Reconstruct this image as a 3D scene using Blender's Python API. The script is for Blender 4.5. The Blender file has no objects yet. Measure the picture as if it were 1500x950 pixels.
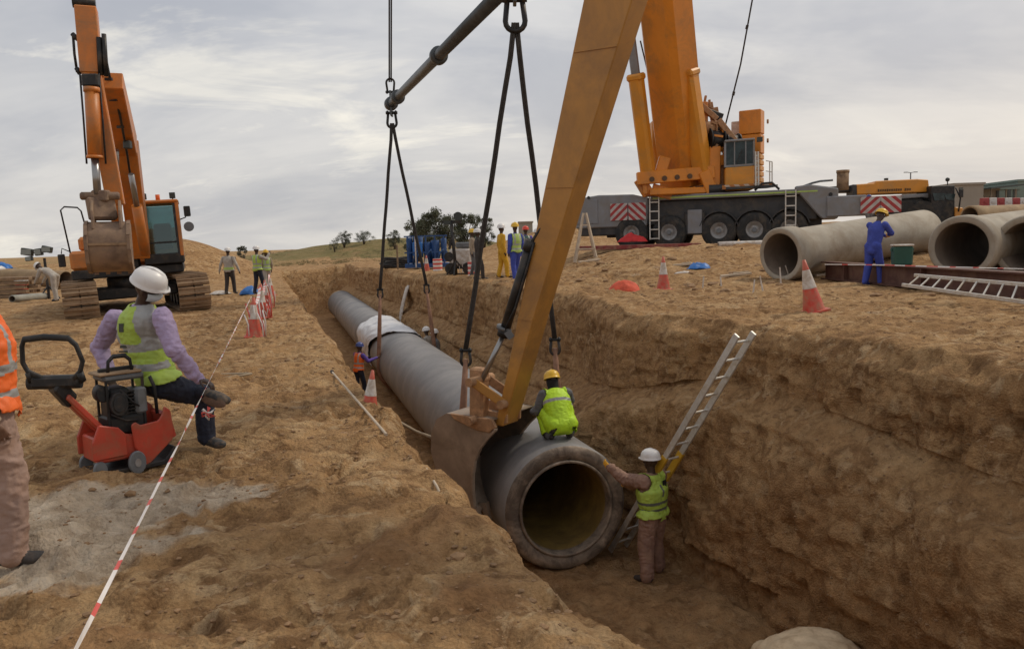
import bpy, bmesh, math, random
import numpy as np
from mathutils import Vector, Matrix
random.seed(7); rng = np.random.RandomState(7)
S = bpy.context.scene
COL = S.collection
R = math.radians
# ------------------------------------------------------------------ camera
CAMH = 1.7; FOC = 1150.0
PITCH = math.atan(120/1150.0); ROLL = R(1.7)
cf = np.array([0, math.cos(PITCH), -math.sin(PITCH)]); r0 = np.array([1.0, 0, 0]); u0 = np.cross(r0, cf)
cr = math.cos(ROLL)*r0-math.sin(ROLL)*u0; cu = math.sin(ROLL)*r0+math.cos(ROLL)*u0
cam_d = bpy.data.cameras.new('camera'); cam = bpy.data.objects.new('camera', cam_d); COL.objects.link(cam)
cam_d.sensor_width = 36; cam_d.lens = FOC/1500*36; cam_d.clip_start = .05; cam_d.clip_end = 6000
cam.matrix_world = Matrix(((cr[0], cu[0], -cf[0], 0), (cr[1], cu[1], -cf[1], 0), (cr[2], cu[2], -cf[2], CAMH), (0, 0, 0, 1)))
S.camera = cam
S.render.resolution_x = 1024; S.render.resolution_y = 648
def ray(px, py): return cf+cr*(px-750)/FOC+cu*(475-py)/FOC
def at(px, py, y):
    d = ray(px, py); return Vector(np.array([0, 0, CAMH])+d*(y/d[1]))
def onz(px, py, z):
    d = ray(px, py); return Vector(np.array([0, 0, CAMH])+d*((z-CAMH)/d[2]))
# ------------------------------------------------------------------ sky and sun
SUN_EL = R(48); SUN_AZ = R(62)      # azimuth from +Y (view direction) towards +X
W = bpy.data.worlds.new('World'); S.world = W; W.use_nodes = True
wn = W.node_tree; wn.nodes.clear()
def N(nt, t, **k):
    n = nt.nodes.new(t)
    for a, b in k.items(): setattr(n, a, b)
    return n
def setup_world():
    L = wn.links.new
    out = N(wn, 'ShaderNodeOutputWorld'); bg = N(wn, 'ShaderNodeBackground'); bg.inputs['Strength'].default_value = 0.1
    sky = N(wn, 'ShaderNodeTexSky', sky_type='NISHITA'); sky.sun_disc = False; sky.sun_elevation = SUN_EL; sky.sun_rotation = SUN_AZ
    sky.dust_density = 3.0
    tc = N(wn, 'ShaderNodeTexCoord'); sep = N(wn, 'ShaderNodeSeparateXYZ'); L(tc.outputs['Generated'], sep.inputs[0])
    def mth(op, a, b=None, c=None):
        n = N(wn, 'ShaderNodeMath', operation=op)
        for i, v in enumerate((a, b, c)):
            if v is None: continue
            if isinstance(v, (int, float)): n.inputs[i].default_value = v
            else: L(v, n.inputs[i])
        return n.outputs[0]
    z = mth('MAXIMUM', sep.outputs[2], 0.0)
    den = mth('ADD', z, 0.32)
    cx = mth('DIVIDE', sep.outputs[0], den); cy = mth('DIVIDE', sep.outputs[1], den)
    cb = N(wn, 'ShaderNodeCombineXYZ'); L(cx, cb.inputs[0]); L(cy, cb.inputs[1])
    def noise(scale, det, rough, dist=0.0, loc=(0, 0, 0), sc=(1, 1, 1), src=None):
        mp = N(wn, 'ShaderNodeMapping'); mp.inputs['Location'].default_value = loc; mp.inputs['Scale'].default_value = sc
        L(src or cb.outputs[0], mp.inputs[0])
        n = N(wn, 'ShaderNodeTexNoise'); n.inputs['Scale'].default_value = scale; n.inputs['Detail'].default_value = det
        n.inputs['Roughness'].default_value = rough; n.inputs['Distortion'].default_value = dist
        L(mp.outputs[0], n.inputs['Vector']); return n.outputs['Fac']
    def ramp(f, stops):
        r = N(wn, 'ShaderNodeValToRGB'); L(f, r.inputs[0]); e = r.color_ramp.elements
        while len(e) > 1: e.remove(e[-1])
        e[0].position = stops[0][0]; e[0].color = (*stops[0][1], 1)
        for p, c in stops[1:]:
            q = e.new(p); q.color = (*c, 1)
        return r.outputs[0]
    base = ramp(noise(1.25, 6, .58, .4, (3.1, 1.7, 0)), [(0, (.46, .485, .53)), (.42, (.55, .57, .61)), (.58, (.68, .685, .70)), (1, (.84, .82, .79))])
    # warmer and paler towards the horizon, most on the right
    hor = ramp(z, [(0, (1, 1, 1)), (.12, (.62, .62, .62)), (.32, (.12, .12, .12)), (.6, (0, 0, 0))])
    rt = mth('MULTIPLY_ADD', sep.outputs[0], .55, .5)
    warm = ramp(rt, [(0, (.68, .655, .63)), (.4, (.70, .675, .645)), (.75, (.86, .78, .69)), (1, (.95, .84, .70))])
    m1 = N(wn, 'ShaderNodeMixRGB'); L(hor, m1.inputs[0]); L(base, m1.inputs[1]); L(warm, m1.inputs[2])
    # thin bright breaks between the cloud rolls
    br = ramp(noise(1.9, 6, .62, .5, (4.3, 6.2, 0), (.8, 1.35, 1)), [(.0, (0, 0, 0)), (.54, (0, 0, 0)), (.64, (1, 1, 1))])
    patch = ramp(noise(.6, 2, .5, 0, (1.3, 9.2, 0)), [(.34, (0, 0, 0)), (.52, (1, 1, 1))])
    bm = mth('MULTIPLY', br, patch); bm = mth('MULTIPLY', bm, .65)
    m2 = N(wn, 'ShaderNodeMixRGB'); L(bm, m2.inputs[0]); L(m1.outputs[0], m2.inputs[1]); m2.inputs[2].default_value = (1.05, .99, .86, 1)
    dk = ramp(noise(1.6, 5, .6, .4, (2.3, 5.2, 4), (.75, 1.4, 1)), [(.36, (.78, .80, .85)), (.62, (1.08, 1.07, 1.05))])
    m3 = N(wn, 'ShaderNodeMixRGB', blend_type='MULTIPLY'); m3.inputs[0].default_value = .9; L(m2.outputs[0], m3.inputs[1]); L(dk, m3.inputs[2])
    sc = N(wn, 'ShaderNodeVectorMath', operation='SCALE'); L(m3.outputs[0], sc.inputs[0]); sc.inputs['Scale'].default_value = 10.0
    mx = N(wn, 'ShaderNodeMixRGB'); mx.inputs[0].default_value = .93; L(sky.outputs[0], mx.inputs[1]); L(sc.outputs[0], mx.inputs[2])
    L(mx.outputs[0], bg.inputs['Color']); L(bg.outputs[0], out.inputs['Surface'])
setup_world()
sl = bpy.data.lights.new('sun', 'SUN'); sl.energy = 1.6; sl.angle = R(6); sl.color = (1.0, .89, .72)
sun = bpy.data.objects.new('sun', sl); COL.objects.link(sun)
sd = Vector((math.sin(SUN_AZ)*math.cos(SUN_EL), math.cos(SUN_AZ)*math.cos(SUN_EL), math.sin(SUN_EL)))
sun.rotation_euler = sd.to_track_quat('Z', 'Y').to_euler(); sun.location = (30, 20, 50)
S.view_settings.view_transform = 'Standard'; S.view_settings.look = 'None'; S.view_settings.exposure = 0.0; S.view_settings.gamma = 1.0
S.render.engine = 'CYCLES'
# ------------------------------------------------------------------ materials
MATS = {}
def pmat(name, col, rough=.65, metal=0.0, var=.18, scale=3.0, bump=.15, bscale=30.0, dirt=None, damt=.0, dscale=2.5, spec=.5, coord='Object'):
    if name in MATS: return MATS[name]
    m = bpy.data.materials.new(name); m.use_nodes = True; nt = m.node_tree; L = nt.links.new
    b = nt.nodes['Principled BSDF']; b.inputs['Roughness'].default_value = rough; b.inputs['Metallic'].default_value = metal
    b.inputs['Specular IOR Level'].default_value = spec
    tc = N(nt, 'ShaderNodeTexCoord')
    n1 = N(nt, 'ShaderNodeTexNoise'); n1.inputs['Scale'].default_value = scale; n1.inputs['Detail'].default_value = 5; n1.inputs['Roughness'].default_value = .62
    L(tc.outputs[coord], n1.inputs['Vector'])
    r = N(nt, 'ShaderNodeValToRGB'); L(n1.outputs['Fac'], r.inputs[0])
    a = [max(0, c*(1-var*1.6)) for c in col]; d = [min(1, c*(1+var)) for c in col]
    r.color_ramp.elements[0].position = .28; r.color_ramp.elements[0].color = (*a, 1)
    r.color_ramp.elements[1].position = .72; r.color_ramp.elements[1].color = (*d, 1)
    src = r.outputs[0]
    if dirt:
        n2 = N(nt, 'ShaderNodeTexNoise'); n2.inputs['Scale'].default_value = dscale; n2.inputs['Detail'].default_value = 8; n2.inputs['Roughness'].default_value = .7; n2.inputs['Distortion'].default_value = .5
        L(tc.outputs[coord], n2.inputs['Vector'])
        r2 = N(nt, 'ShaderNodeValToRGB'); L(n2.outputs['Fac'], r2.inputs[0])
        p = .75-.5*damt; r2.color_ramp.elements[0].position = max(0, p-.13); r2.color_ramp.elements[1].position = min(1, p+.13)
        r2.color_ramp.elements[1].color = (.9, .9, .9, 1)
        mx = N(nt, 'ShaderNodeMixRGB'); L(r2.outputs[0], mx.inputs[0]); L(src, mx.inputs[1]); mx.inputs[2].default_value = (*dirt, 1)
        src = mx.outputs[0]
    L(src, b.inputs['Base Color'])
    if bump:
        n3 = N(nt, 'ShaderNodeTexNoise'); n3.inputs['Scale'].default_value = bscale; n3.inputs['Detail'].default_value = 4
        L(tc.outputs[coord], n3.inputs['Vector'])
        bp = N(nt, 'ShaderNodeBump'); bp.inputs['Strength'].default_value = bump; bp.inputs['Distance'].default_value = .02
        L(n3.outputs['Fac'], bp.inputs['Height']); L(bp.outputs[0], b.inputs['Normal'])
    MATS[name] = m; return m
def stripemat(name, c1, c2, freq, axis=(1, 0, 1), rough=.6):
    if name in MATS: return MATS[name]
    m = bpy.data.materials.new(name); m.use_nodes = True; nt = m.node_tree; L = nt.links.new
    b = nt.nodes['Principled BSDF']; b.inputs['Roughness'].default_value = rough
    tc = N(nt, 'ShaderNodeTexCoord'); dp = N(nt, 'ShaderNodeVectorMath', operation='DOT_PRODUCT'); L(tc.outputs['Object'], dp.inputs[0]); dp.inputs[1].default_value = axis
    a = N(nt, 'ShaderNodeMath', operation='MULTIPLY'); L(dp.outputs['Value'], a.inputs[0]); a.inputs[1].default_value = freq
    f = N(nt, 'ShaderNodeMath', operation='FRACT'); L(a.outputs[0], f.inputs[0])
    g = N(nt, 'ShaderNodeMath', operation='GREATER_THAN'); L(f.outputs[0], g.inputs[0]); g.inputs[1].default_value = .5
    mx = N(nt, 'ShaderNodeMixRGB'); L(g.outputs[0], mx.inputs[0]); mx.inputs[1].default_value = (*c1, 1); mx.inputs[2].default_value = (*c2, 1)
    n1 = N(nt, 'ShaderNodeTexNoise'); n1.inputs['Scale'].default_value = 6; n1.inputs['Detail'].default_value = 6; L(tc.outputs['Object'], n1.inputs['Vector'])
    mm = N(nt, 'ShaderNodeMixRGB', blend_type='MULTIPLY'); mm.inputs[0].default_value = .6; L(mx.outputs[0], mm.inputs[1]); L(n1.outputs['Fac'], mm.inputs[2])
    L(mm.outputs[0], b.inputs['Base Color']); MATS[name] = m; return m
DUST = (.40, .26, .14)
def M_(k): return MLIB[k]
MLIB = dict(
 orange=pmat('orange_paint', (.62, .19, .025), .45, 0, .12, 1.2, .04, 60, dirt=(.30, .15, .06), damt=.38, dscale=1.6),
 craneorange=pmat('crane_orange_paint', (.68, .235, .02), .42, 0, .10, .7, .03, 60, dirt=(.34, .15, .04), damt=.3, dscale=.9),
 craneyellow=pmat('crane_yellow_paint', (.66, .265, .022), .45, 0, .1, .7, .03, 60, dirt=(.4, .22, .07), damt=.3, dscale=.9),
 armyellow=pmat('arm_ochre_paint', (.50, .235, .045), .45, 0, .12, .8, .05, 50, dirt=(.24, .12, .04), damt=.42, dscale=.8),
 rustlink=pmat('dusty_orange_steel', (.50, .27, .13), .7, 0, .25, 5, .15, 40, dirt=(.22, .12, .06), damt=.5, dscale=5),
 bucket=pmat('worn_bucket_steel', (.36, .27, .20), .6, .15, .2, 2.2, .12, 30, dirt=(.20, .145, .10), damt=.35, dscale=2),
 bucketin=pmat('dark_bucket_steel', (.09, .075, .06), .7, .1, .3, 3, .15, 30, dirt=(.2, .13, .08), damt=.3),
 mudsteel=pmat('muddy_track_steel', (.27, .17, .10), .85, .1, .3, 4, .3, 25, dirt=(.36, .24, .14), damt=.55, dscale=4),
 blacksteel=pmat('black_steel', (.025, .024, .024), .5, .3, .3, 4, .08, 40, dirt=(.12, .085, .055), damt=.22, dscale=4),
 chrome=pmat('cylinder_rod', (.32, .31, .30), .3, .8, .05, 4, 0),
 greysteel=pmat('grey_painted_steel', (.17, .18, .19), .45, .2, .15, 2, .06, 30, dirt=(.1, .09, .08), damt=.3),
 beam=pmat('spreader_grey_steel', (.085, .095, .10), .42, .35, .2, 1.6, .06, 40, dirt=(.05, .05, .05), damt=.35),
 rustbucket=pmat('rusty_bucket_steel', (.23, .15, .105), .75, .1, .3, 3, .2, 25, dirt=(.30, .20, .12), damt=.4, dscale=3),
 rope=pmat('dark_wire_rope', (.05, .042, .036), .8, .1, .3, 14, .5, 160),
 slingbrown=pmat('muddy_sling_rope', (.15, .085, .05), .9, 0, .3, 10, .5, 120),
 belt=pmat('worn_lifting_belt', (.30, .16, .10), .85, 0, .25, 6, .3, 90),
 pipegrey=pmat('coated_concrete_pipe', (.205, .195, .193), .55, 0, .16, .9, .18, 14, dirt=(.30, .28, .265), damt=.36, dscale=.8),
 pipeface=pmat('pipe_end_mortar', (.40, .31, .23), .8, 0, .3, 3, .5, 18, dirt=(.075, .055, .042), damt=.55, dscale=2.6),
 pipebore=pmat('pipe_bore_lining', (.30, .20, .06), .45, 0, .25, 2.0, .1, 20, dirt=(.14, .09, .035), damt=.4),
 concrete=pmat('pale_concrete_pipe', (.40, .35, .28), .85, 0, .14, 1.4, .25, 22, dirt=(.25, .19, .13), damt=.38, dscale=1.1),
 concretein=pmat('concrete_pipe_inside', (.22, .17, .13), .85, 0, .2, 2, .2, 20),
 red=pmat('red_machine_paint', (.52, .06, .03), .42, 0, .14, 4, .05, 50, dirt=(.30, .11, .06), damt=.35, dscale=6),
 redplastic=pmat('red_plastic', (.62, .06, .035), .5, 0, .12, 6, .05, 40, dirt=(.40, .20, .12), damt=.45, dscale=7),
 whiteplastic=pmat('white_plastic', (.66, .62, .58), .5, 0, .08, 5, .04, 40, dirt=(.40, .31, .22), damt=.48, dscale=6),
 white=pmat('white_helmet_plastic', (.76, .74, .72), .35, 0, .04, 6, .01, 40, dirt=(.55, .5, .44), damt=.2, dscale=9),
 yellowhelmet=pmat('yellow_helmet_plastic', (.75, .45, .03), .35, 0, .06, 6, .01, 40),
 redhelmet=pmat('red_helmet_plastic', (.7, .06, .03), .35, 0, .06, 6, .01, 40),
 bluehelmet=pmat('blue_helmet_plastic', (.04, .06, .22), .35, 0, .06, 6, .01, 40),
 black=pmat('black_rubber', (.016, .016, .017), .6, 0, .25, 8, .1, 40, dirt=(.1, .07, .05), damt=.25, dscale=8),
 tyre=pmat('tyre_rubber', (.02, .02, .02), .75, 0, .3, 5, .2, 30, dirt=(.10, .075, .05), damt=.3, dscale=3),
 rim=pmat('wheel_rim_grey', (.34, .33, .32), .5, .2, .12, 6, .05, 30, dirt=(.2, .15, .11), damt=.3, dscale=5),
 carriergrey=pmat('carrier_grey_paint', (.22, .225, .24), .45, 0, .1, 1.2, .03, 30, dirt=(.19, .16, .13), damt=.35, dscale=1.6),
 carrierdark=pmat('carrier_dark_frame', (.035, .035, .037), .55, .1, .25, 2, .05, 30, dirt=(.09, .07, .05), damt=.3),
 glass=pmat('dark_cab_glass', (.03, .045, .045), .08, 0, .1, 2, 0, spec=.8),
 teal=pmat('cab_glass_reflective', (.03, .05, .055), .25, .0, .5, 2.5, 0, spec=.35),
 alu=pmat('ladder_aluminium', (.62, .60, .56), .45, .35, .1, 6, .03, 40, dirt=(.42, .33, .22), damt=.35, dscale=6),
 ladderyellow=pmat('ladder_yellow_plastic', (.62, .36, .03), .5, 0, .1, 6, .03),
 beambrown=pmat('red_brown_steel_beam', (.105, .042, .03), .7, .1, .2, 2, .1, 25, dirt=(.19, .11, .07), damt=.3, dscale=2),
 green=pmat('dark_green_bin', (.02, .085, .06), .5, 0, .12, 4, .03),
 skin=pmat('dark_skin', (.06, .032, .021), .5, 0, .1, 20, .05, 80),
 skinmid=pmat('brown_skin', (.18, .095, .06), .5, 0, .1, 20, .05, 80),
 hair=pmat('black_cloth_wrap', (.012, .011, .012), .9, 0, .3, 20, .3, 60),
 lime=pmat('lime_vest_fabric', (.42, .57, .085), .6, 0, .08, 7, .25, 22, dirt=(.36, .5, .10), damt=.25, dscale=8),
 limedull=pmat('faded_lime_vest_fabric', (.40, .54, .12), .65, 0, .1, 7, .25, 22, dirt=(.34, .4, .16), damt=.3, dscale=8),
 limebright=pmat('bright_lime_jacket', (.46, .72, .02), .6, 0, .08, 7, .25, 22),
 silver=pmat('reflective_tape', (.36, .36, .35), .45, .15, .08, 9, .1, 40),
 darkreflect=pmat('dark_reflective_band', (.14, .15, .13), .5, .1, .1, 9, .1, 40),
 orangevest=pmat('orange_vest_fabric', (.85, .15, .02), .6, 0, .08, 7, .2, 22),
 lilac=pmat('lilac_shirt_cotton', (.40, .31, .47), .8, 0, .12, 7, .8, 16),
 navy=pmat('navy_jeans', (.018, .022, .040), .85, 0, .25, 9, .3, 30),
 shoe=pmat('grey_green_shoe', (.06, .062, .062), .7, 0, .3, 20, .2, 50, dirt=(.3, .2, .12), damt=.3, dscale=14),
 sole=pmat('brown_shoe_sole', (.17, .10, .065), .8, 0, .2, 20, .3, 50),
 beigecloth=pmat('beige_pink_coverall', (.36, .24, .19), .85, 0, .16, 5, .7, 14, dirt=(.28, .16, .10), damt=.3, dscale=5),
 tancloth=pmat('tan_sleeve_cloth', (.36, .28, .20), .85, 0, .16, 5, .7, 14),
 browncloth=pmat('dusty_brown_trousers', (.27, .155, .115), .85, 0, .14, 7, .3, 22, dirt=(.30, .18, .11), damt=.35, dscale=5),
 greycloth=pmat('grey_work_cloth', (.13, .13, .135), .85, 0, .15, 7, .3, 22, dirt=(.25, .2, .15), damt=.25, dscale=6),
 darkcloth=pmat('dark_work_cloth', (.05, .04, .035), .85, 0, .15, 7, .3, 22),
 palecloth=pmat('pale_work_cloth', (.42, .38, .33), .85, 0, .16, 5, .7, 14),
 bluecloth=pmat('blue_coverall', (.045, .07, .36), .8, 0, .14, 7, .3, 22),
 yellowcloth=pmat('yellow_coverall', (.62, .34, .02), .8, 0, .16, 5, .7, 14),
 redcloth=pmat('red_cloth', (.55, .03, .03), .8, 0, .16, 5, .7, 14),
 redsack=pmat('orange_red_sack', (.66, .10, .045), .75, 0, .2, 6, .4, 18),
 purplecloth=pmat('violet_shirt', (.12, .07, .35), .8, 0, .16, 5, .7, 14),
 glove=pmat('orange_work_glove', (.72, .36, .03), .8, 0, .12, 14, .2, 40),
 mask=pmat('pale_blue_face_mask', (.55, .62, .66), .8, 0, .04, 14, .1, 40),
 sheet=pmat('white_plastic_sheet', (.68, .68, .70), .45, 0, .08, 2, .25, 9, dirt=(.48, .46, .45), damt=.3, dscale=2),
 tarpblue=pmat('blue_tarp', (.03, .16, .48), .5, 0, .15, 5, .3, 12),
 bluemachine=pmat('blue_machine_paint', (.02, .085, .26), .5, 0, .2, 4, .1, 30, dirt=(.01, .03, .09), damt=.4, dscale=4),
 wood=pmat('weathered_timber', (.26, .17, .10), .85, 0, .25, 5, .3, 30),
 paletimber=pmat('pale_timber_pole', (.52, .42, .31), .75, 0, .15, 6, .2, 30),
 sandpipe=pmat('dusty_buff_pipe', (.34, .235, .13), .85, 0, .18, 1.5, .25, 18, dirt=(.25, .16, .09), damt=.4),
 greypipe=pmat('grey_green_pipe', (.30, .29, .25), .75, 0, .15, 3, .15, 24),
 rubberhose=pmat('buff_hose', (.36, .28, .19), .8, 0, .15, 6, .1, 24),
 rock=pmat('pale_sandstone_boulder', (.74, .57, .37), .85, 0, .18, 2.2, .4, 12, dirt=(.30, .18, .09), damt=.36, dscale=2.4),
 clod=pmat('sand_clod', (.30, .18, .092), .95, 0, .28, 9, .4, 40),
 matred=pmat('red_crane_mat', (.22, .035, .035), .8, 0, .2, 3, .15, 20, dirt=(.3, .18, .12), damt=.35),
 buff=pmat('far_building_render', (.30, .265, .22), .85, 0, .07, .5, .05, 5),
 windowdark=pmat('far_window_glass', (.05, .055, .05), .3, 0, .1, 2, 0),
 greenish=pmat('far_green_cladding', (.17, .22, .19), .6, 0, .1, 1, 0),
 barrierred=pmat('barrier_red_plastic', (.34, .05, .05), .6, 0, .1, 3, .05, 20),
 barrierwhite=pmat('barrier_white_plastic', (.58, .55, .52), .6, 0, .1, 3, .05, 20),
 taped=pmat('tape_red', (.62, .09, .07), .5, 0, .08, 9, .05),
 tapew=pmat('tape_white', (.72, .66, .62), .5, 0, .08, 9, .05),
 lamp=pmat('floodlight_housing', (.05, .055, .05), .5, .2, .1, 5, .05),
 lampglass=pmat('floodlight_glass', (.20, .22, .20), .15, 0, .1, 5, 0, spec=.8),
 bark=pmat('grey_brown_bark', (.10, .07, .05), .9, 0, .2, 6, .3, 30),
 leaf=pmat('dry_olive_foliage', (.10, .108, .062), .8, 0, .45, .9, 0),
 leafhaze=pmat('haze_lightened_olive_foliage', (.11, .12, .075), .8, 0, .4, .9, 0),  # olive lightened in the colour to stand in for distance haze
 grasstuft=pmat('dry_green_grass', (.17, .155, .07), .9, 0, .35, .4, 0),
 chev=stripemat('red_white_chevrons', (.50, .05, .05), (.66, .6, .56), 3.0, (1, 0, 1)),
 chevdown=stripemat('red_white_chevrons_down', (.50, .05, .05), (.66, .6, .56), 3.0, (1, 0, -1)),
 chevorange=stripemat('orange_white_chevrons', (.55, .2, .04), (.62, .5, .4), 2.2, (1, 0, 1)),
 navyprint=pmat('vest_print_dark', (.06, .07, .06), .7, 0, .2, 20, 0),
 lettering=pmat('lettering_and_hole_shade', (.10, .05, .02), .6, 0, .1, 4, 0),  # also the painted shade of the holes in the crane's cross beam
)
def tinted_glass():
    m = bpy.data.materials.new('tinted_see_through_glass'); m.use_nodes = True; nt = m.node_tree; L = nt.links.new; nt.nodes.remove(nt.nodes['Principled BSDF']); o = nt.nodes['Material Output']
    t = N(nt, 'ShaderNodeBsdfTransparent'); t.inputs[0].default_value = (.38, .55, .56, 1); g = N(nt, 'ShaderNodeBsdfGlossy'); g.inputs['Roughness'].default_value = .08; g.inputs[0].default_value = (.7, .8, .8, 1)
    mx = N(nt, 'ShaderNodeMixShader'); mx.inputs[0].default_value = .10; L(t.outputs[0], mx.inputs[1]); L(g.outputs[0], mx.inputs[2]); L(mx.outputs[0], o.inputs[0]); return m
MLIB['seeglass'] = tinted_glass()
# ------------------------------------------------------------------ mesh builder
class MB:
    def __init__(s): s.v = []; s.f = []; s.m = []; s.cur = 0; s.x = Matrix.Identity(4); s.sm = []; s.smooth = False
    def add(s, vs, fs):
        o = len(s.v); s.v += [tuple(s.x @ Vector(v)) for v in vs]
        for f in fs: s.f.append([o+i for i in f]); s.m.append(s.cur); s.sm.append(s.smooth)
        return s
    def mat(s, i): s.cur = i; return s
    def box(s, c, d, rot=None):
        c = Vector(c); hx, hy, hz = d[0]/2, d[1]/2, d[2]/2
        P = [Vector((x, y, z)) for x in (-hx, hx) for y in (-hy, hy) for z in (-hz, hz)]
        if rot is not None: P = [rot @ p for p in P]
        return s.add([c+p for p in P], [(0, 1, 3, 2), (4, 6, 7, 5), (0, 4, 5, 1), (2, 3, 7, 6), (0, 2, 6, 4), (1, 5, 7, 3)])
    def bar(s, a, b, w, h=None, up=(0, 0, 1)):
        a = Vector(a); b = Vector(b); d = b-a; L = d.length; d.normalize(); up = Vector(up)
        if abs(d.dot(up)) > .97: up = Vector((0, 1, 0))
        x = d.cross(up).normalized(); z = x.cross(d); h = h or w
        rot = Matrix((x, d, z)).transposed(); return s.box((a+b)/2, (w, L, h), rot)
    def cyl(s, a, b, r, r2=None, n=16, caps=True):
        a = Vector(a); b = Vector(b); r2 = r if r2 is None else r2; d = (b-a).normalized()
        t = Vector((0, 0, 1)) if abs(d.z) < .9 else Vector((1, 0, 0)); x = d.cross(t).normalized(); y = d.cross(x)
        vs = []; 
        for p, q in ((a, r), (b, r2)): vs += [p+(x*math.cos(2*math.pi*i/n)+y*math.sin(2*math.pi*i/n))*q for i in range(n)]
        fs = [(i, (i+1) % n, n+(i+1) % n, n+i) for i in range(n)]
        old = s.smooth; s.smooth = n > 8; s.add(vs, fs); s.smooth = old
        if caps:
            o = len(s.v)-2*n
            for f in (list(range(n))[::-1], list(range(n, 2*n))): s.f.append([o+i for i in f]); s.m.append(s.cur); s.sm.append(False)
        return s
    def tube(s, pts, r, n=8, closed=False):
        pts = [Vector(p) for p in pts]; K = len(pts); vs = []; px = None
        for k, p in enumerate(pts):
            d = (pts[(k+1) % K]-pts[k-1]) if closed else (pts[min(k+1, K-1)]-pts[max(k-1, 0)])
            d.normalize()
            if px is None:
                t = Vector((0, 0, 1)) if abs(d.z) < .9 else Vector((1, 0, 0)); px = d.cross(t).normalized()
            px = (px-d*px.dot(d)).normalized(); y = d.cross(px)
            rr = r[k] if isinstance(r, (list, tuple)) else r
            vs += [p+(px*math.cos(2*math.pi*i/n)+y*math.sin(2*math.pi*i/n))*rr for i in range(n)]
        fs = []
        for k in range(K if closed else K-1):
            a = k*n; b = ((k+1) % K)*n
            fs += [(a+i, a+(i+1) % n, b+(i+1) % n, b+i) for i in range(n)]
        old = s.smooth; s.smooth = True
        if not closed: fs += [tuple(range(n))[::-1], tuple((K-1)*n+i for i in range(n))]
        s.add(vs, fs); s.smooth = old; return s
    def lathe(s, prof, n=24, c=(0, 0, 0), ax=None):
        # prof: list of (r, h); ax: 3x3 (x, y, axis)
        A = ax or Matrix.Identity(3); c = Vector(c); vs = []; K = len(prof)
        for r, h in prof: vs += [c+A @ Vector((r*math.cos(2*math.pi*i/n), r*math.sin(2*math.pi*i/n), h)) for i in range(n)]
        fs = [(k*n+i, k*n+(i+1) % n, (k+1)*n+(i+1) % n, (k+1)*n+i) for k in range(K-1) for i in range(n)]
        old = s.smooth; s.smooth = True; s.add(vs, fs); s.smooth = old; return s
    def prism(s, poly, o, ex, ey, ez, t):
        # polygon in plane (ex,ey) at o, extruded by t along ez (centred)
        o = Vector(o); ex = Vector(ex); ey = Vector(ey); ez = Vector(ez); n = len(poly)
        vs = [o+ex*a+ey*b-ez*t/2 for a, b in poly]+[o+ex*a+ey*b+ez*t/2 for a, b in poly]
        return s.add(vs, [tuple(range(n))[::-1], tuple(range(n, 2*n))]+[(i, (i+1) % n, n+(i+1) % n, n+i) for i in range(n)])
    def ball(s, c, r, n=10, sc=(1, 1, 1), rot=None):
        c = Vector(c); vs = []; K = n
        rot = rot or Matrix.Identity(3)
        for k in range(K+1):
            a = -math.pi/2+math.pi*k/K
            for i in range(n*2):
                b = math.pi*i/n; vs.append(c+rot @ Vector((math.cos(a)*math.cos(b)*r*sc[0], math.cos(a)*math.sin(b)*r*sc[1], math.sin(a)*r*sc[2])))
        m = 2*n
        old = s.smooth; s.smooth = True
        s.add(vs, [(k*m+i, k*m+(i+1) % m, (k+1)*m+(i+1) % m, (k+1)*m+i) for k in range(K) for i in range(m)]); s.smooth = old; return s
    def obj(s, name, mats, parent=None, bevel=0, off=None, smooth=None):
        me = bpy.data.meshes.new(name); o = bpy.data.objects.new(name, me)
        off = Vector(off) if off is not None else (Vector(parent.get('_o', (0, 0, 0))) if parent else Vector((0, 0, 0)))
        me.from_pydata([tuple(Vector(v)-off) for v in s.v], [], s.f)
        if not isinstance(mats, (list, tuple)): mats = [mats]
        for m in mats: me.materials.append(MLIB[m] if isinstance(m, str) else m)
        me.polygons.foreach_set('material_index', s.m)
        me.polygons.foreach_set('use_smooth', s.sm if smooth is None else [smooth]*len(s.f))
        me.update(); COL.objects.link(o)
        if parent: o.parent = parent
        if bevel:
            b = o.modifiers.new('bevel', 'BEVEL'); b.width = bevel; b.segments = 1; b.limit_method = 'ANGLE'; b.angle_limit = R(40)
        return o
def tag(o, label=None, cat=None, group=None, kind=None):
    for k, v in (('label', label), ('category', cat), ('group', group), ('kind', kind)):
        if v: o[k] = v
    return o
def root(name, base, label, cat, group=None):
    """Empty at the base; parts are authored in world coordinates and stored relative to it."""
    o = bpy.data.objects.new(name, None); COL.objects.link(o); o.location = base; o.empty_display_size = .2
    o['_o'] = tuple(base); return tag(o, label, cat, group)
def tree_of(o):
    return [c for c in bpy.data.objects if c.parent == o]
def dup(src, loc, rz=None, label=None):
    def cp(o, par):
        c = o.copy(); COL.objects.link(c)
        if par is not None: c.parent = par
        for k in tree_of(o): cp(k, c)
        return c
    c = cp(src, None); c.location = loc
    if rz is not None: c.rotation_euler = rz if hasattr(rz, '__len__') else (0, 0, rz)
    if label: c['label'] = label
    return c
def finish():
    for o in bpy.data.objects:
        if '_o' in o: del o['_o']
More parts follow.
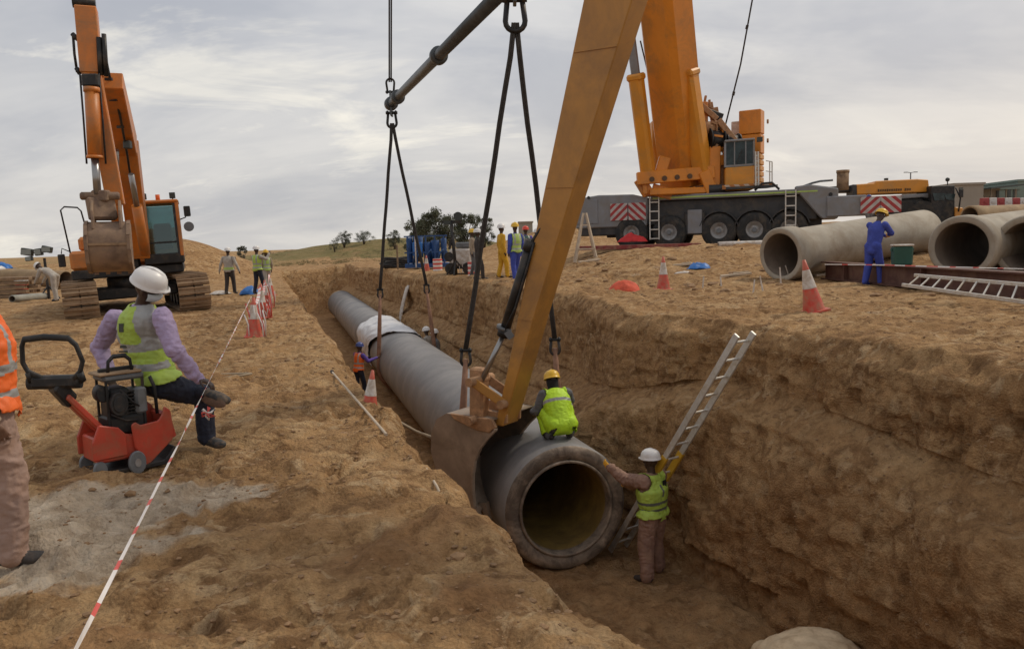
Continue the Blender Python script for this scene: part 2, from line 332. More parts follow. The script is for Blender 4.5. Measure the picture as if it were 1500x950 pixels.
# ------------------------------------------------------------------ noise
def _h(ix, iy, iz, s):
    n = (ix*374761393+iy*668265263+iz*2147483647+s*974634777) & 0xffffffff
    n = ((n ^ (n >> 13))*1274126177) & 0xffffffff
    n = ((n ^ (n >> 16))*2246822519) & 0xffffffff
    return ((n ^ (n >> 15)) & 0xffffff)/float(0xffffff)
def vn(P, s=0):
    I = np.floor(P).astype(np.int64); f = P-I; f = f*f*(3-2*f); x, y, z = I[:, 0], I[:, 1], I[:, 2]; r = 0
    for a in (0, 1):
        for b in (0, 1):
            for c in (0, 1):
                w = (f[:, 0] if a else 1-f[:, 0])*(f[:, 1] if b else 1-f[:, 1])*(f[:, 2] if c else 1-f[:, 2])
                r = r+w*_h(x+a, y+b, z+c, s)
    return r*2-1
def fbm(P, sc, oct=3, s=0, gain=.5, ridge=False):
    t = 0; a = 1; tot = 0; P = P*sc
    for k in range(oct):
        n = vn(P+17.3*k, s+k); t = t+a*((1-2*np.abs(n)) if ridge else n); tot += a; a *= gain; P = P*2.03
    return t/tot
def sstep(a, b, x): t = np.clip((x-a)/(b-a), 0, 1); return t*t*(3-2*t)
# ------------------------------------------------------------------ ground with the trench
TA = R(16); ST, CT = math.sin(TA), math.cos(TA)
def uv2xy(u, v): return -ST*u+CT*v, CT*u+ST*v
def UV(u, v, z): x, y = uv2xy(u, v); return Vector((x, y, z))
def bank(x, y):
    """smooth height of the open ground"""
    v = CT*x+ST*y; u = -ST*x+CT*y
    h = .42*sstep(1.5, 6.0, v)*sstep(90, 60, u)
    yy = y+.35*(x-7)
    h = h+.80*sstep(20.5, 29, yy)*sstep(.5, 5, x)
    h = h+1.1*sstep(30, 46, y)*sstep(13.5, 19, x)
    def g(cx, cy, sx, sy, a): return a*np.exp(-((x-cx)/sx)**2-((y-cy)/sy)**2)
    h = h+g(-20.2, 46, 2.9, 5, 2.2)+g(-17.0, 47, 2.6, 5, 1.0)
    h = h+g(-36, 62, 7, 6, .9)+g(-29, 66, 4, 6, 1.0)+g(-45, 60, 6, 6, .9)
    h = h+g(-22, 108, 13, 14, 1.5)+g(-8, 100, 15, 14, 2.1)+g(-40, 120, 14, 16, .6)
    h = h+g(2.5, 62, 5.5, 7, 1.6)+g(9, 66, 7, 7, 1.2)
    h = h+.12*sstep(3.5, 2.4, np.abs(v-(-7.5)))*sstep(21, 26, y)*sstep(34, 28, y)
    return h
LE = ([-60, 2.8, 3.8, 4.9, 6.5, 7.8, 11.9, 21, 45, 64], [1.40, 1.26, 1.08, .95, .83, .80, .70, .46, -.12, -.5])
RE = ([-60, 4, 8.2, 10.3, 12.7, 17.5, 30, 42, 53, 63], [7.0, 6.5, 6.42, 6.22, 5.75, 6.45, 6.1, 5.3, 4.9, 4.6])
FLOOR = -3.15
def terrain():
    def seg(a, b, n): return np.linspace(a, b, n, endpoint=False)
    # rows
    us = [-60., -40, -25, -15, -9, -5, -3, -1.5, -.5, .3, .8]
    u = 1.1
    while u < 2500: us.append(u); u += max(.022, .0068*u) if u < 70 else u*.03
    us = np.array(us); NU = len(us)
    far = 4.2*np.exp(np.arange(1, 125)*.043); far = far[far < 1500]; far = np.append(far, [2500.])
    nearL = np.arange(0, 4.2, .026)
    leftd = np.concatenate([nearL, far])[::-1]
    nearR = np.arange(.04, 4.2, .045); far2 = 4.2*np.exp(np.arange(1, 100)*.06); far2 = np.append(far2[far2 < 1500], [2500.]); rightd = np.concatenate([nearR, far2])
    rows = []
    le = np.interp(us, *LE); re = np.interp(us, *RE)
    P0 = np.stack([us, us*0, us*0], 1)
    le = le+.10*fbm(P0, .8, 3, 5)*sstep(1, 5, us)+.035*fbm(P0, 4, 2, 6); re = re+.16*fbm(P0, .55, 3, 9)+.05*fbm(P0, 3, 2, 4)
    zb = np.interp(us, [0, 6, 8, 10, 12, 15, 20, 30, 62], [-.9, -.8, -.62, -.55, -1.0, -1.45, -1.5, -1.4, -1.3])
    fr = np.interp(us, [0, 6.9, 8.4, 10.6, 14, 20, 40, 62], [6.0, 5.78, 5.52, 5.52, 5.2, 5.15, 4.9, 4.2])
    fr = np.minimum(fr, re-.88)
    e = sstep(62.8, 61.2, us)*sstep(-55, -45, us)
    prof = []
    cols_v = []; cols_z = []; isT = []; wall = []
    V = []; Z = []; TT = []; WW = []
    nsegs = None
    for i in range(NU):
        l, r_, b = le[i], re[i], zb[i]
        keys = [(l+.0, 0.0), (l+.10, -.12), (l+.30, -1.3), (l+.52, -2.5), (l+.85, FLOOR+.02), (fr[i]-.02, FLOOR), (fr[i]+.10, FLOOR+.42), (fr[i]+.06, FLOOR+1.1), (r_-.70, b-.34), (r_-.60, b-.12), (r_-.12, b+.16), (r_-.07, b+.40), (r_-.03, .16), (r_+.22, .41)]
        counts = [6, 22, 20, 14, 75, 16, 22, 34, 10, 22, 12, 30, 10]
        vv = []; zz = []
        for (a, c), k in zip(zip(keys[:-1], keys[1:]), counts):
            vv.append(seg(a[0], c[0], k)); zz.append(seg(a[1], c[1], k))
        vv = np.concatenate(vv+[[keys[-1][0]]]); zz = np.concatenate(zz+[[keys[-1][1]]])
        ker = np.array([1, 2, 3, 2, 1.])/9
        vp = np.pad(vv, 2, 'edge'); zp = np.pad(zz, 2, 'edge')
        vs_ = np.convolve(vp, ker, 'valid'); zs_ = np.convolve(zp, ker, 'valid')
        V.append(np.concatenate([l-leftd, vs_, keys[-1][0]+rightd])); Z.append(np.concatenate([leftd*0, zs_, rightd*0]))
        if i == 0:
            TT = np.concatenate([leftd*0, vs_*0+1, rightd*0])
            t = np.arange(len(vs_)); n0 = len(leftd)
    V = np.array(V); Z = np.array(Z); NV = V.shape[1]; U = np.repeat(us[:, None], NV, 1)
    X = -ST*U+CT*V; Y = CT*U+ST*V
    B = bank(X, Y)
    T = np.repeat(TT[None, :], NU, 0)*e[:, None]
    rimr = np.repeat((np.arange(NV) > n0+150)[None, :], NU, 0)
    # trench z: left half measured from the left bank (0), right rim at .41
    Zt = np.where(rimr, Z*1.0, Z)
    zz = np.where(T > 0, B*(1-T)+Zt*T, B)
    # keep the left lip on the bank surface
    P = np.stack([X.ravel(), Y.ravel(), zz.ravel()], 1)
    # normals from the grid
    G = P.reshape(NU, NV, 3)
    du = np.gradient(G, axis=0); dv = np.gradient(G, axis=1); nr = np.cross(dv, du); nr /= (np.linalg.norm(nr, axis=2, keepdims=True)+1e-9)
    nr = nr.reshape(-1, 3); nr *= np.sign(nr[:, 2:3]+1e-6)*1.0
    steep = 1-np.clip(np.abs(nr[:, 2]), 0, 1)
    inT = (T.ravel() > .5); vflat = V.ravel(); uflat = U.ravel()
    dist = np.hypot(P[:, 0], P[:, 1]); near = sstep(60, 15, dist)
    wallm = np.clip(steep*1.6, 0, 1)*inT
    rightw = wallm*(vflat > 4.8)
    # open ground: trampled, tracked
    d = .035*fbm(P, .55, 3, 11)+.030*fbm(P, 1.7, 3, 12, ridge=True)*near
    foot = fbm(P, 4.2, 3, 13, .55); d += near*.032*np.sign(foot)*np.abs(foot)**.7
    d += near*.013*fbm(P, 10, 2, 14, .6, ridge=True)+.008*near*fbm(P, 24, 2, 15)
    hoof = fbm(P*np.array([1, 1, .3]), 3.1, 2, 31, .5); d -= near*.045*sstep(.24, .44, hoof)
    d += .05*sstep(.15, .6, fbm(P, .9, 3, 33))*near
    Wp = P+.12*np.stack([fbm(P, 2.1, 2, 201), fbm(P, 2.1, 2, 202), P[:, 2]*0], 1)
    for sc_, am_, sd_ in ((1.5, .022, 203), (2.9, .018, 204), (5.2, .012, 205)):
        t_ = fbm(Wp*np.array([1, 1, .3]), sc_, 3, sd_, .55); d += near*am_*.75*(sstep(-.02, .05, t_)-.5+.7*sstep(.22, .28, t_)-.6*sstep(-.22, -.28, t_))
    Q = P.copy(); Q[:, 2] *= .14; Q[:, :2] *= 1.5
    gouge = fbm(Q, 3.6, 3, 21, .6, ridge=True)
    dw = .19*fbm(P, .75, 3, 22)+.065*fbm(P, 2.2, 3, 23, .6, ridge=True)+.10*gouge*np.clip(.4+fbm(P,.5,2,77)*1.5,0,1)+.022*fbm(P, 7, 3, 24, .6)+.010*fbm(P, 18, 2, 25)
    dw += -.06*sstep(.30, .55, fbm(P, 5.2, 2, 26))-.07*sstep(.35, .6, fbm(P, 1.9, 3, 41))
    for sc_, am_, sd_ in ((1.3, .028, 213), (2.9, .018, 214), (6.0, .012, 215)):
        t_ = fbm(P*np.array([1, 1, .8])+.15*gouge[:, None], sc_, 3, sd_, .55); dw += am_*(sstep(-.03, .05, t_)-.6*sstep(-.2, -.27, t_))
    lay = fbm(np.stack([P[:, 0]*.12, P[:, 1]*.12, P[:, 2]*1.0+.15*P[:, 1]*0], 1), 5.5, 2, 29); dw += .022*lay+.020*np.sin(uflat*2*math.pi/.15+1.5*fbm(P, .9, 2, 95))*sstep(.0, .35, fbm(P, .55, 2, 94))
    lw = wallm*(vflat < 4.0)
    amt = np.clip(rightw+lw*.55, 0, 1)
    disp = d*(1-.6*amt)+dw*amt
    fl = inT*(1-wallm)*(P[:, 2] < -2.6); disp += fl*.035*fbm(P, 1.2, 3, 27)
    # crumbled earth at the foot of the right wall
    toe = inT*sstep(4.7, 5.5, vflat)*(1-wallm)*(P[:, 2] < -2.6); disp += toe*.28*np.clip(fbm(P, 1.1, 4, 87, .6)+.15, 0, 1)
    # footprints and machine ruts pressed into the left bank
    nz = np.where((~inT) & (dist < 16) & (vflat < 1.6) & (P[:, 1] > 1.5))[0]; Pn = P[nz]; dd = np.zeros(len(nz)); r2 = np.random.RandomState(21)
    for k in range(190):
        yy = 2.6+12*r2.rand()**1.3; xx = r2.uniform(-.72, -.12)*yy if r2.rand() < .8 else r2.uniform(-.3, .1)*yy; a = r2.rand()*6.28
        dx, dy = Pn[:, 0]-xx, Pn[:, 1]-yy; mloc = (np.abs(dx) < .35) & (np.abs(dy) < .35); dx, dy = dx[mloc], dy[mloc]
        p_, q_ = (dx*math.cos(a)+dy*math.sin(a))/.15, (-dx*math.sin(a)+dy*math.cos(a))/.065; rr = np.sqrt(p_**2+q_**2); dd[mloc] += -.024*sstep(1.15, .8, rr)+.012*np.exp(-((rr-1.35)/.25)**2)
    for (ax_, ay_, bx_, by_) in ((-6.5, 9.5, .2, 7.2), (-6.5, 11.6, .0, 9.6), (-9, 13.2, -2, 14.5), (-4.5, 5.2, -1.4, 8.5), (-3.2, 4.2, -.2, 3.6)):
        Lr = math.hypot(bx_-ax_, by_-ay_); ex, ey = (bx_-ax_)/Lr, (by_-ay_)/Lr; dx, dy = Pn[:, 0]-ax_, Pn[:, 1]-ay_; s_ = dx*ex+dy*ey; t_ = -dx*ey+dy*ex+.12*np.sin(s_*.8)
        on = sstep(0, .6, s_)*sstep(Lr, Lr-.6, s_); g_ = np.exp(-(t_/.17)**4); dd += on*(-.028*g_*(1+.6*np.sign(np.sin(s_*42+t_*6)))+.022*np.exp(-((np.abs(t_)-.24)/.06)**2))*(.5+.9*fbm(Pn, 1.1, 2, 90))
    disp[nz] += dd
    # cap displacement at the pipe and keep the left lip crisp
    P = P+nr*disp[:, None]
    # ridges of loose spoil along both edges
    lip = (~inT)*np.exp(-((vflat-(np.repeat(le[:, None], NV, 1).ravel()-.35))/.22)**2)*sstep(2, 6, uflat)*near
    P[:, 2] += lip*.03*(0.5+fbm(P, 1.6, 3, 51))
    ru = (~inT)*(vflat > 6.5)*near; P[:, 2] += ru*.10*np.clip(fbm(P, .8, 4, 52, .6), 0, 1)*sstep(14, 22, P[:, 1])*2.2
    P[:, 2] += (~inT)*.18*sstep(19, 24, P[:, 1])*sstep(34, 28, P[:, 1])*(vflat > 6.5)*fbm(P, .9, 4, 54, .6, ridge=True)*sstep(0, 3, P[:, 0])
    farb = sstep(35, 60, dist)*sstep(200, 120, dist); P[:, 2] += farb*.35*fbm(P, .16, 4, 53)
    idx = np.arange(NU*NV).reshape(NU, NV)
    F = np.stack([idx[:-1, :-1].ravel(), idx[:-1, 1:].ravel(), idx[1:, 1:].ravel(), idx[1:, :-1].ravel()], 1)
    me = bpy.data.meshes.new('ground'); me.vertices.add(len(P)); me.vertices.foreach_set('co', P.ravel())
    me.loops.add(F.size); me.loops.foreach_set('vertex_index', F.ravel()); me.polygons.add(len(F))
    me.polygons.foreach_set('loop_start', np.arange(len(F))*4); me.polygons.foreach_set('loop_total', np.full(len(F), 4))
    me.polygons.foreach_set('use_smooth', np.ones(len(F), bool)); me.update(calc_edges=True)
    # earth kinds: R slurry, G damp dark earth, B grass
    x, y, z = P[:, 0], P[:, 1], P[:, 2]
    wob = fbm(np.stack([x, y, z*0], 1), 1.3, 4, 61, .6)
    def blob(px, py, sx, sy, a=0.0):
        c = onz(px, py, 0); dx = x-c.x; dy = y-c.y; ca, sa = math.cos(a), math.sin(a)
        return np.exp(-(((dx*ca+dy*sa)/sx)**2+((-dx*sa+dy*ca)/sy)**2))
    sl_ = np.clip(blob(140, 745, .8, .42, .1)+blob(300, 735, .55, .20, .35)+blob(60, 800, .6, .3)+.7*blob(230, 800, .6, .16, .5)+.8*blob(30, 860, .4, .3), 0, 1)
    slurry = .85*sstep(.36, .62, sl_+.6*wob+.38*fbm(P*np.array([1, 2.2, 0]), 5, 4, 78, .65))*(~inT)
    dk = np.clip(1.0*blob(560, 810, .42, .36, .3)+.9*blob(700, 880, .3, .28)+.6*blob(160, 700, .5, .1)+.8*blob(180, 930, .5, .16)+.7*blob(640, 770, .2, .3), 0, 1)
    damp = .95*sstep(.28, .70, dk+.4*wob+.2*fbm(P, 7, 3, 79))*(~inT)
    w2 = fbm(P, .9, 4, 63, .6)
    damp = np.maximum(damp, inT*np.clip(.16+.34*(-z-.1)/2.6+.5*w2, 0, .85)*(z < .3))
    grass = .8*sstep(70, 85, y)*sstep(3.2, 2.0, np.abs(z-2.6)*.6)*sstep(-.1, .35, fbm(P, .12, 3, 66)+.45)*(x < 10)*(z > .5)
    gl = sstep(45, 55, y)*(x < -22)*.45*sstep(0, .4, fbm(P, .25, 3, 67)+.2)
    grass = np.maximum(grass, gl)
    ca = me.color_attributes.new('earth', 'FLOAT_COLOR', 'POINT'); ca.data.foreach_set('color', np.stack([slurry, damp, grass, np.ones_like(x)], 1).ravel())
    o = bpy.data.objects.new('ground', me); COL.objects.link(o); tag(o, kind='structure')
    # material
    m = bpy.data.materials.new('sandy_earth'); m.use_nodes = True; nt = m.node_tree; L = nt.links.new; b = nt.nodes['Principled BSDF']; b.inputs['Roughness'].default_value = .95
    b.inputs['Specular IOR Level'].default_value = .15
    tc = N(nt, 'ShaderNodeTexCoord')
    def noi(sc, det=6, ro=.65, di=0.0, mp=None):
        n = N(nt, 'ShaderNodeTexNoise'); n.inputs['Scale'].default_value = sc; n.inputs['Detail'].default_value = det; n.inputs['Roughness'].default_value = ro; n.inputs['Distortion'].default_value = di
        if mp:
            q = N(nt, 'ShaderNodeMapping'); q.inputs['Scale'].default_value = mp; L(tc.outputs['Object'], q.inputs[0]); L(q.outputs[0], n.inputs['Vector'])
        else: L(tc.outputs['Object'], n.inputs['Vector'])
        return n.outputs['Fac']
    def rmp(f, st):
        r = N(nt, 'ShaderNodeValToRGB'); L(f, r.inputs[0]); el = r.color_ramp.elements
        el[0].position, el[0].color = st[0][0], (*st[0][1], 1); el[1].position, el[1].color = st[-1][0], (*st[-1][1], 1)
        for p, c in st[1:-1]: q = el.new(p); q.color = (*c, 1)
        return r.outputs[0]
    def mix(f, a, c, bt='MIX'):
        n = N(nt, 'ShaderNodeMixRGB', blend_type=bt)
        for i, q in enumerate((f, a, c)):
            if isinstance(q, float): n.inputs[i].default_value = q
            elif isinstance(q, tuple): n.inputs[i].default_value = (*q, 1)
            else: L(q, n.inputs[i])
        return n.outputs[0]
    c1 = rmp(noi(.9, 7, .7), [(.30, (.33, .185, .083)), (.5, (.47, .285, .135)), (.70, (.60, .41, .22))])
    c2 = rmp(noi(7, 6, .72), [(.30, (.48, .43, .39)), (.5, (.95, .95, .95)), (.70, (1.2, 1.18, 1.15))])
    c3 = rmp(noi(60, 4, .7), [(.30, (.72, .69, .66)), (.6, (1.05, 1.05, 1.05))])
    m1 = rmp(noi(2.6, 8, .68, 1.2), [(.40, (1, 1, 1)), (.50, (0, 0, 0))]); c1 = mix(m1, c1, (.27, .152, .070))
    m2 = rmp(noi(3.7, 7, .62, .9), [(.56, (0, 0, 0)), (.63, (.75, .75, .75))]); c1 = mix(m2, c1, (.60, .42, .24))
    col = mix(.85, c1, c2, 'MULTIPLY'); col = mix(.8, col, c3, 'MULTIPLY')
    at_ = N(nt, 'ShaderNodeVertexColor'); at_.layer_name = 'earth'; sp = N(nt, 'ShaderNodeSeparateColor'); L(at_.outputs[0], sp.inputs[0])
    slc = rmp(noi(5, 7, .7), [(.3, (.40, .31, .22)), (.5, (.60, .49, .37)), (.72, (.76, .66, .53))])
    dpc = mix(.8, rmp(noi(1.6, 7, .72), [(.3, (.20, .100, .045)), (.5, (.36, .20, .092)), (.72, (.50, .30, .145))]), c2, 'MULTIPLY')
    grc = rmp(noi(.5, 7, .7), [(.35, (.24, .17, .08)), (.5, (.13, .13, .045)), (.7, (.26, .21, .10))])
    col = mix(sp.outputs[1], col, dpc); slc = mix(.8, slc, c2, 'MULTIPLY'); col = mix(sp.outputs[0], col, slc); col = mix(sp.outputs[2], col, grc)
    L(col, b.inputs['Base Color'])
    h1 = noi(34, 6, .75); h2 = noi(9, 6, .7, .4)
    ad0 = N(nt, 'ShaderNodeMath', operation='MULTIPLY_ADD'); L(h2, ad0.inputs[0]); ad0.inputs[1].default_value = 2.2; L(h1, ad0.inputs[2]); vo = N(nt, 'ShaderNodeTexVoronoi'); vo.inputs['Scale'].default_value = 42; L(tc.outputs['Object'], vo.inputs['Vector']); ad = N(nt, 'ShaderNodeMath', operation='MULTIPLY_ADD'); L(vo.outputs['Distance'], ad.inputs[0]); ad.inputs[1].default_value = -.7; L(ad0.outputs[0], ad.inputs[2])
    bp = N(nt, 'ShaderNodeBump'); bp.inputs['Strength'].default_value = .9; bp.inputs['Distance'].default_value = .030; L(ad.outputs[0], bp.inputs['Height']); L(bp.outputs[0], b.inputs['Normal'])
    me.materials.append(m)
    return P.reshape(NU, NV, 3), us, V, nr.reshape(NU, NV, 3), inT.reshape(NU, NV)
GP, GUS, GV, GN, GIN = terrain()
def gz(x, y):
    """ground height at a point (nearest grid vertex)"""
    u = -ST*x+CT*y; v = CT*x+ST*y
    i = int(np.argmin(np.abs(GUS-u))); i = min(max(i, 0), len(GUS)-1); j = int(np.argmin(np.abs(GV[i]-v)))
    return float(GP[i, j, 2])
def onground(px, py, zg=0.0):
    d = ray(px, py); o = np.array([0, 0, CAMH]); t = 2.0; p = o
    while t < 150:
        p = o+d*t
        if p[2] <= float(bank(p[0], p[1])): break
        t += .02
    z = gz(p[0], p[1]); return Vector((p[0], p[1], z))
# clods and stones lying on the earth
def clods():
    ico = bmesh.new(); bmesh.ops.create_icosphere(ico, subdivisions=1, radius=1); iv = np.array([v.co[:] for v in ico.verts]); ifc = np.array([[v.index for v in f.verts] for f in ico.faces]); ico.free()
    NU, NV = GV.shape; vs = []; fs = []; o = 0
    ii = np.where((GUS > 1.5) & (GUS < 32))[0]
    w = GUS[ii]; cand = []
    n = 14000
    i_ = rng.choice(ii, n*2); j_ = rng.randint(60, NV-60, n*2)
    Pm = GP[i_, j_]; pat = fbm(Pm, .8, 3, 71)+.3*rng.rand(n*2)
    keep = (pat > .05) & (np.hypot(Pm[:, 0], Pm[:, 1]) < 34)
    i_, j_, Pm = i_[keep][:n], j_[keep][:n], Pm[keep][:n]
    for k in range(len(Pm)):
        r = .004+.013*rng.rand()**3.0
        if rng.rand() < .02: r *= 2
        r *= (1+.03*np.hypot(Pm[k, 0], Pm[k, 1]))
        V_ = iv*(1+.35*(rng.rand(len(iv), 1)-.5))*np.array([1+.5*rng.rand(), 1+.5*rng.rand(), .65])*r
        a = rng.rand()*6.28; ca, sa = math.cos(a), math.sin(a); V_ = V_ @ np.array([[ca, sa, 0], [-sa, ca, 0], [0, 0, 1]])
        vs.append(V_+Pm[k]+np.array([0, 0, r*.2])); fs.append(ifc+o); o += len(iv)
    vs = np.concatenate(vs); fs = np.concatenate(fs)
    me = bpy.data.meshes.new('loose_clods'); me.from_pydata(vs.tolist(), [], fs.tolist()); me.materials.append(MLIB['clod'])
    ob = bpy.data.objects.new('loose_clods', me); COL.objects.link(ob)
    tag(ob, 'loose sand clods and pebbles scattered over the trench banks and walls', 'clods', kind='stuff')
clods()
# ------------------------------------------------------------------ people
def remesh(mb, vox, smooth=4):
    me = bpy.data.meshes.new('tmp'); me.from_pydata(mb.v, [], mb.f); me.update()
    o = bpy.data.objects.new('tmp', me); COL.objects.link(o)
    a = o.modifiers.new('r', 'REMESH'); a.mode = 'VOXEL'; a.voxel_size = vox; a.adaptivity = 0
    b = o.modifiers.new('s', 'SMOOTH'); b.factor = .5; b.iterations = smooth
    dg = bpy.context.evaluated_depsgraph_get(); ev = o.evaluated_get(dg); m2 = ev.to_mesh()
    nv = len(m2.vertices); co = np.empty(nv*3); m2.vertices.foreach_get('co', co); no = np.empty(nv*3); m2.vertices.foreach_get('normal', no)
    fs = [tuple(p.vertices) for p in m2.polygons]
    ev.to_mesh_clear(); bpy.data.objects.remove(o); bpy.data.meshes.remove(me)
    return co.reshape(-1, 3), no.reshape(-1, 3), fs
def capsule(mb, a, b, ra, rb, n=12):
    a = Vector(a); b = Vector(b); d = b-a
    if d.length < 1e-5: d = Vector((0, 0, 1e-4)); b = a+d
    L = d.length; d.normalize(); t = Vector((0, 0, 1)) if abs(d.z) < .9 else Vector((1, 0, 0)); x = d.cross(t).normalized(); y = d.cross(x)
    prof = [(ra*math.cos(q), -ra*math.sin(q)) for q in (1.5, 1.1, .7, .35, 0)]+[(rb*math.cos(q), L+rb*math.sin(q)) for q in (0, .35, .7, 1.1, 1.5)]
    vs = []
    for r, h in prof: vs += [a+d*h+(x*math.cos(2*math.pi*i/n)+y*math.sin(2*math.pi*i/n))*r for i in range(n)]
    K = len(prof); fs = [(k*n+i, k*n+(i+1) % n, (k+1)*n+(i+1) % n, (k+1)*n+i) for k in range(K-1) for i in range(n)]
    fs += [tuple(range(n))[::-1], tuple((K-1)*n+i for i in range(n))]
    mb.add(vs, fs)
def loft(mb, st, n=16):
    vs = []
    for c, ax, ay, a, b in st: vs += [c+ax*(a*math.cos(2*math.pi*i/n))+ay*(b*math.sin(2*math.pi*i/n)) for i in range(n)]
    K = len(st); mb.add(vs, [(k*n+i, k*n+(i+1) % n, (k+1)*n+(i+1) % n, (k+1)*n+i) for k in range(K-1) for i in range(n)]+[tuple(range(n))[::-1], tuple((K-1)*n+i for i in range(n))])
def V3(*a): return Vector(a)
def stand_pose(x, y, z, head, h=1.75, lean=0.0, stride=.12, armL=None, armR=None, twist=0, spread=.12, look=None, bendhead=0.0):
    s = h/1.75; a = R(head); f = V3(math.sin(a), math.cos(a), 0); r = V3(math.cos(a), -math.sin(a), 0); up = V3(0, 0, 1); B = V3(x, y, z)
    J = {}; pel = B+up*.93*s-f*.02*s; J['pel'] = pel
    sp = (up*math.cos(lean)+f*math.sin(lean)).normalized()
    J['chest'] = pel+sp*.34*s; J['neck'] = pel+sp*.54*s; J['head'] = J['neck']+(sp+f*bendhead).normalized()*.20*s
    for S_, q in (('L', -1), ('R', 1)):
        J['sh'+S_] = pel+sp*.49*s+r*q*.198*s; J['hip'+S_] = pel+r*q*.09*s-up*.02
        st = stride*q*s
        J['an'+S_] = B+r*q*spread*s+f*st+up*.085*s; J['kn'+S_] = (J['hip'+S_]+J['an'+S_])/2+f*.05*s; J['to'+S_] = J['an'+S_]+f*.17*s+r*q*.03-up*.05*s
        am = armL if S_ == 'L' else armR
        if am is None: J['el'+S_] = J['sh'+S_]-up*.28*s+r*q*.05*s-f*.03; J['wr'+S_] = J['el'+S_]-up*.24*s+f*.06*s
        else:
            e, w = am; J['el'+S_] = J['sh'+S_]+(r*e[0]+f*e[1]+up*e[2])*s; J['wr'+S_] = J['sh'+S_]+(r*w[0]+f*w[1]+up*w[2])*s
    J['_f'] = f; J['_look'] = f if look is None else V3(math.sin(R(look)), math.cos(R(look)), -.1).normalized(); J['_s'] = s; J['_base'] = B
    return J
def person(J, label, shirt='greycloth', trousers='darkcloth', shoe='shoe', skin='skin', vest=None, helmet='white', vox=.012, sleeves=True, gloves=None, wrap=None, mask=False, group=None, loose=1.0, band='silver', hem=.02, print_=False, wrinkle=.006, vestfn=None, cat='person', handn=None, back=None):
    s = J['_s']; base = J['_base']; Rt = root('person', base, label, cat, group)
    mb = MB(); caps = []
    def cp(a, b, ra, rb, t): a = J[a] if isinstance(a, str) else a; b = J[b] if isinstance(b, str) else b; capsule(mb, a, b, ra*s, rb*s); caps.append((np.array(a), np.array(b), ra*s, rb*s, t))
    pel, ch, nk, hd = J['pel'], J['chest'], J['neck'], J['head']
    rs = (J['shR']-J['shL']).normalized(); rh = (J['hipR']-J['hipL']).normalized()
    sp1 = (ch-pel).normalized(); sp2 = (nk-ch).normalized()
    def fr(rx, sp): y = sp.cross(rx).normalized(); return rx, y
    ax0, ay0 = fr(rh, sp1); ax1, ay1 = fr(((rs+rh)/2).normalized(), sp1); ax2, ay2 = fr(rs, sp2)
    shm = (J['shR']+J['shL'])/2
    loft(mb, [(pel-sp1*.10*s, ax0, ay0, .10*s, .08*s), (pel-sp1*.04*s, ax0, ay0, .155*s, .115*s), (pel+sp1*.05*s, ax0, ay0, .16*s, .12*s), (pel.lerp(ch, .5), ax1, ay1, .155*s*loose, .115*s*loose), (ch, ax2, ay2, .175*s*loose, .13*s*loose), (ch.lerp(shm, .6), ax2, ay2, .19*s, .125*s), (shm+sp2*.015*s, ax2, ay2, .155*s, .095*s), (nk+sp2*.01*s, ax2, ay2, .075*s, .07*s), (nk+sp2*.03*s, ax2, ay2, .05*s, .05*s)])
    T = []
    def tc(a, b, ra, rb, t): T.append((np.array(a), np.array(b), ra*s, rb*s, t))
    for q in (-1, 1):
        tc(pel+ax0*q*.05*s-sp1*.02*s, ch+ax2*q*.05*s, .115, .12, 'torso'); tc(ch+ax2*q*.06*s, shm+ax2*q*.06*s+sp2*.0, .12, .10, 'torso')
    tc(pel-sp1*.05*s, pel+sp1*.0, .15, .13, 'hip')
    lg = 1.0*loose
    for S_ in 'LR':
        cp('sh'+S_, 'el'+S_, .070*lg, .058*lg, 'arm'); cp('el'+S_, 'wr'+S_, .056*lg, .043*lg, 'fore')
        cp('hip'+S_, 'kn'+S_, .098*lg, .078*lg, 'leg'); cp('kn'+S_, 'an'+S_, .077*lg, .064*lg, 'leg')
        an, to = J['an'+S_], J['to'+S_]; d = (to-an); dn = d.normalized(); heel = an-dn*.045*s
        upf = (J['kn'+S_]-an).normalized(); heel = heel-upf*.035*s; ball = an+d*.72-upf*.012*s
        cp(heel, ball, .042, .047, 'shoe'); cp(ball, to, .046, .036, 'shoe'); cp(an, heel, .045, .042, 'shoe')
        # hand
        el, wr = J['el'+S_], J['wr'+S_]; hdv = J.get('hd'+S_); dh = (wr-el).normalized() if hdv is None else hdv.normalized()
        n_ = J.get('pn'+S_); n_ = (n_ if n_ is not None else -J['_f']*0+(ax2*(1 if S_ == 'L' else -1))); n_ = (n_-dh*n_.dot(dh)).normalized(); sd_ = dh.cross(n_).normalized()*(1 if S_ == 'L' else -1)
        curl = J.get('curl', .5)
        for k in (-1, 0, 1): cp(wr+dh*.015*s+sd_*k*.014*s, wr+dh*.085*s+sd_*k*.024*s, .017, .015, 'hand')
        for k, ln in ((-1.5, .036), (-.5, .043), (.5, .046), (1.5, .041)):
            b0 = wr+dh*.088*s+sd_*(-k)*.021*s; d1 = (dh*math.cos(curl*.6)+n_*math.sin(curl*.6)); d2 = (dh*math.cos(curl*1.7)+n_*math.sin(curl*1.7))
            b1 = b0+d1*ln*s; b2 = b1+d2*ln*.85*s; cp(b0-dh*.012, b1, .0100, .0092, 'hand'); cp(b1, b2, .0092, .0078, 'hand')
        t0 = wr+dh*.03*s+sd_*.025*s; t1 = t0+(dh*.6+sd_*.7+n_*.3).normalized()*.045*s; t2 = t1+(dh*.85+sd_*.15+n_*.5).normalized()*.035*s
        cp(t0, t1, .014, .011, 'hand'); cp(t1, t2, .011, .009, 'hand')
    lk = J['_look']; hu = (hd-nk).normalized(); lk = (lk-hu*lk.dot(hu)).normalized(); hr = lk.cross(hu).normalized()
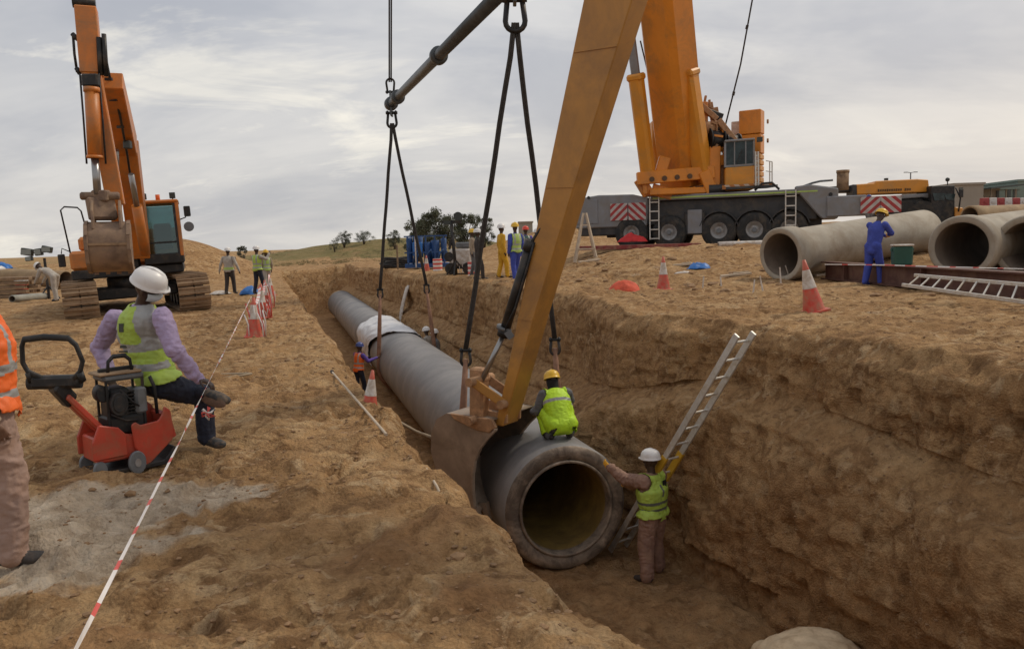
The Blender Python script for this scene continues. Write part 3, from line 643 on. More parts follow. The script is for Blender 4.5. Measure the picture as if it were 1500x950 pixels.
    cp(nk-sp2*.02*s, hd-hu*.03*s, .060, .054, 'head')
    rot = Matrix((hr, lk, hu)).transposed()
    mb.ball(hd+hu*.02*s-lk*.005*s, .1*s, 10, (.78, .98, 1.06), rot)
    caps.append((np.array(hd), np.array(hd+hu*.03*s), .095*s, .09*s, 'head'))
    cp(hd-hu*.05*s+lk*.035*s, hd-hu*.085*s+lk*.055*s, .052, .030, 'head')          # jaw, chin
    cp(hd+lk*.088*s+hu*.01*s, hd+lk*.108*s-hu*.025*s, .010, .014, 'head')          # nose
    cp(hd+lk*.082*s-hu*.055*s-hr*.018*s, hd+lk*.082*s-hu*.055*s+hr*.018*s, .011, .011, 'head')   # mouth
    for q in (-1, 1):
        cp(hd+hr*q*.078*s-hu*.0*s-lk*.005*s, hd+hr*q*.082*s-hu*.035*s-lk*.002*s, .016, .011, 'head')
    co, no, fs = remesh(mb, vox*s)
    allc = T+caps
    axs = np.zeros(len(co)); axl = np.ones(len(co)); best = np.full(len(co), 1e9); bt = np.zeros(len(co), int); names = ['torso', 'hip', 'arm', 'fore', 'leg', 'shoe', 'hand', 'head']
    for a, b, ra, rb, t in allc:
        ab = b-a; L2 = max(ab @ ab, 1e-9); k = np.clip(((co-a) @ ab)/L2, 0, 1); dd = np.linalg.norm(co-(a+k[:, None]*ab), axis=1)/(ra+(rb-ra)*k)
        if t == 'hand': dd = dd*1.05
        u = dd < best; best[u] = dd[u]; bt[u] = names.index(t); axs[u] = (k*math.sqrt(L2))[u]; axl[u] = math.sqrt(L2)
    nkp = np.array(nk); 
    cloth = np.isin(bt, [0, 1, 2, 3, 4])
    if wrinkle:
        w = fbm(co*np.array([1, 1, .55])+len(label), 8/s, 3, 81, .6, ridge=True)*.9+fbm(co*np.array([1, 1, 1.6]), 19/s, 2, 82, ridge=True)*.45
        limb = np.isin(bt, [2, 3, 4]); jn = np.exp(-np.minimum(axs, axl-axs)/(.09*s))
        w = w+limb*(.35+1.1*jn)*np.sin(axs/s*2*math.pi/.085+9.0*fbm(co, 5/s, 2, 83))*sstep(-.1, .45, fbm(co, 8/s, 2, 84))*.6
        co = co+no*(w*wrinkle*s*cloth)[:, None]
    mats = [shirt, trousers, skin, shoe, gloves or skin]
    md = {0: 0, 1: 1, 2: 0, 3: 0 if sleeves else 2, 4: 1, 5: 3, 6: 4, 7: 2}
    fa = [max(set([bt[i] for i in f]), key=[bt[i] for i in f].count) for f in fs]
    o = MB(); o.v = [tuple(c) for c in co]; o.f = [list(f) for f in fs]; o.m = [md[t] for t in fa]; o.sm = [True]*len(fs)
    o.obj('body', mats, Rt)
    # vest: the torso cloth lifted off the body
    if vest:
        P0 = np.array(pel); sp = np.array((nk-pel)); Ls = np.linalg.norm(sp); spn = sp/Ls; hcoord = ((co-P0) @ spn)/Ls; lat = (co-P0) @ np.array(ax2)/s; fwd = (co-P0) @ np.array(ay2)/s
        thr = .165
        selv = (((bt == 0) | (bt == 1) | ((bt == 4) & (hcoord > hem-.05))) & (hcoord > hem-.12) & (hcoord < 1.02)) | ((bt == 2) & (hcoord > .78) & (np.abs(lat) < .175))
        fsel = [k for k, f in enumerate(fs) if all(selv[i] for i in f)]
        used = sorted({i for k in fsel for i in fs[k]}); mp = {i: n for n, i in enumerate(used)}
        fl = np.clip((.30-hcoord)/.3, 0, 1)*.02
        vo = co+no*((.014+fl)*s)[:, None]
        vb = MB(); vb.v = [tuple(vo[i]) for i in used]
        for k in fsel:
            f = fs[k]; h_ = np.mean([hcoord[i] for i in f]); l_ = np.mean([lat[i] for i in f]); w_ = np.mean([fwd[i] for i in f])
            vb.f.append([mp[i] for i in f]); vb.sm.append(True)
            vb.m.append(vestfn(h_, l_, w_) if vestfn else (1 if (.10 < h_ < .19 or .36 < h_ < .46 or (h_ > .46 and .07 < abs(l_) < .115)) else 0))
        vo_ = vb.obj('vest', [vest, band, 'navyprint', shirt], Rt)
        so = vo_.modifiers.new('thickness', 'SOLIDIFY'); so.thickness = .006*s; so.offset = 1
    # eyes
    for q in (-1, 1):
        e = MB(); e.ball(hd+lk*.086*s+hr*q*.032*s+hu*.018*s, .012*s, 5); e.obj('eye', 'white', Rt)
    if helmet:
        h = MB(); h.x = Matrix.Translation(hd+hu*.045*s) @ rot.to_4x4() @ Matrix.Diagonal((1, 1.17, 1, 1)) @ Matrix.Scale(s, 4)
        pr = [(.128, -.012), (.128, -.002), (.122, .004), (.120, .03), (.113, .065), (.094, .098), (.062, .120), (.028, .130), (.001, .132)]
        h.lathe(pr, 28); h.lathe([(.128, -.012), (.118, -.010), (.114, .03), (.09, .09), (.001, .12)], 28)
        # peak at the front and a raised crown ridge
        pk = [(-.085, .095), (-.05, .135), (0, .152), (.05, .135), (.085, .095)]
        h.add([(a, b, .0) for a, b in pk]+[(a, b*.9-.0, .012) for a, b in pk]+[(a, b, -.008) for a, b in pk], [(0, 1, 6, 5), (1, 2, 7, 6), (2, 3, 8, 7), (3, 4, 9, 8), (10, 11, 1, 0), (11, 12, 2, 1), (12, 13, 3, 2), (13, 14, 4, 3), (14, 13, 12, 11, 10)])
        h.tube([(0, .10, .062), (0, .06, .115), (0, 0, .136), (0, -.06, .118), (0, -.10, .065)], .011, 8)
        ho = h.obj('helmet', helmet, Rt)
    if wrap:
        w = MB(); 
        for i in range(14):
            a = math.pi*(.05+.9*i/13)
            w.add([], [])
        nn = 14; vs = []
        for k, (rr, hh) in enumerate(((.090, .05), (.098, .0), (.098, -.05), (.092, -.10), (.10, -.15), (.085, -.205))):
            for i in range(nn):
                a = math.pi*(-.12+1.24*i/(nn-1))
                p = hd+hr*(math.cos(a)*rr*s*.92)-lk*(math.sin(a)*rr*s*1.05)+hu*hh*s+(hr*(.006*math.sin(7*a+k)))*s
                vs.append(p)
        w.smooth = True; w.add(vs, [(k*nn+i, k*nn+i+1, (k+1)*nn+i+1, (k+1)*nn+i) for k in range(5) for i in range(nn-1)])
        wo = w.obj('neck_cloth', wrap, Rt); so = wo.modifiers.new('thickness', 'SOLIDIFY'); so.thickness = .01
    if mask:
        w = MB(); w.x = Matrix.Translation(hd-hu*.04*s) @ rot.to_4x4() @ Matrix.Scale(s, 4); w.smooth = True; nn = 9; vs = []
        for k, (rr, hh, ex) in enumerate(((.088, .035, .014), (.090, .008, .034), (.084, -.02, .03), (.062, -.045, .028))):
            for i in range(nn):
                a = math.pi*(.1+.8*i/(nn-1)); vs.append((math.cos(a)*rr, math.sin(a)*(rr+ex)+.006, hh))
        w.add(vs, [(k*nn+i, k*nn+i+1, (k+1)*nn+i+1, (k+1)*nn+i) for k in range(3) for i in range(nn-1)])
        wo = w.obj('face_mask', 'mask', Rt); so = wo.modifiers.new('thickness', 'SOLIDIFY'); so.thickness = .004
    if back:
        c = ch+ay2*0; 
        for (du, dl, w_, h_, mt) in back:
            p = ch.lerp(nk, du)+ax2*dl*s-ay2*(.155*s)
            # rest on the vest's back: cast from outside
            from mathutils.bvhtree import BVHTree
            bv = BVHTree.FromPolygons([Vector(c_) for c_ in co], [list(f) for f in fs])
            hit = bv.ray_cast(p-ay2*.4, ay2)
            if hit[0] is None: continue
            q_ = MB(); pt = hit[0]-ay2*.026*s; q_.box(pt, (w_*s, .006, h_*s), Matrix((ax2, ay2, sp2)).transposed()); q_.obj('vest_print', mt, Rt)
    return Rt

# 1 seated on the compactor, left ankle over right knee, back three quarters to the camera
B0 = at(232, 560, 6.35)
def PZ(px, py, y): return at(px, py, y)
Jm = {}
Jm['pel'] = at(228, 548, 6.38); Jm['chest'] = at(208, 490, 6.36); Jm['neck'] = at(207, 448, 6.30); Jm['head'] = at(216, 421, 6.25)
Jm['shL'] = at(170, 466, 6.42); Jm['shR'] = at(237, 463, 6.16)
Jm['elL'] = at(146, 508, 6.55); Jm['wrL'] = at(160, 546, 6.45); Jm['elR'] = at(255, 512, 6.08); Jm['wrR'] = at(290, 553, 6.20)
Jm['hipL'] = at(222, 560, 6.50); Jm['hipR'] = at(236, 562, 6.30)
Jm['knR'] = at(297, 580, 6.55); f0 = onz(306, 660, .03); Jm['anR'] = V3(*at(303, 652, 6.55)); Jm['anR'].z = gz(Jm['anR'].x, Jm['anR'].y)+.10; Jm['toR'] = Jm['anR']+V3(.15, -.05, -.055)
Jm['knL'] = at(262, 575, 6.95); Jm['anL'] = at(300, 574, 6.42); Jm['toL'] = at(332, 586, 6.30)
Jm['_f'] = V3(.8, .6, 0); Jm['_look'] = V3(.93, .12, -.30).normalized(); Jm['_s'] = .97; Jm['_base'] = V3(Jm['pel'].x, Jm['pel'].y, gz(Jm['pel'].x, Jm['pel'].y))
Jm['hdR'] = V3(.75, .0, -.35); Jm['pnR'] = V3(0, 0, -1); Jm['hdL'] = V3(.2, -.1, -.9); Jm['curl'] = .55
def vf1(h, l, w):
    if w > 0.02: return 1 if .30 < h < .40 else 0
    if .12 < h < .22 or .40 < h < .52: return 1
    if h > .52 and (l > .085 or l < -.125): return 1
    return 0
person(Jm, 'man in lilac shirt and white helmet perched on the red plate compactor', 'lilac', 'navy', 'shoe', 'skin', vest='lime', helmet='white', vox=.0085, mask=True, vestfn=vf1, hem=-.02, wrinkle=.014, loose=1.09,
       back=[(.42, -.035, .055, .075, 'navyprint'), (-.25, -.03, .10, .022, 'navyprint'), (-.42, -.02, .14, .014, 'navyprint'), (-.55, -.05, .05, .014, 'navyprint')])
_r = bpy.data.objects['person']; m_ = MB(); _d = (Jm['toL']-Jm['anL']).normalized(); m_.x = Matrix.Translation(Jm['anL'].lerp(Jm['toL'], .45)+V3(-.005, -.036, -.03)) @ Matrix((_d, V3(.1, -1, .1).cross(_d).normalized(), V3(.1, -1, .1).normalized())).transposed().to_4x4()
m_.ball((0, 0, 0), 1, 9, (.155, .05, .022)); m_.obj('shoe_sole', 'sole', _r)
# 2 orange vest at the left edge
J = stand_pose(-2.92, 4.32, gz(-2.92, 4.32), 60, 1.70, stride=.04, armR=((.06, -.10, -.27), (.04, .03, -.52)), lean=-.03)
person(J, 'man in orange vest and beige trousers cut off by the left edge of the photo', 'tancloth', 'beigecloth', 'black', 'skinmid', vest='orangevest', helmet='white', vox=.010, loose=1.15, hem=.0, wrinkle=.018)
# 3 worker with hands on the pipe rim
zf = gz(1.92, 10.85)
J = stand_pose(1.92, 10.85, zf, -45, 1.78, stride=.05, spread=.21, armL=((-.12, .22, .02), (-.18, .42, .16)), armR=((-.06, .20, -.22), (-.34, .28, -.10)), lean=.05, look=-60)
J['curl'] = .7
def vf3(h, l, w):
    if .14 < h < .21 or .32 < h < .39: return 1
    if w < 0 and .5 < h < .78 and -.035 < l < .0: return 1
    return 0
person(J, 'man in white helmet and lime vest standing at the open pipe end in the trench', 'browncloth', 'browncloth', 'darkcloth', 'skin', vest='lime', helmet='white', vox=.010, gloves='glove', vestfn=vf3, band='darkreflect', loose=1.38, hem=.0, wrinkle=.016, back=[(.35, .07, .085, .14, 'hair'), (.45, .07, .03, .05, 'silver')])
# 4 squatting on top of the pipe
c = UV(10.95, 3.85, -1.235)
J = {}; f = V3(-ST, CT, 0); r = V3(CT, ST, 0); up = V3(0, 0, 1)
J['pel'] = c+up*.20-f*.03; J['chest'] = J['pel']+up*.30+f*.16; J['neck'] = J['pel']+up*.44+f*.30; J['head'] = J['neck']+up*.10+f*.15
for S_, q in (('L', -1), ('R', 1)):
    J['sh'+S_] = J['pel']+up*.42+f*.25+r*q*.19; J['hip'+S_] = J['pel']+r*q*.10; J['kn'+S_] = J['pel']+up*.20+f*.34+r*q*(.20)
    J['an'+S_] = c+f*.04+r*q*.16+up*(.075-.03); J['to'+S_] = J['an'+S_]+f*.16-up*.035+r*q*.03
    J['el'+S_] = J['sh'+S_]-up*.14+f*.12+r*q*.10; J['wr'+S_] = J['el'+S_]-up*.10+f*.18-r*q*.05
J['elL'] = J['shL']+r*-.10-up*.24+f*.02; J['wrL'] = J['elL']-up*.05+f*.2
J['head'] = J['neck']+up*.16+f*.06
J['_f'] = f; J['_look'] = (f-up*.5).normalized(); J['_s'] = 1.0; J['_base'] = c
person(J, 'man in yellow helmet and bright lime jacket squatting on top of the near pipe end', 'greycloth', 'greycloth', 'darkcloth', 'skin', vest='limebright', helmet='yellowhelmet', vox=.010, gloves='glove', wrap='hair', vestfn=lambda h, l, w: 1 if .60 < h < .68 and w < .05 else 0, loose=1.15, hem=-.10, wrinkle=.010)
# 5 in the trench left of the pipe
p = UV(25.2, 2.1, -3.10)
J = stand_pose(p.x, p.y, p.z, 40, 1.70, armR=((.1, .12, -.2), (.16, .42, -.12)), armL=((-.06, .14, -.22), (.08, .40, -.15)), lean=.12)
person(J, 'man in dark blue helmet and orange vest beside the wrapped pipe joint', 'purplecloth', 'navy', 'black', 'skin', vest='orangevest', helmet='bluehelmet', vox=.018)
for q, (u_, v_, lab, hm) in enumerate(((27.0, 4.95, 'man in white helmet, left of the two in the gap behind the pipe', 15), (26.6, 5.12, 'man in white helmet, right of the two in the gap behind the pipe', -20))):
    if q == 0: p = UV(27.6, 4.78, -3.0)
    else: p = UV(26.7, 4.92, -3.0)
    J = stand_pose(p.x, p.y, p.z, -90+hm, 1.72, lean=.1)
    person(J, lab, 'palecloth' if q == 0 else 'greycloth', 'greycloth', 'black', 'skin', helmet='white', vox=.02, vest=None, group='workers behind the pipe')
# left bank far pair + one
def far_person(px, py, head, label, h=1.74, **k):
    zz = k.pop('z', None); yy = k.pop('y', None); pose = k.pop('pose', {})
    if yy is None: p = onground(px, py)
    else: p = at(px, py, yy); p.z = gz(p.x, p.y)
    J = stand_pose(p.x, p.y, p.z, head, h, **pose); k.setdefault('vox', .02)
    return person(J, label, **k)
far_person(338, 431, 5, 'man seen from behind in pale shirt with a lime waist band on the left bank', shirt='palecloth', trousers='darkcloth', helmet='white', vest='palecloth', band='limedull', vestfn=lambda h, l, w: 1 if .05 < h < .22 else 0, pose=dict(armL=((-.12, -.02, -.26), (-.20, .03, -.50)), armR=((.12, -.02, -.26), (.2, .03, -.5))))
far_person(380, 430, 30, 'man in lime vest and blue trousers behind the row of barrier cones', shirt='palecloth', trousers='navy', helmet='white', vest='lime', y=30, pose=dict(armL=((-.02, .2, -.15), (.12, .3, .05)), armR=((.1, .2, -.1), (.1, .35, .1))))
far_person(392, 424, -40, 'man in grey green vest half hidden behind the lime vested man', shirt='tancloth', trousers='palecloth', helmet='yellowhelmet', vest='limedull', y=33, h=1.6)
far_person(737, 406, 70, 'man in yellow coveralls and white helmet on the right bank', shirt='yellowcloth', trousers='yellowcloth', shoe='black', helmet='white', y=27.5, h=1.78, loose=1.1)
far_person(756, 412, -35, 'man in blue coveralls, pale green vest and yellow helmet beside the yellow coveralls', shirt='bluecloth', trousers='bluecloth', helmet='yellowhelmet', vest='limedull', y=25.5, h=1.78, loose=1.1)
far_person(771, 395, -20, 'man in red helmet and violet shirt, second from the excavator arm', shirt='purplecloth', trousers='bluecloth', helmet='redhelmet', vest='green', y=29)
far_person(787, 392, -60, 'man in red shirt, nearest the excavator arm on the far bank', shirt='redcloth', trousers='darkcloth', helmet='white', y=30, h=1.66)
far_person(702, 402, 80, 'man in dark clothes standing beside the white compressor', shirt='darkcloth', trousers='darkcloth', helmet='white', y=28, h=1.72)
far_person(694, 398, 100, 'man in pale shirt behind the white compressor', shirt='tancloth', trousers='greycloth', helmet='yellowhelmet', y=30.5, h=1.72)
# leaning on the green bin, one foot forward
_a = onground(1210, 411); _b = onground(1500, 440); _t = .30; p = _a.lerp(_b, _t)+V3(-.12, -.42, 0); p.z = gz(p.x, p.y); J = stand_pose(p.x, p.y, p.z, 60, 1.74, lean=.30, armR=((.03, .2, -.2), (-.12, .34, -.22)), armL=((-.0, .2, -.2), (.12, .34, -.24)), stride=.12, look=130, bendhead=.3)
J['pel'] = J['pel']-V3(0, 0, .12); 
person(J, 'man in blue coveralls and yellow helmet leaning on the green bin by the brown beam', 'bluecloth', 'bluecloth', 'bluecloth', 'skin', vest=None, helmet='yellowhelmet', vox=.014, loose=1.12, gloves='glove')
BLUE_MAN = p
# bending beside the floodlights, far left
p = onground(83, 441); f_ = V3(-.9, .1, 0)
J = stand_pose(p.x, p.y, p.z, -80, 1.66, lean=1.05, armL=((-.02, .1, -.25), (.0, .25, -.45)), armR=((.02, .1, -.25), (.0, .25, -.45)))
person(J, 'man in pale clothes and white helmet bending over beside the floodlight mast', 'palecloth', 'palecloth', 'black', 'skin', helmet='white', vox=.02, loose=1.1)
p = onground(78, 436)
# ------------------------------------------------------------------ pipes, slings, spreader
PV = 3.77; PZC = -2.20
def pipe_axis(u, z=PZC): return UV(u, PV, z)
AX = V3(-ST, CT, 0)
def ring_frame(d):
    d = d.normalized(); t = V3(0, 0, 1); x = d.cross(t).normalized(); y = x.cross(d); return Matrix((x, y, d)).transposed()
def big_pipe():
    c = pipe_axis(10.58); Rt = root('large_pipe', (c.x, c.y, FLOOR), 'long dark grey coated pipe hanging in slings in the trench, open end to the camera', 'pipe')
    F = ring_frame(AX); Lg = 21.3; Ro = .945
    b = MB(); b.lathe([(Ro-.02, .0), (Ro, .03)]+[(Ro, k) for k in np.linspace(.6, Lg-.6, 24)]+[(Ro, Lg)], 64, c, F); b.obj('pipe_wall', 'pipegrey', Rt)
    # mortar end face: bevelled outer shoulder, recessed joint, lip
    e = MB(); e.lathe([(Ro-.02, .0), (Ro-.035, -.028), (Ro-.10, -.04), (.74, -.045), (.735, -.02), (.722, -.02)], 64, c, F); e.obj('end_face', 'pipeface', Rt)
    e = MB(); e.lathe([(.722, -.02), (.72, -.065), (.708, -.072), (.686, -.07), (.680, -.05), (.680, .12)], 64, c, F); e.obj('joint_ring', 'pipeface', Rt)
    e = MB(); e.lathe([(.680, .12), (.672, .3), (.672, Lg), (Ro, Lg)], 48, c, F); e.obj('bore', 'pipebore', Rt)
    return Rt
big_pipe()
def far_pipe():
    c = UV(32.4, PV-.02, PZC-.02); d = (UV(56.5, PV-.05, PZC-.05)-c); F = ring_frame(d); L_ = d.length
    Rt = root('laid_pipe', (c.x, c.y, FLOOR), 'grey pipe already laid at the far end of the trench beyond the white sheet', 'pipe')
    b = MB(); b.lathe([(.66, 0), (.92, 0), (.92, 3), (.92, 10), (.92, L_-.5), (.93, L_-.5), (.93, L_), (.66, L_)], 48, c, F); b.obj('pipe_wall', 'pipegrey', Rt)
    b = MB(); b.lathe([(.94, L_-.25), (.96, L_-.2), (.96, L_+.06), (.66, L_+.06)], 40, c, F); b.obj('end_collar', 'sandpipe', Rt)
far_pipe()
# sheet over the joint
def sheet():
    nu, na = 46, 60; us = np.linspace(27.4, 33.6, nu); aa = np.linspace(R(-18), R(205), na); P = []
    for i, u in enumerate(us):
        for a in aa:
            edge = .5+.5*math.sin(a*1.7+.6)
            P.append((u, a))
    P = np.array(P); u, a = P[:, 0], P[:, 1]; n = fbm(np.stack([u*1.2, a*1.5, a*0], 1), 1.3, 4, 91, .6, ridge=True); n2 = fbm(np.stack([u*1.0, a*.6, a*0], 1), 1.0, 2, 92)
    r = .965+.09*np.abs(n)+.20*np.clip(np.cos(a)*0+np.exp(-((a-R(150))/.35)**2), 0, 1)*(.6+.6*n2)
    uu = 30.2+(u-30.6)*(.42+.75*np.sin(a*.9+.25)**2+.5*n2)+.5*n2
    x = -ST*uu+CT*(PV+np.cos(a)*r); y = CT*uu+ST*(PV+np.cos(a)*r); z = PZC+np.sin(a)*r
    vs = np.stack([x, y, z], 1).tolist(); fs = [(i*na+j, i*na+j+1, (i+1)*na+j+1, (i+1)*na+j) for i in range(nu-1) for j in range(na-1)]
    m = MB(); m.smooth = True; m.add(vs, fs); o = m.obj('plastic_sheet', 'sheet'); so = o.modifiers.new('t', 'SOLIDIFY'); so.thickness = .01
    tag(o, 'crumpled white sheet draped over the pipe joint', 'plastic sheet')
sheet()
def slab():
    a = UV(36.5, 5.25, -1.75); Rt = root('curved_slab', a, 'pale curved slab leaning on the trench wall behind the pipe', 'slab'); m = MB(); n = 10; vs = []
    for k in range(n):
        t = k/(n-1); u = 36.5+.35*t; z = -2.6+2.45*t; v = 4.95+.55*t**1.8
        for w in (-.32, .32): vs += [UV(u+w, v, z), UV(u+w, v+.07, z)]
    fs = []
    for k in range(n-1):
        b = 4*k; c = b+4; fs += [(b, b+2, c+2, c), (b+1, c+1, c+3, b+3), (b, c, c+1, b+1), (b+2, b+3, c+3, c+2)]
    fs += [(0, 1, 3, 2), (4*n-4, 4*n-2, 4*n-1, 4*n-3)]
    m.smooth = True; m.add(vs, fs); m.obj('slab_panel', 'whiteplastic', Rt)
slab()
HOOK = V3(-1.2, 18.5, 36)
farT = at(573, 168, 26.0); nearT = at(744, -14, 13.6); spA = at(573, 152, 26.0); spB = at(753, -30, 13.6)
def shackle(m, c, w, h, r, d=V3(0, 0, 1), side=V3(1, 0, 0)):
    """bow shackle: bow and pin; d points from bow to pin"""
    pts = [c+side*(w*math.cos(a))+d*(-h*.45+w*math.sin(a)*-1.0) for a in np.linspace(0, math.pi, 9)]
    pts = [c+side*w*.75+d*h*.5]+pts+[c-side*w*.75+d*h*.5]; m.tube(pts, r, 8); m.cyl(c+side*w*1.25+d*h*.5, c-side*w*1.25+d*h*.5, r*1.15, n=10)
    m.cyl(c+side*w*1.05+d*h*.5, c+side*w*.75+d*h*.5, r*1.8, n=10); m.cyl(c-side*w*1.05+d*h*.5, c-side*w*.75+d*h*.5, r*1.8, n=10)
def spreader():
    d = (spB-spA).normalized(); L_ = (spB-spA).length
    Rt = root('spreader_beam', spA, 'round grey spreader beam with collars hanging above the trench', 'spreader beam')
    m = MB(); m.cyl(spA, spB, .135, n=28); m.obj('beam_tube', 'beam', Rt)
    for t in (0.0, .10, .55, 1.0):
        p = spA+d*L_*t; F = ring_frame(d); m = MB(); w = .10 if t not in (0., 1.) else .14
        m.lathe([(.137, -w), (.205, -w), (.215, -w+.03), (.215, w-.03), (.205, w), (.137, w)], 28, p, F); m.obj('collar', 'beam', Rt, smooth=None)
    for p in (spA, spB):
        m = MB(); m.box(p+V3(0, 0, .22), (.06, .3, .36)); m.box(p-V3(0, 0, .22), (.06, .3, .36)); m.obj('lug', 'beam', Rt, bevel=.01)
    for p in (spA, spB):
        m = MB(); shackle(m, p+V3(0, 0, .52), .13, .30, .034, V3(0, 0, -1)); m.obj('shackle', 'blacksteel', Rt)
        s_ = 1.0 if p is spA else 1.1
        m = MB(); shackle(m, p-V3(0, 0, .46*s_), .15*s_, .34*s_, .042*s_, V3(0, 0, 1)); m.obj('shackle', 'blacksteel', Rt)
    return Rt
spreader()
def hoist():
    Rt = root('hoist_rope', HOOK, 'dark hoist ropes running up from the spreader beam ends to the crane hook', 'hoist rope')
    for p in (spA, spB):
        for k in (-1, 1):
            m = MB(); m.tube([p+V3(k*.03, 0, .68), HOOK+V3(k*.05, 0, 0)], .026, 8); m.obj('rope_leg', 'rope', Rt)
    m = MB(); m.box(HOOK+V3(0, 0, .9), (.9, .5, 1.6)); m.cyl(HOOK+V3(-.3, 0, .5), HOOK+V3(.3, 0, .5), .5, n=20); m.obj('hook_block', 'craneyellow', Rt, bevel=.05)
hoist()
def sling(top, u, lab, px_l, px_r, scale=1.0, rr=.036):
    Rt = root('lifting_sling', top, lab, 'sling')
    Ro = .955
    cen = UV(u, PV, PZC); rx = V3(CT, ST, 0)
    # tangent points of the legs on the pipe
    for q in (-1, 1):
        tp = cen+rx*q*Ro*1.0+V3(0, 0, .12); t2 = cen+rx*q*Ro*1.01+V3(0, 0, 1.15 if q < 0 else 1.25)
        j = top.lerp(t2, .86 if scale < 1.2 else .80)
        m = MB(); pts = [top+V3(q*.02, 0, 0)]+[top.lerp(j, k/10)+V3(math.sin(k*1.7)*.006, 0, 0) for k in range(1, 10)]+[j]
        for k_ in (-1, 1): m.tube([p+V3(k_*rr*.75, 0, 0) for p in pts], rr, 8)
        m.obj('rope_leg', 'rope', Rt)
        m = MB(); shackle(m, j-V3(0, 0, .10), .085, .20, .026, V3(0, 0, 1)); m.obj('shackle', 'blacksteel', Rt)
        # lower wet part of the leg and belt round the pipe
        m = MB(); pts = [j-V3(0, 0, .20), j.lerp(tp, .5), tp]
        m.cur = 0
        w = .13*scale**.3
        bel = [j-V3(0, 0, .16), (j-V3(0, 0, .16)).lerp(tp, .5), tp]+[cen+rx*q*(Ro+.03)*math.cos(a)+V3(0, 0, -(Ro+.03)*math.sin(a)) for a in np.linspace(.15, math.pi/2, 10)]
        m.tube(bel, [.045]+[.068]*(len(bel)-1), 10); m.obj('belt', 'belt', Rt)
    return Rt
sling(spA-V3(0, 0, .62), 25.9, 'dark two legged sling holding the far part of the grey pipe', 0, 0, 1.3, .030)
sling(spB-V3(0, 0, .70), 13.4, 'dark two legged sling holding the pipe behind the bucket arm', 0, 0, 1.0, .026)
# ------------------------------------------------------------------ ladder leaning on the right wall
def ladder(name, a, b, wid, wdir, n, lab, rail=(.035, .085), yellow=None, base=None):
    """a,b: lower and upper middle; wdir: across"""
    Rt = root(name, base or a, lab, 'ladder'); d = (b-a).normalized(); w = wdir.normalized(); nn = d.cross(w)
    for q in (-1, 1):
        m = MB(); m.cur = 0; m.bar(a+w*q*wid/2, b+w*q*wid/2, rail[0], rail[1], up=nn); m.obj('rail', 'alu', Rt, bevel=.004)
    L_ = (b-a).length
    for k in range(n):
        p = a+d*(L_*(k+.6)/n); m = MB(); m.cyl(p-w*wid/2, p+w*wid/2, .017, n=8); m.obj('rung', 'alu', Rt)
    if yellow:
        for t0, t1 in yellow:
            for q in (-1, 1):
                m = MB(); m.bar(a+w*q*wid/2+d*L_*t0, a+w*q*wid/2+d*L_*t1, rail[0]+.012, rail[1]+.012, up=nn); m.obj('yellow_sleeve', 'ladderyellow', Rt)
    return Rt
up_ = at(1092, 489, 9.85); lo_ = V3(1.56, 11.9, -3.12); dd = (up_-lo_).normalized()
ladder('leaning_ladder', lo_, up_, .34, V3(.80, .60, 0), 14, 'long aluminium ladder with yellow sleeves leaning on the right trench wall', yellow=[(.36, .49)])
# ------------------------------------------------------------------ boulder at the bottom of the picture
def boulder(name, c, sx, sy, sz, lab, mat='rock', seed=5, n=40, rotz=0.0, cat='boulder', tilt=0):
    m = MB(); m.ball((0, 0, 0), 1, n); P = np.array(m.v); nn = P/np.linalg.norm(P, axis=1, keepdims=True)
    d = 1+.16*fbm(P+seed, 1.3, 4, seed, .55)+.05*fbm(P, 5, 3, seed+1)+.015*fbm(P, 16, 2, seed+2); P = nn*d[:, None]*np.array([sx, sy, sz]); P[:, 2] = np.maximum(P[:, 2], -sz*.45)
    m.v = [tuple(p) for p in P]; o = m.obj(name, mat); o.location = c; o.rotation_euler = (tilt, 0, rotz); tag(o, lab, cat)
    bm = bmesh.new(); bm.from_mesh(o.data); bmesh.ops.remove_doubles(bm, verts=bm.verts, dist=.0005); bm.to_mesh(o.data); bm.free(); return o
p = onz(1185, 960, -2.72); boulder('boulder', (p.x, p.y, -2.84), .62, .46, .38, 'smooth pale sandstone boulder on the trench floor at the bottom of the photo', rotz=.2)
p = onz(1118, 946, -2.9); boulder('rock', (p.x, p.y, -2.95), .14, .12, .11, 'small sandy rock beside the pale boulder', seed=9, n=14, rotz=.6, cat='rock')
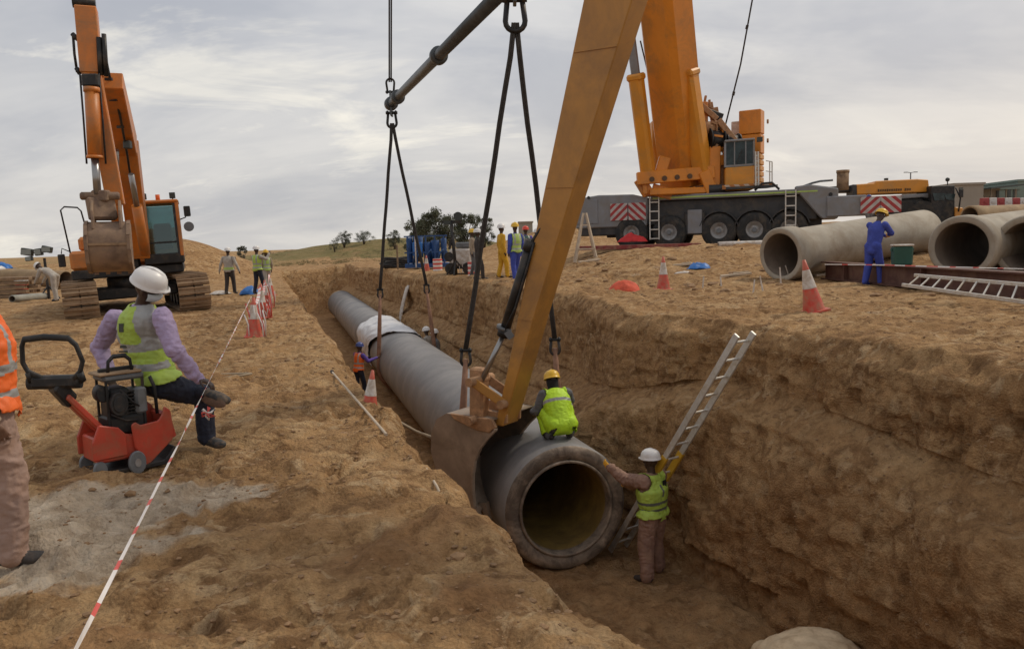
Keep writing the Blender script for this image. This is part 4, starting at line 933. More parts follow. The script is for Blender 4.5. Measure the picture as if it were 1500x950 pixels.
# ------------------------------------------------------------------ near excavator arm and bucket
def near_arm():
    pd = V3(.82, -.572, 0); up = V3(0, 0, 1); wd = V3(.572, .82, 0)       # in-plane, up, width (away from the camera)
    piv = at(743, 610, 11.45); Z0 = piv-wd*.33
    def Q(p, z, w=0): return Z0+pd*p+up*z+wd*w
    base = V3(10.9, 6.3, gz(10.9, 6.3))
    Rt = root('long_arm_excavator', base, 'ochre excavator arm and dark bucket reaching down beside the pipe', 'excavator')
    topz = 7.6
    ctop = at(938, 0, 10.85); dt = (ctop-piv); pt = dt.dot(pd); zt = dt.z
    k = 1.35
    axp = pt/zt
    # stick: tapered box in plane
    zt2 = zt*1.42
    def quad(z): 
        c = axp*z+ (0.02 if z < 1 else 0); w = .075+ (.375-.075)*min(1, max(0, z)/zt)**1.15; return c-w, c+w
    zs = [-.1, .6, 1.6, 3.2, zt, zt2]
    left = [(quad(z)[0], z) for z in zs]; right = [(quad(z)[1], z) for z in zs]
    m = MB(); m.prism(left+right[::-1], Z0+wd*.33, pd, up, wd, .40); m.obj('stick', 'armyellow', Rt, bevel=.015)
    # stiffener welds across the flat of the stick
    for z in (1.5, 3.3, 5.0):
        m = MB(); a0, a1 = quad(z); m.bar(Q(a0+.02, z, .125), Q(a1-.02, z-.02, .125), .018, .03); m.obj('weld_seam', 'armyellow', Rt)
    # stick root bracket + boom going to the machine on the right bank
    br = Q(axp*zt2, zt2, .33)
    m = MB(); m.prism([(-.5, -.7), (.5, -.9), (.7, .1), (.2, .9), (-.6, .5)], br, pd, up, wd, .46); m.obj('stick_root', 'armyellow', Rt, bevel=.02)
    foot = base+V3(-1.1, .7, 1.9)
    bd = (foot-br); bp = bd.dot(pd); bz = bd.z
    arch = [(0, 0, .30), (bp*.35, 1.1, .42), (bp*.6, .6, .50), (bp*.85, bz*.45, .40), (bp, bz, .28)]
    topl = [(a, b+c) for a, b, c in arch]; botl = [(a-.1, b-c) for a, b, c in arch]
    m = MB(); m.prism(topl+botl[::-1], br, pd, up, wd, .55); m.obj('boom', 'armyellow', Rt, bevel=.02)
    # body on the right bank beyond the frame
    A = Matrix.Translation(base) @ Matrix.Rotation(math.atan2(-pd.y, -pd.x)+math.pi, 4, 'Z')
    m = MB(); m.x = A
    m.box((1.2, 0, 1.75), (3.6, 2.7, .5)); m.box((2.2, 0, 2.3), (1.8, 2.6, 1.0)); m.obj('machine_body', 'armyellow', Rt, bevel=.08)
    m = MB(); m.x = A; m.box((2.9, 0, 1.9), (.6, 2.7, 1.2)); m.obj('counterweight', 'greysteel', Rt, bevel=.12)
    m = MB(); m.x = A; m.box((-.1, .9, 2.55), (1.5, .9, 1.6)); m.obj('cab', 'armyellow', Rt, bevel=.08)
    m = MB(); m.x = A; m.box((-.3, .9, 2.75), (1.2, .93, 1.0)); m.obj('cab_glass', 'glass', Rt)
    for q in (-1, 1):
        m = MB(); m.x = A; pr = [(-2, .45), (-1.7, .1), (1.7, .1), (2, .45), (1.8, .85), (-1.8, .85)]; m.prism(pr, (0, q*1.25, 0), (1, 0, 0), (0, 0, 1), (0, 1, 0), .6); m.obj('track', 'mudsteel', Rt, bevel=.04)
    m = MB(); m.x = A; m.cyl((0, 0, .9), (0, 0, 1.5), .8, n=24); m.box((0, 0, .75), (1.6, 2.2, .35)); m.obj('undercarriage', 'blacksteel', Rt)
    # bucket cylinder along the upper side of the stick
    c0 = at(779, 352, 10.95); c1 = at(737, 492, 11.25); c2 = at(703, 562, 11.35)
    m = MB(); m.cyl(c0, c1, .075, n=16); m.cyl(c1-(c1-c0).normalized()*.12, c1, .095, n=16); m.cyl(c0, c0+(c1-c0).normalized()*.15, .095, n=16); m.obj('bucket_cylinder', 'blacksteel', Rt)
    m = MB(); m.cyl(c1, c2, .040, n=12); m.obj('cylinder_rod', 'chrome', Rt)
    m = MB(); m.bar(c1+V3(.05, -.1, .0), c1+V3(.13, -.1, .06), .02, .12); m.cyl(c1+V3(0, -.02, .1)-(c1-c0).normalized()*.05, c1+V3(0, -.02, .1), .1, n=14); m.obj('hose_clamp', 'greysteel', Rt)
    for k_, (dx) in enumerate((.05,)):
        m = MB(); h = [at(790, 352-10*k_, 10.9), at(771, 345, 10.9), at(764, 360, 10.9), at(768, 400, 10.95), at(752, 450, 11.05)] if k_ == 9 else [at(868, 282, 10.6), at(820, 300, 10.75), at(783, 340, 10.85), at(766, 362, 10.9), at(764, 392, 10.95), at(766, 412, 10.95)]
        h = [at(806, 312, 10.8), at(792, 335, 10.85), at(780, 352, 10.9), at(776, 372, 10.92)]
        m.tube(h, .022, 8); m.obj('hydraulic_hose', 'black', Rt)
    m = MB(); m.tube([c0+V3(.02, -.09, -.05), c0.lerp(c1, .3)+V3(.05, -.1, 0), c0.lerp(c1, .7)+V3(.05, -.1, 0), c1+V3(.03, -.1, .1)], .018, 8); m.obj('hydraulic_hose', 'black', Rt)
    # small pin boss on the stick edge near the top
    m = MB(); b_ = at(848, 132, 10.95); m.cyl(b_-wd*.1, b_+wd*.1, .06, n=12); m.obj('pin_boss', 'blacksteel', Rt)
    # links
    l0 = at(703, 556, 11.35); l1 = at(748, 588, 11.35)
    for w in (-.17, .17):
        m = MB(); m.bar(l0+wd*w, l1+wd*w, .05, .13); m.obj('side_link', 'armyellow' if w < 0 else 'rustlink', Rt, bevel=.01)
    b0 = at(702, 538, 11.45); b1 = at(702, 612, 11.45)
    m = MB(); m.bar(b0, b1, .25, .20, up=wd); m.obj('bucket_link', 'rustlink', Rt, bevel=.03)
    for p_ in (l0, l1, b1):
        m = MB(); m.cyl(p_-wd*.27, p_+wd*.29, .065, n=14); m.obj('pin', 'rustlink', Rt)
    # bucket: side plates, curved wrap, top box, ears, teeth
    prof = [(-.02, .02), (-.42, .045), (-.88, .03), (-1.08, -.08), (-1.20, -.32), (-1.22, -.60), (-1.14, -.86), (-.98, -1.10), (-.78, -1.28), (-.58, -1.42), (-.46, -1.50)]
    cut = [(-.40, -1.36), (-.42, -1.10), (-.41, -.86), (-.36, -.62), (-.25, -.42), (-.11, -.26), (.03, -.13)]
    Wb = 1.05
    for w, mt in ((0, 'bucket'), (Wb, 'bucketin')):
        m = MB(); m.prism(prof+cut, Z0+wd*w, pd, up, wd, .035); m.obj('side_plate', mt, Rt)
    # cutting edge strip on the side plate
    cc = cut+[(.04, -.10)]
    for w in (-.02, Wb+.02):
        m = MB()
        for a_, b_ in zip(cc[:-1], cc[1:]): m.bar(Q(*a_, w), Q(*b_, w), .03, .06, up=wd)
        m.obj('side_cutter', 'bucket', Rt)
    m = MB(); vs = []; fs = []; n = len(prof); c_ = (-.5, -.5)
    for (a_, b_) in prof:
        ia, ib = a_+(c_[0]-a_)*.05, b_+(c_[1]-b_)*.05
        vs += [Q(a_, b_, .018), Q(a_, b_, Wb-.018), Q(ia, ib, .018), Q(ia, ib, Wb-.018)]
    for i in range(n-1): fs += [(4*i, 4*i+4, 4*i+5, 4*i+1), (4*i+2, 4*i+3, 4*i+7, 4*i+6)]
    fs += [(0, 1, 3, 2), (4*n-4, 4*n-2, 4*n-1, 4*n-3)]
    m.smooth = True; m.add(vs, fs); m.obj('bucket_shell', 'bucket', Rt)
    m = MB(); m.prism([(-.80, .04), (-.02, .03), (.06, -.08), (-.08, -.17), (-.30, -.16), (-.72, -.04)], Z0+wd*(-.015), pd, up, wd, .05); m.obj('top_stiffener', 'rustlink', Rt, bevel=.008)
    for w in (.16, .50):
        m = MB(); m.prism([(-.55, .03), (-.47, .17), (-.36, .21), (-.28, .14), (-.18, .10), (-.06, .10), (.05, .16), (.13, .08), (.12, -.05), (0, -.08), (-.4, -.02)], Z0+wd*w, pd, up, wd, .045); m.obj('bucket_ear', 'rustlink', Rt, bevel=.008)
    for k_ in range(5):
        w = .06+k_*(Wb-.12)/4
        m = MB(); m.add([Q(-.54, -1.38, w-.05), Q(-.54, -1.38, w+.05), Q(-.40, -1.36, w+.05), Q(-.40, -1.36, w-.05), Q(-.36, -1.68, w-.03), Q(-.36, -1.68, w+.03), Q(-.33, -1.67, w+.03), Q(-.33, -1.67, w-.03)], [(0, 1, 2, 3), (0, 4, 5, 1), (1, 5, 6, 2), (2, 6, 7, 3), (3, 7, 4, 0), (4, 7, 6, 5)]); m.obj('tooth', 'bucket', Rt)
near_arm()
# ------------------------------------------------------------------ plate compactor
def compactor():
    base = V3(*onz(185, 690, .0)); base.z = gz(base.x, base.y)+.0
    Rt = root('plate_compactor', base, 'red plate compactor with black engine and looped handle in the foreground', 'compactor')
    h = R(46); f = V3(math.cos(h), math.sin(h), 0); s_ = V3(-math.sin(h), math.cos(h), 0); up = V3(0, 0, 1)
    # f points to the front of the machine (right in the picture), s_ away from the camera
    rot = Matrix((f, s_, up)).transposed().to_4x4(); X = Matrix.Translation(base) @ rot @ Matrix.Diagonal((.76, .78, 1.07, 1))
    def P(): m = MB(); m.x = X; return m
    W_ = .24
    m = P(); pr = [(-.34, .06), (-.30, .025), (.32, .025), (.41, .09), (.44, .14), (.41, .15), (.37, .11), (.30, .06)]; m.prism(pr, (0, 0, 0), (1, 0, 0), (0, 0, 1), (0, 1, 0), 2*W_); m.obj('base_plate', 'blacksteel', Rt, bevel=.006)
    m = P(); m.prism([(-.33, .12), (.05, .12), (.12, .19), (.12, .27), (-.05, .30), (-.33, .30)], (0, 0, 0), (1, 0, 0), (0, 0, 1), (0, 1, 0), .40); m.obj('lower_housing', 'red', Rt, bevel=.012)
    # red side plates, front scoop
    for q in (-1, 1):
        m = P(); m.prism([(.02, .20), (.10, .05), (.16, .06), (.40, .20), (.42, .27), (.40, .42), (.34, .46), (.31, .40), (.27, .36), (.09, .35), (.04, .38), (.0, .36)], (0, q*.225, 0), (1, 0, 0), (0, 0, 1), (0, 1, 0), .03); m.obj('side_shield', 'red', Rt, bevel=.008)
        m = P(); m.prism([(-.37, .15), (-.05, .15), (-.05, .30), (-.12, .36), (-.30, .40), (-.37, .28)], (0, q*.215, 0), (1, 0, 0), (0, 0, 1), (0, 1, 0), .03); m.obj('rear_shield', 'red', Rt, bevel=.008)
        m = P(); m.cyl((.02 if q < 0 else -.0, q*.26-.022, .09), (.02 if q < 0 else -.0, q*.26+.022, .09), .085, n=20); w = m.obj('wheel', 'greysteel', Rt, bevel=.006)
        m = P(); m.cyl((.02 if q < 0 else 0, q*.26-.03, .09), (.02 if q < 0 else 0, q*.26+.03, .09), .030, n=12); hb = m.obj('hub', 'rim', None, off=base); hb.parent = w
        m = P(); m.cyl((-.31, q*.20-.02, .075), (-.31, q*.20+.02, .075), .065, n=16); m.obj('wheel', 'greysteel', Rt, bevel=.006)
    m = P(); m.add([(.40, -.21, .40), (.40, .21, .40), (.45, .21, .22), (.45, -.21, .22), (.37, -.21, .38), (.37, .21, .38), (.42, .21, .21), (.42, -.21, .21)], [(0, 1, 2, 3), (7, 6, 5, 4), (0, 4, 5, 1), (3, 2, 6, 7), (0, 3, 7, 4), (1, 5, 6, 2)]); m.obj('front_scoop', 'red', Rt)
    # tow arm to the handle
    for q in (-1, 1):
        m = P(); m.bar((-.10, q*.12, .22), (-.52, q*.08, .62), .045, .13, up=(0, 1, 0)); m.obj('handle_arm', 'red', Rt, bevel=.008)
    m = P(); m.bar((-.46, 0, .57), (-.59, 0, .71), .20, .12); m.obj('handle_hinge', 'blacksteel', Rt, bevel=.015)
    _c = Vector((-.60, 0, .725))+Vector((.69, -.72, 0))*.04; m = P(); m.bar(_c-Vector((.69, -.72, 0))*.24, _c+Vector((.69, -.72, 0))*.20, .12, .085); m.obj('hinge_block', 'black', Rt, bevel=.02)
    m = P(); m.cyl(_c-Vector((.69, -.72, .03))*.28, _c+Vector((.69, -.72, -.03))*.23, .045, n=14); m.obj('vibration_damper', 'black', Rt)
    # looped handle: lies in a steep plane facing the camera obliquely
    pts = []
    c = Vector((-.64, 0, .75))+Vector((.69, -.72, 0))*.10; hw = .28
    raw = [(-hw*.55, 0), (-hw*.95, .05), (-hw*1.02, .12), (-hw*.85, .24), (-hw*.70, .29), (0, .305), (hw*.80, .29), (hw*.98, .24), (hw*1.02, .12), (hw*.80, .04), (hw*.45, -.02)]
    dv = Vector((-.30, .0, .95)).normalized(); du = Vector((.69, -.72, 0)).normalized()
    for a, b in raw: pts.append(c+du*a+dv*b)
    m = P(); m.tube(pts, .022, 10); m.obj('handle_loop', 'black', Rt)
    for i in (1, -2):
        m = P(); m.cyl(pts[i], pts[i]-dv*.07, .032, n=12); m.obj('handle_clamp', 'blacksteel', Rt)
    # engine
    m = P(); m.box((.0, 0, .36), (.36, .30, .14)); m.obj('engine_base', 'blacksteel', Rt, bevel=.02)
    m = P(); m.box((-.05, .0, .50), (.22, .26, .26)); m.obj('crankcase', 'blacksteel', Rt, bevel=.03)
    for k in range(7):
        m = P(); m.box((.10, -.01, .44+k*.026), (.20, .26, .008)); m.obj('cooling_fin', 'blacksteel', Rt)
    m = P(); m.cyl((-.08, -.20, .52), (-.08, -.12, .52), .085, n=22); m.cyl((-.08, -.215, .52), (-.08, -.20, .52), .06, n=18); m.obj('recoil_starter', 'black', Rt, bevel=.004)
    m = P(); m.cyl((-.20, -.12, .60), (-.20, .02, .60), .060, n=20); m.obj('air_filter', 'black', Rt, bevel=.006)
    m = P(); m.box((.0, 0, .705), (.40, .30, .05)); m.obj('fuel_tank', 'greysteel', Rt, bevel=.018)
    m = P(); m.box((-.03, 0, .735), (.42, .31, .02)); m.obj('tank_seat_plate', 'mudsteel', Rt, bevel=.008)
    m = P(); m.box((.15, -.12, .52), (.12, .08, .20)); m.obj('muffler', 'greysteel', Rt, bevel=.02)
    m = P(); m.tube([(-.13, -.09, .74), (-.12, -.09, .82), (-.07, -.09, .855), (.04, -.09, .855), (.09, -.09, .82), (.10, -.09, .74)], .017, 8); m.obj('lifting_bar', 'black', Rt)
    m = P(); m.box((-.02, 0, .755), (.34, .05, .03)); m.obj('bar_bracket', 'black', Rt, bevel=.006)
    for x_, y_ in ((-.17, -.13), (-.17, .13), (.18, -.13), (.18, .13)):
        m = P(); m.bar((x_, y_, .28), (x_, y_, .70), .022); m.obj('cage_post', 'blacksteel', Rt)
    m = P(); m.tube([(.26, -.12, .68), (.30, -.12, .60), (.31, -.12, .40)], .018, 8); m.obj('front_guard_tube', 'black', Rt)
    for a, b in (((-.15, -.15, .45), (.1, -.16, .38)), ((-.05, -.15, .62), (.16, -.14, .46))):
        m = P(); m.tube([a, ((a[0]+b[0])/2, a[1]-.03, (a[2]+b[2])/2-.02), b], .008, 6); m.obj('cable', 'black', Rt)
compactor()
# ------------------------------------------------------------------ left excavator
def excavator():
    base = V3(-11.2, 23.4, 0.0); base.z = gz(base.x, base.y)-.02
    Rt = root('crawler_excavator', base, 'orange crawler excavator on the left bank with boom raised and bucket hanging', 'excavator')
    # local: x right in the picture, y away from the camera
    X = Matrix.Translation(base) @ Matrix.Rotation(R(29), 4, 'Z') @ Matrix.Rotation(R(-2.6), 4, 'Y')
    def P(x=X): m = MB(); m.x = x; return m
    tw, tl, rr = .86, 4.3, .47
    shoe = None
    for q in (-1, 1):
        m = P(); m.prism([(-tl/2+.2, .12), (tl/2-.2, .12), (tl/2-.02, .44), (tl/2-.2, .78), (-tl/2+.2, .78), (-tl/2+.02, .44)], (q*1.42, 0, 0), (0, 1, 0), (0, 0, 1), (1, 0, 0), .46); tr = m.obj('track_frame', 'blacksteel', Rt, bevel=.03)
        # wheels
        for yy, r_ in ((-tl/2+.44, .36), (tl/2-.44, .36), (-.8, .16), (0, .16), (.8, .16)):
            m = P(); zz = .44 if r_ > .3 else .24; m.cyl((q*1.42-.27, yy, zz), (q*1.42+.27, yy, zz), r_, n=20); m.obj('track_wheel', 'blacksteel', Rt)
        # shoes round the loop
        straight = tl-2*rr; per = 2*straight+2*math.pi*rr; n = 36
        for k in range(n):
            s = per*k/n
            if s < straight: y, z, a = -straight/2+s, 0.0, 0
            elif s < straight+math.pi*rr: t = (s-straight)/rr; y, z, a = straight/2+rr*math.sin(t), rr-rr*math.cos(t), t
            elif s < 2*straight+math.pi*rr: y, z, a = straight/2-(s-straight-math.pi*rr), 2*rr, math.pi
            else: t = (s-2*straight-math.pi*rr)/rr; y, z, a = -straight/2-rr*math.sin(t), rr+rr*math.cos(t), math.pi+t
            if shoe is None:
                sb = MB(); w = per/n*.86; [sb.box((q9*tw*.255, 0, .0), (tw*.47, w, .05)) for q9 in (-1, 1)]; sb.box((0, 0, .012), (tw*.3, w*.8, .03))
                for g in (-.3, .3): sb.box((0, g*w, -.032), (tw*.98, .035, .06))
                so_ = sb.obj('track_shoe', 'mudsteel', None); shoe = so_; o = so_
            else: o = shoe.copy(); COL.objects.link(o)
            o.parent = Rt; M4 = X @ Matrix.Translation((q*1.42, y, z+.03)) @ Matrix.Rotation(a, 4, 'X')
            o.matrix_local = Matrix.Translation(-base) @ M4
    m = P(); m.box((0, 0, .62), (2.3, 1.3, .34)); m.cyl((0, 0, .7), (0, 0, 1.08), .68, n=28); m.obj('centre_frame', 'blacksteel', Rt, bevel=.04)
    # house: rotated a little to the left of the tracks
    H = X @ Matrix.Rotation(R(-7), 4, 'Z')
    def Hh(): return P(H)
    m = Hh(); m.box((0, 1.2, 1.22), (2.9, 4.4, .26)); m.obj('slew_deck', 'blacksteel', Rt, bevel=.03)
    m = Hh(); m.box((-1.02, .35, 1.62), (.86, 2.6, .55)); m.obj('right_side_box', 'orange', Rt, bevel=.08)
    m = Hh(); m.box((-.94, .55, 2.08), (.62, 1.9, .42)); m.obj('tank_cover', 'orange', Rt, bevel=.08)
    m = Hh(); m.box((.2, 2.4, 1.9), (2.5, 1.6, 1.1)); m.obj('engine_hood', 'orange', Rt, bevel=.1)
    m = Hh(); m.box((0, 3.3, 1.75), (2.8, .6, 1.15)); m.obj('counterweight', 'orange', Rt, bevel=.15)
    m = Hh(); m.box((-.15, -.6, 1.65), (.9, .7, .7)); m.obj('boom_mount', 'blacksteel', Rt, bevel=.03)
    # cab
    cx, cw, y0, y1, z0, z1 = .98, 1.05, -1.15, .65, 1.36, 3.12
    m = Hh()
    m.box((cx, (y0+y1)/2, z0+.15), (cw, y1-y0, .30)); m.obj('cab_floor', 'blacksteel', Rt, bevel=.03)
    for sx in (-1, 1):
        for yy in (y0+.04, y1-.04):
            m = Hh(); m.bar((cx+sx*(cw/2-.05), yy+(.10 if yy < 0 else 0)*0, z0+.2), (cx+sx*(cw/2-.05), yy+(.12 if yy < 0 else 0), z1), .10, .10); m.obj('cab_post', 'rustlink' if yy > 0 else 'orange', Rt, bevel=.02)
    m = Hh(); m.box((cx, (y0+y1)/2+.06, z1+.02), (cw+.04, y1-y0-.05, .10)); m.obj('cab_roof', 'orange', Rt, bevel=.04)
    m = Hh(); m.box((cx, y0+.12, (z0+z1)/2+.05), (cw-.20, .02, z1-z0-.30), Matrix.Rotation(R(-4), 3, 'X')); m.obj('windscreen', 'seeglass', Rt)
    m = Hh(); m.bar((cx-cw/2+.13, y0+.05, z0+.62), (cx+cw/2-.13, y0+.05, z0+.62), .05, .04); m.obj('windscreen_rail', 'black', Rt)
    for sx in (-1, 1):
        m = Hh(); m.bar((cx+sx*(cw/2-.12), y0+.03, z0+.25), (cx+sx*(cw/2-.12), y0+.14, z1-.04), .07, .05); m.obj('windscreen_frame', 'black', Rt)
        m = Hh(); m.box((cx+sx*(cw/2-.02), (y0+y1)/2+.05, (z0+z1)/2+.25), (.02, y1-y0-.4, 1.1)); m.obj('side_window', 'seeglass', Rt)
    m = Hh(); m.box((cx, y1-.02, 1.72), (cw-.1, .06, .75)); m.obj('cab_back', 'orange', Rt, bevel=.01)
    m = Hh(); m.box((cx, y1-.02, 2.58), (cw-.16, .03, .98)); m.obj('rear_window', 'seeglass', Rt)
    m = Hh(); m.box((cx, 0, 1.85), (.5, .5, .14)); m.box((cx, .26, 2.2), (.48, .14, .7)); m.obj('operator_seat', 'black', Rt, bevel=.04)
    for sx in (-.36, .40):
        m = Hh(); m.box((cx+sx, y0+.2, z1+.18), (.16, .12, .17)); m.bar((cx+sx, y0+.2, z1+.0), (cx+sx, y0+.2, z1+.12), .04); m.obj('work_lamp', 'lamp', Rt, bevel=.01)
    m = Hh(); m.cyl((cx-.0, y0+.5, z1+.05), (cx-.0, y0+.5, z1+.24), .06, n=12); m.obj('beacon', 'orangevest', Rt)
    # mirrors and rails
    m = Hh(); m.tube([(cx+cw/2, y0+.15, 2.6), (cx+cw/2+.16, y0, 2.65), (cx+cw/2+.18, y0, 2.85)], .018, 6); a = m.obj('mirror_arm', 'black', Rt)
    m = Hh(); m.box((cx+cw/2+.22, y0, 2.82), (.18, .06, .30)); m.obj('mirror', 'black', Rt, bevel=.02)
    m = Hh(); m.cyl((cx+cw/2+.22, y0-.03, 2.38), (cx+cw/2+.22, y0+.03, 2.38), .14, n=18); m.obj('mirror', 'greysteel', Rt)
    m = Hh(); m.tube([(-1.42, -.7, 1.7), (-1.52, -.75, 3.05), (-1.42, -.75, 3.14), (-1.10, -.75, 3.10), (-1.02, -.75, 3.0), (-.92, -.7, 2.2)], .022, 8); m.obj('hand_rail', 'blacksteel', Rt)
    m = Hh(); m.tube([(-1.45, -.7, 1.9), (-1.62, -.75, 2.0), (-1.65, -.75, 1.85)], .016, 6); m.obj('mirror_arm', 'black', Rt)
    m = Hh(); m.box((-1.66, -.75, 1.66), (.18, .06, .36)); m.obj('mirror', 'black', Rt, bevel=.02)
    # boom, stick, bucket hang in a vertical plane towards the camera
    ft = at(206, 372, 22.6); tip = at(163, 118, 18.2)
    mid = at(178, 205, 20.6)
    def plate(a, b, wa, wb, th, name, mat, side):
        """tapered box beam from a to b; w in image-vertical plane, th across"""
        d = (b-a).normalized(); nn = d.cross(side).normalized()
        m = MB(); vs = []
        for p, w in ((a, wa), (b, wb)):
            for i, j in ((-1, -1), (1, -1), (1, 1), (-1, 1)): vs.append(p+side*i*th/2+nn*j*w/2)
        m.add(vs, [(3, 2, 1, 0), (4, 5, 6, 7), (0, 1, 5, 4), (1, 2, 6, 5), (2, 3, 7, 6), (3, 0, 4, 7)]); return m.obj(name, mat, Rt, bevel=.02)
    side = V3(.94, .33, 0)
    bend = at(186, 214, 20.8)
    plate(ft, bend, .50, .68, .52, 'boom_lower', 'orange', side); plate(bend+V3(0, 0, -.02), tip, .66, .42, .48, 'boom_upper', 'orange', side)
    # grease line and lamp along the right edge of the boom
    e0 = at(212, 372, 22.3)
    m = MB(); m.tube([at(150, 60, 18.1), at(160, 110, 18.1), at(176, 170, 19.0), at(187, 230, 20.4), at(197, 300, 21.4), at(200, 340, 22)], .028, 6); m.obj('hydraulic_line', 'blacksteel', Rt)
    for px, py, y in ((163, 116, 18.0), (170, 146, 18.5), (180, 186, 19.4), (191, 260, 21)):
        m = MB(); c = at(px, py, y); m.box(c-V3(.06, 0, 0), (.16, .06, .06)); m.obj('line_clamp', 'blacksteel', Rt)
    c = at(187, 212, 19.9); m = MB(); m.box(c, (.17, .16, .2)); m.obj('boom_lamp', 'lamp', Rt, bevel=.02)
    for px, y in ((171, 21.5), (213, 21.2)):
        a = at(px+0, 372 if px > 200 else 340, y); b = at(192 if px > 200 else 170, 255 if px > 200 else 220, 20.0)
        m = MB(); m.cyl(a, a.lerp(b, .62), .13, n=16); m.obj('boom_cylinder', 'orange', Rt); m = MB(); m.cyl(a.lerp(b, .6), b, .07, n=12); m.obj('boom_rod', 'chrome', Rt)
    # stick (tapers down to the bucket pin)
    s0 = at(126, 12, 17.4); s1 = at(135, 110, 17.4); s2 = at(170, 300, 17.5)
    sd_ = V3(.925, .38, 0)
    plate(s0, s1, .44, .54, .42, 'stick_upper', 'orange', sd_); plate(s1, s2, .54, .28, .36, 'stick_lower', 'orange', sd_)
    m = MB(); c = at(123, 4, 17.4); m.cyl(c-sd_*.22, c+sd_*.22, .12, n=14); m.obj('stick_end_pin', 'blacksteel', Rt)
    for a, b, r_, nm, mt in (((107, 52), (113, 106), .028, 'hose', 'black'), ((114, 58), (106, 50), .05, 'hose_fitting', 'blacksteel'), ((112, 100), (117, 108), .05, 'hose_fitting', 'blacksteel'), ((145, 55), (148, 110), .06, 'stick_cylinder_eye', 'blacksteel'), ((152, 50), (156, 112), .05, 'stick_cylinder_eye', 'blacksteel')):
        m = MB(); m.tube([at(a[0], a[1], 17.2), at((a[0]+b[0])/2-(1 if r_ < .04 else 0), (a[1]+b[1])/2, 17.2), at(b[0], b[1], 17.2)], r_, 8); m.obj(nm, mt, Rt)
    # bucket cylinder on the face of the stick
    a = at(134, 128, 17.0); b = at(139, 232, 17.0); c = at(143, 285, 16.95)
    m = MB(); m.cyl(a, b, .14, n=18); m.cyl(b+(a-b).normalized()*.06, b, .16, n=18); m.cyl(a, a+(b-a).normalized()*.10, .16, n=18); m.obj('bucket_cylinder', 'orange', Rt)
    m = MB(); m.cyl(b, c, .078, n=14); m.obj('cylinder_rod', 'chrome', Rt)
    m = MB(); a0 = at(133, 118, 17.0); m.box(a0, (.34, .16, .26)); m.obj('cylinder_bracket', 'blacksteel', Rt, bevel=.03)
    for dx in (-14, 14):
        m = MB(); m.tube([at(131+dx, 108, 17.1), at(136+dx, 170, 17.1), at(141+dx, 240, 17.1)], .020, 6); m.obj('hydraulic_hose', 'black', Rt)
    # linkage and bucket
    m = MB(); l = at(148, 287, 17.0); m.cyl(l-sd_*.40, l+sd_*.36, .085, n=12); m.box(l, (.34, .22, .24)); m.obj('link_head', 'rustbucket', Rt, bevel=.03)
    m = MB(); m.bar(at(146, 290, 17.0), at(152, 322, 16.9), .56, .18); m.obj('bucket_link', 'rustbucket', Rt, bevel=.04)
    o = at(160, 359, 16.8); bw = .80; bx = sd_; by = V3(-.38, .925, 0)
    prof = [(.50, .44), (.10, .50), (-.20, .42), (-.34, .20), (-.36, -.10), (-.28, -.36), (-.06, -.52), (.25, -.57), (.55, -.50)]
    for q in (-1, 1):
        m = MB(); m.prism(prof, o+bx*q*bw/2, by, V3(0, 0, 1), bx, .04); m.obj('bucket_side', 'rustbucket', Rt)
        m = MB()
        for a, b in zip(prof[1:-1], prof[2:]): m.bar(o+bx*q*(bw/2+.0)+by*(a[0]-.02)+V3(0, 0, a[1]), o+bx*q*(bw/2)+by*(b[0]-.02)+V3(0, 0, b[1]), .07, .05)
        m.obj('bucket_edge', 'rustbucket', Rt)
    m = MB(); vs = []; fs = []
    for a, b in prof:
        for w in (-1, 1): vs.append(o+bx*w*bw/2+by*a+V3(0, 0, b))
        for w in (-1, 1): vs.append(o+bx*w*bw/2+by*(a+(.15-a)*.07)+V3(0, 0, b*.94))
    n = len(prof)
    for i in range(n-1): fs += [(4*i, 4*i+1, 4*i+5, 4*i+4), (4*i+2, 4*i+6, 4*i+7, 4*i+3)]
    m.smooth = True; m.add(vs, fs); m.obj('bucket_shell', 'rustbucket', Rt)
    for q in (-.26, .26):
        m = MB(); m.prism([(-.28, .34), (-.20, .72), (.0, .95), (.22, .85), (.4, .45)], o+bx*q, by, V3(0, 0, 1), bx, .05); m.obj('bucket_ear', 'rustbucket', Rt, bevel=.01)
    m = MB(); m.bar(o+bx*(-.40)+by*(-.37)+V3(0, 0, .02), o+bx*.40+by*(-.37)+V3(0, 0, .02), .03, .05); m.obj('wear_strip', 'mudsteel', Rt)
    for k in range(4):
        m = MB(); c = o+bx*(-.33+.22*k)+by*.55+V3(0, 0, -.6); m.add([c+V3(-.05, 0, -.03), c+V3(.05, 0, -.03), c+V3(.05, 0, .03), c+V3(-.05, 0, .03), c+by*.2+V3(-.02, 0, .02), c+by*.2+V3(.02, 0, .02)], [(0, 3, 2, 1), (0, 1, 5, 4), (2, 3, 4, 5), (1, 2, 5), (0, 4, 3)]); m.obj('tooth', 'rustbucket', Rt)
excavator()
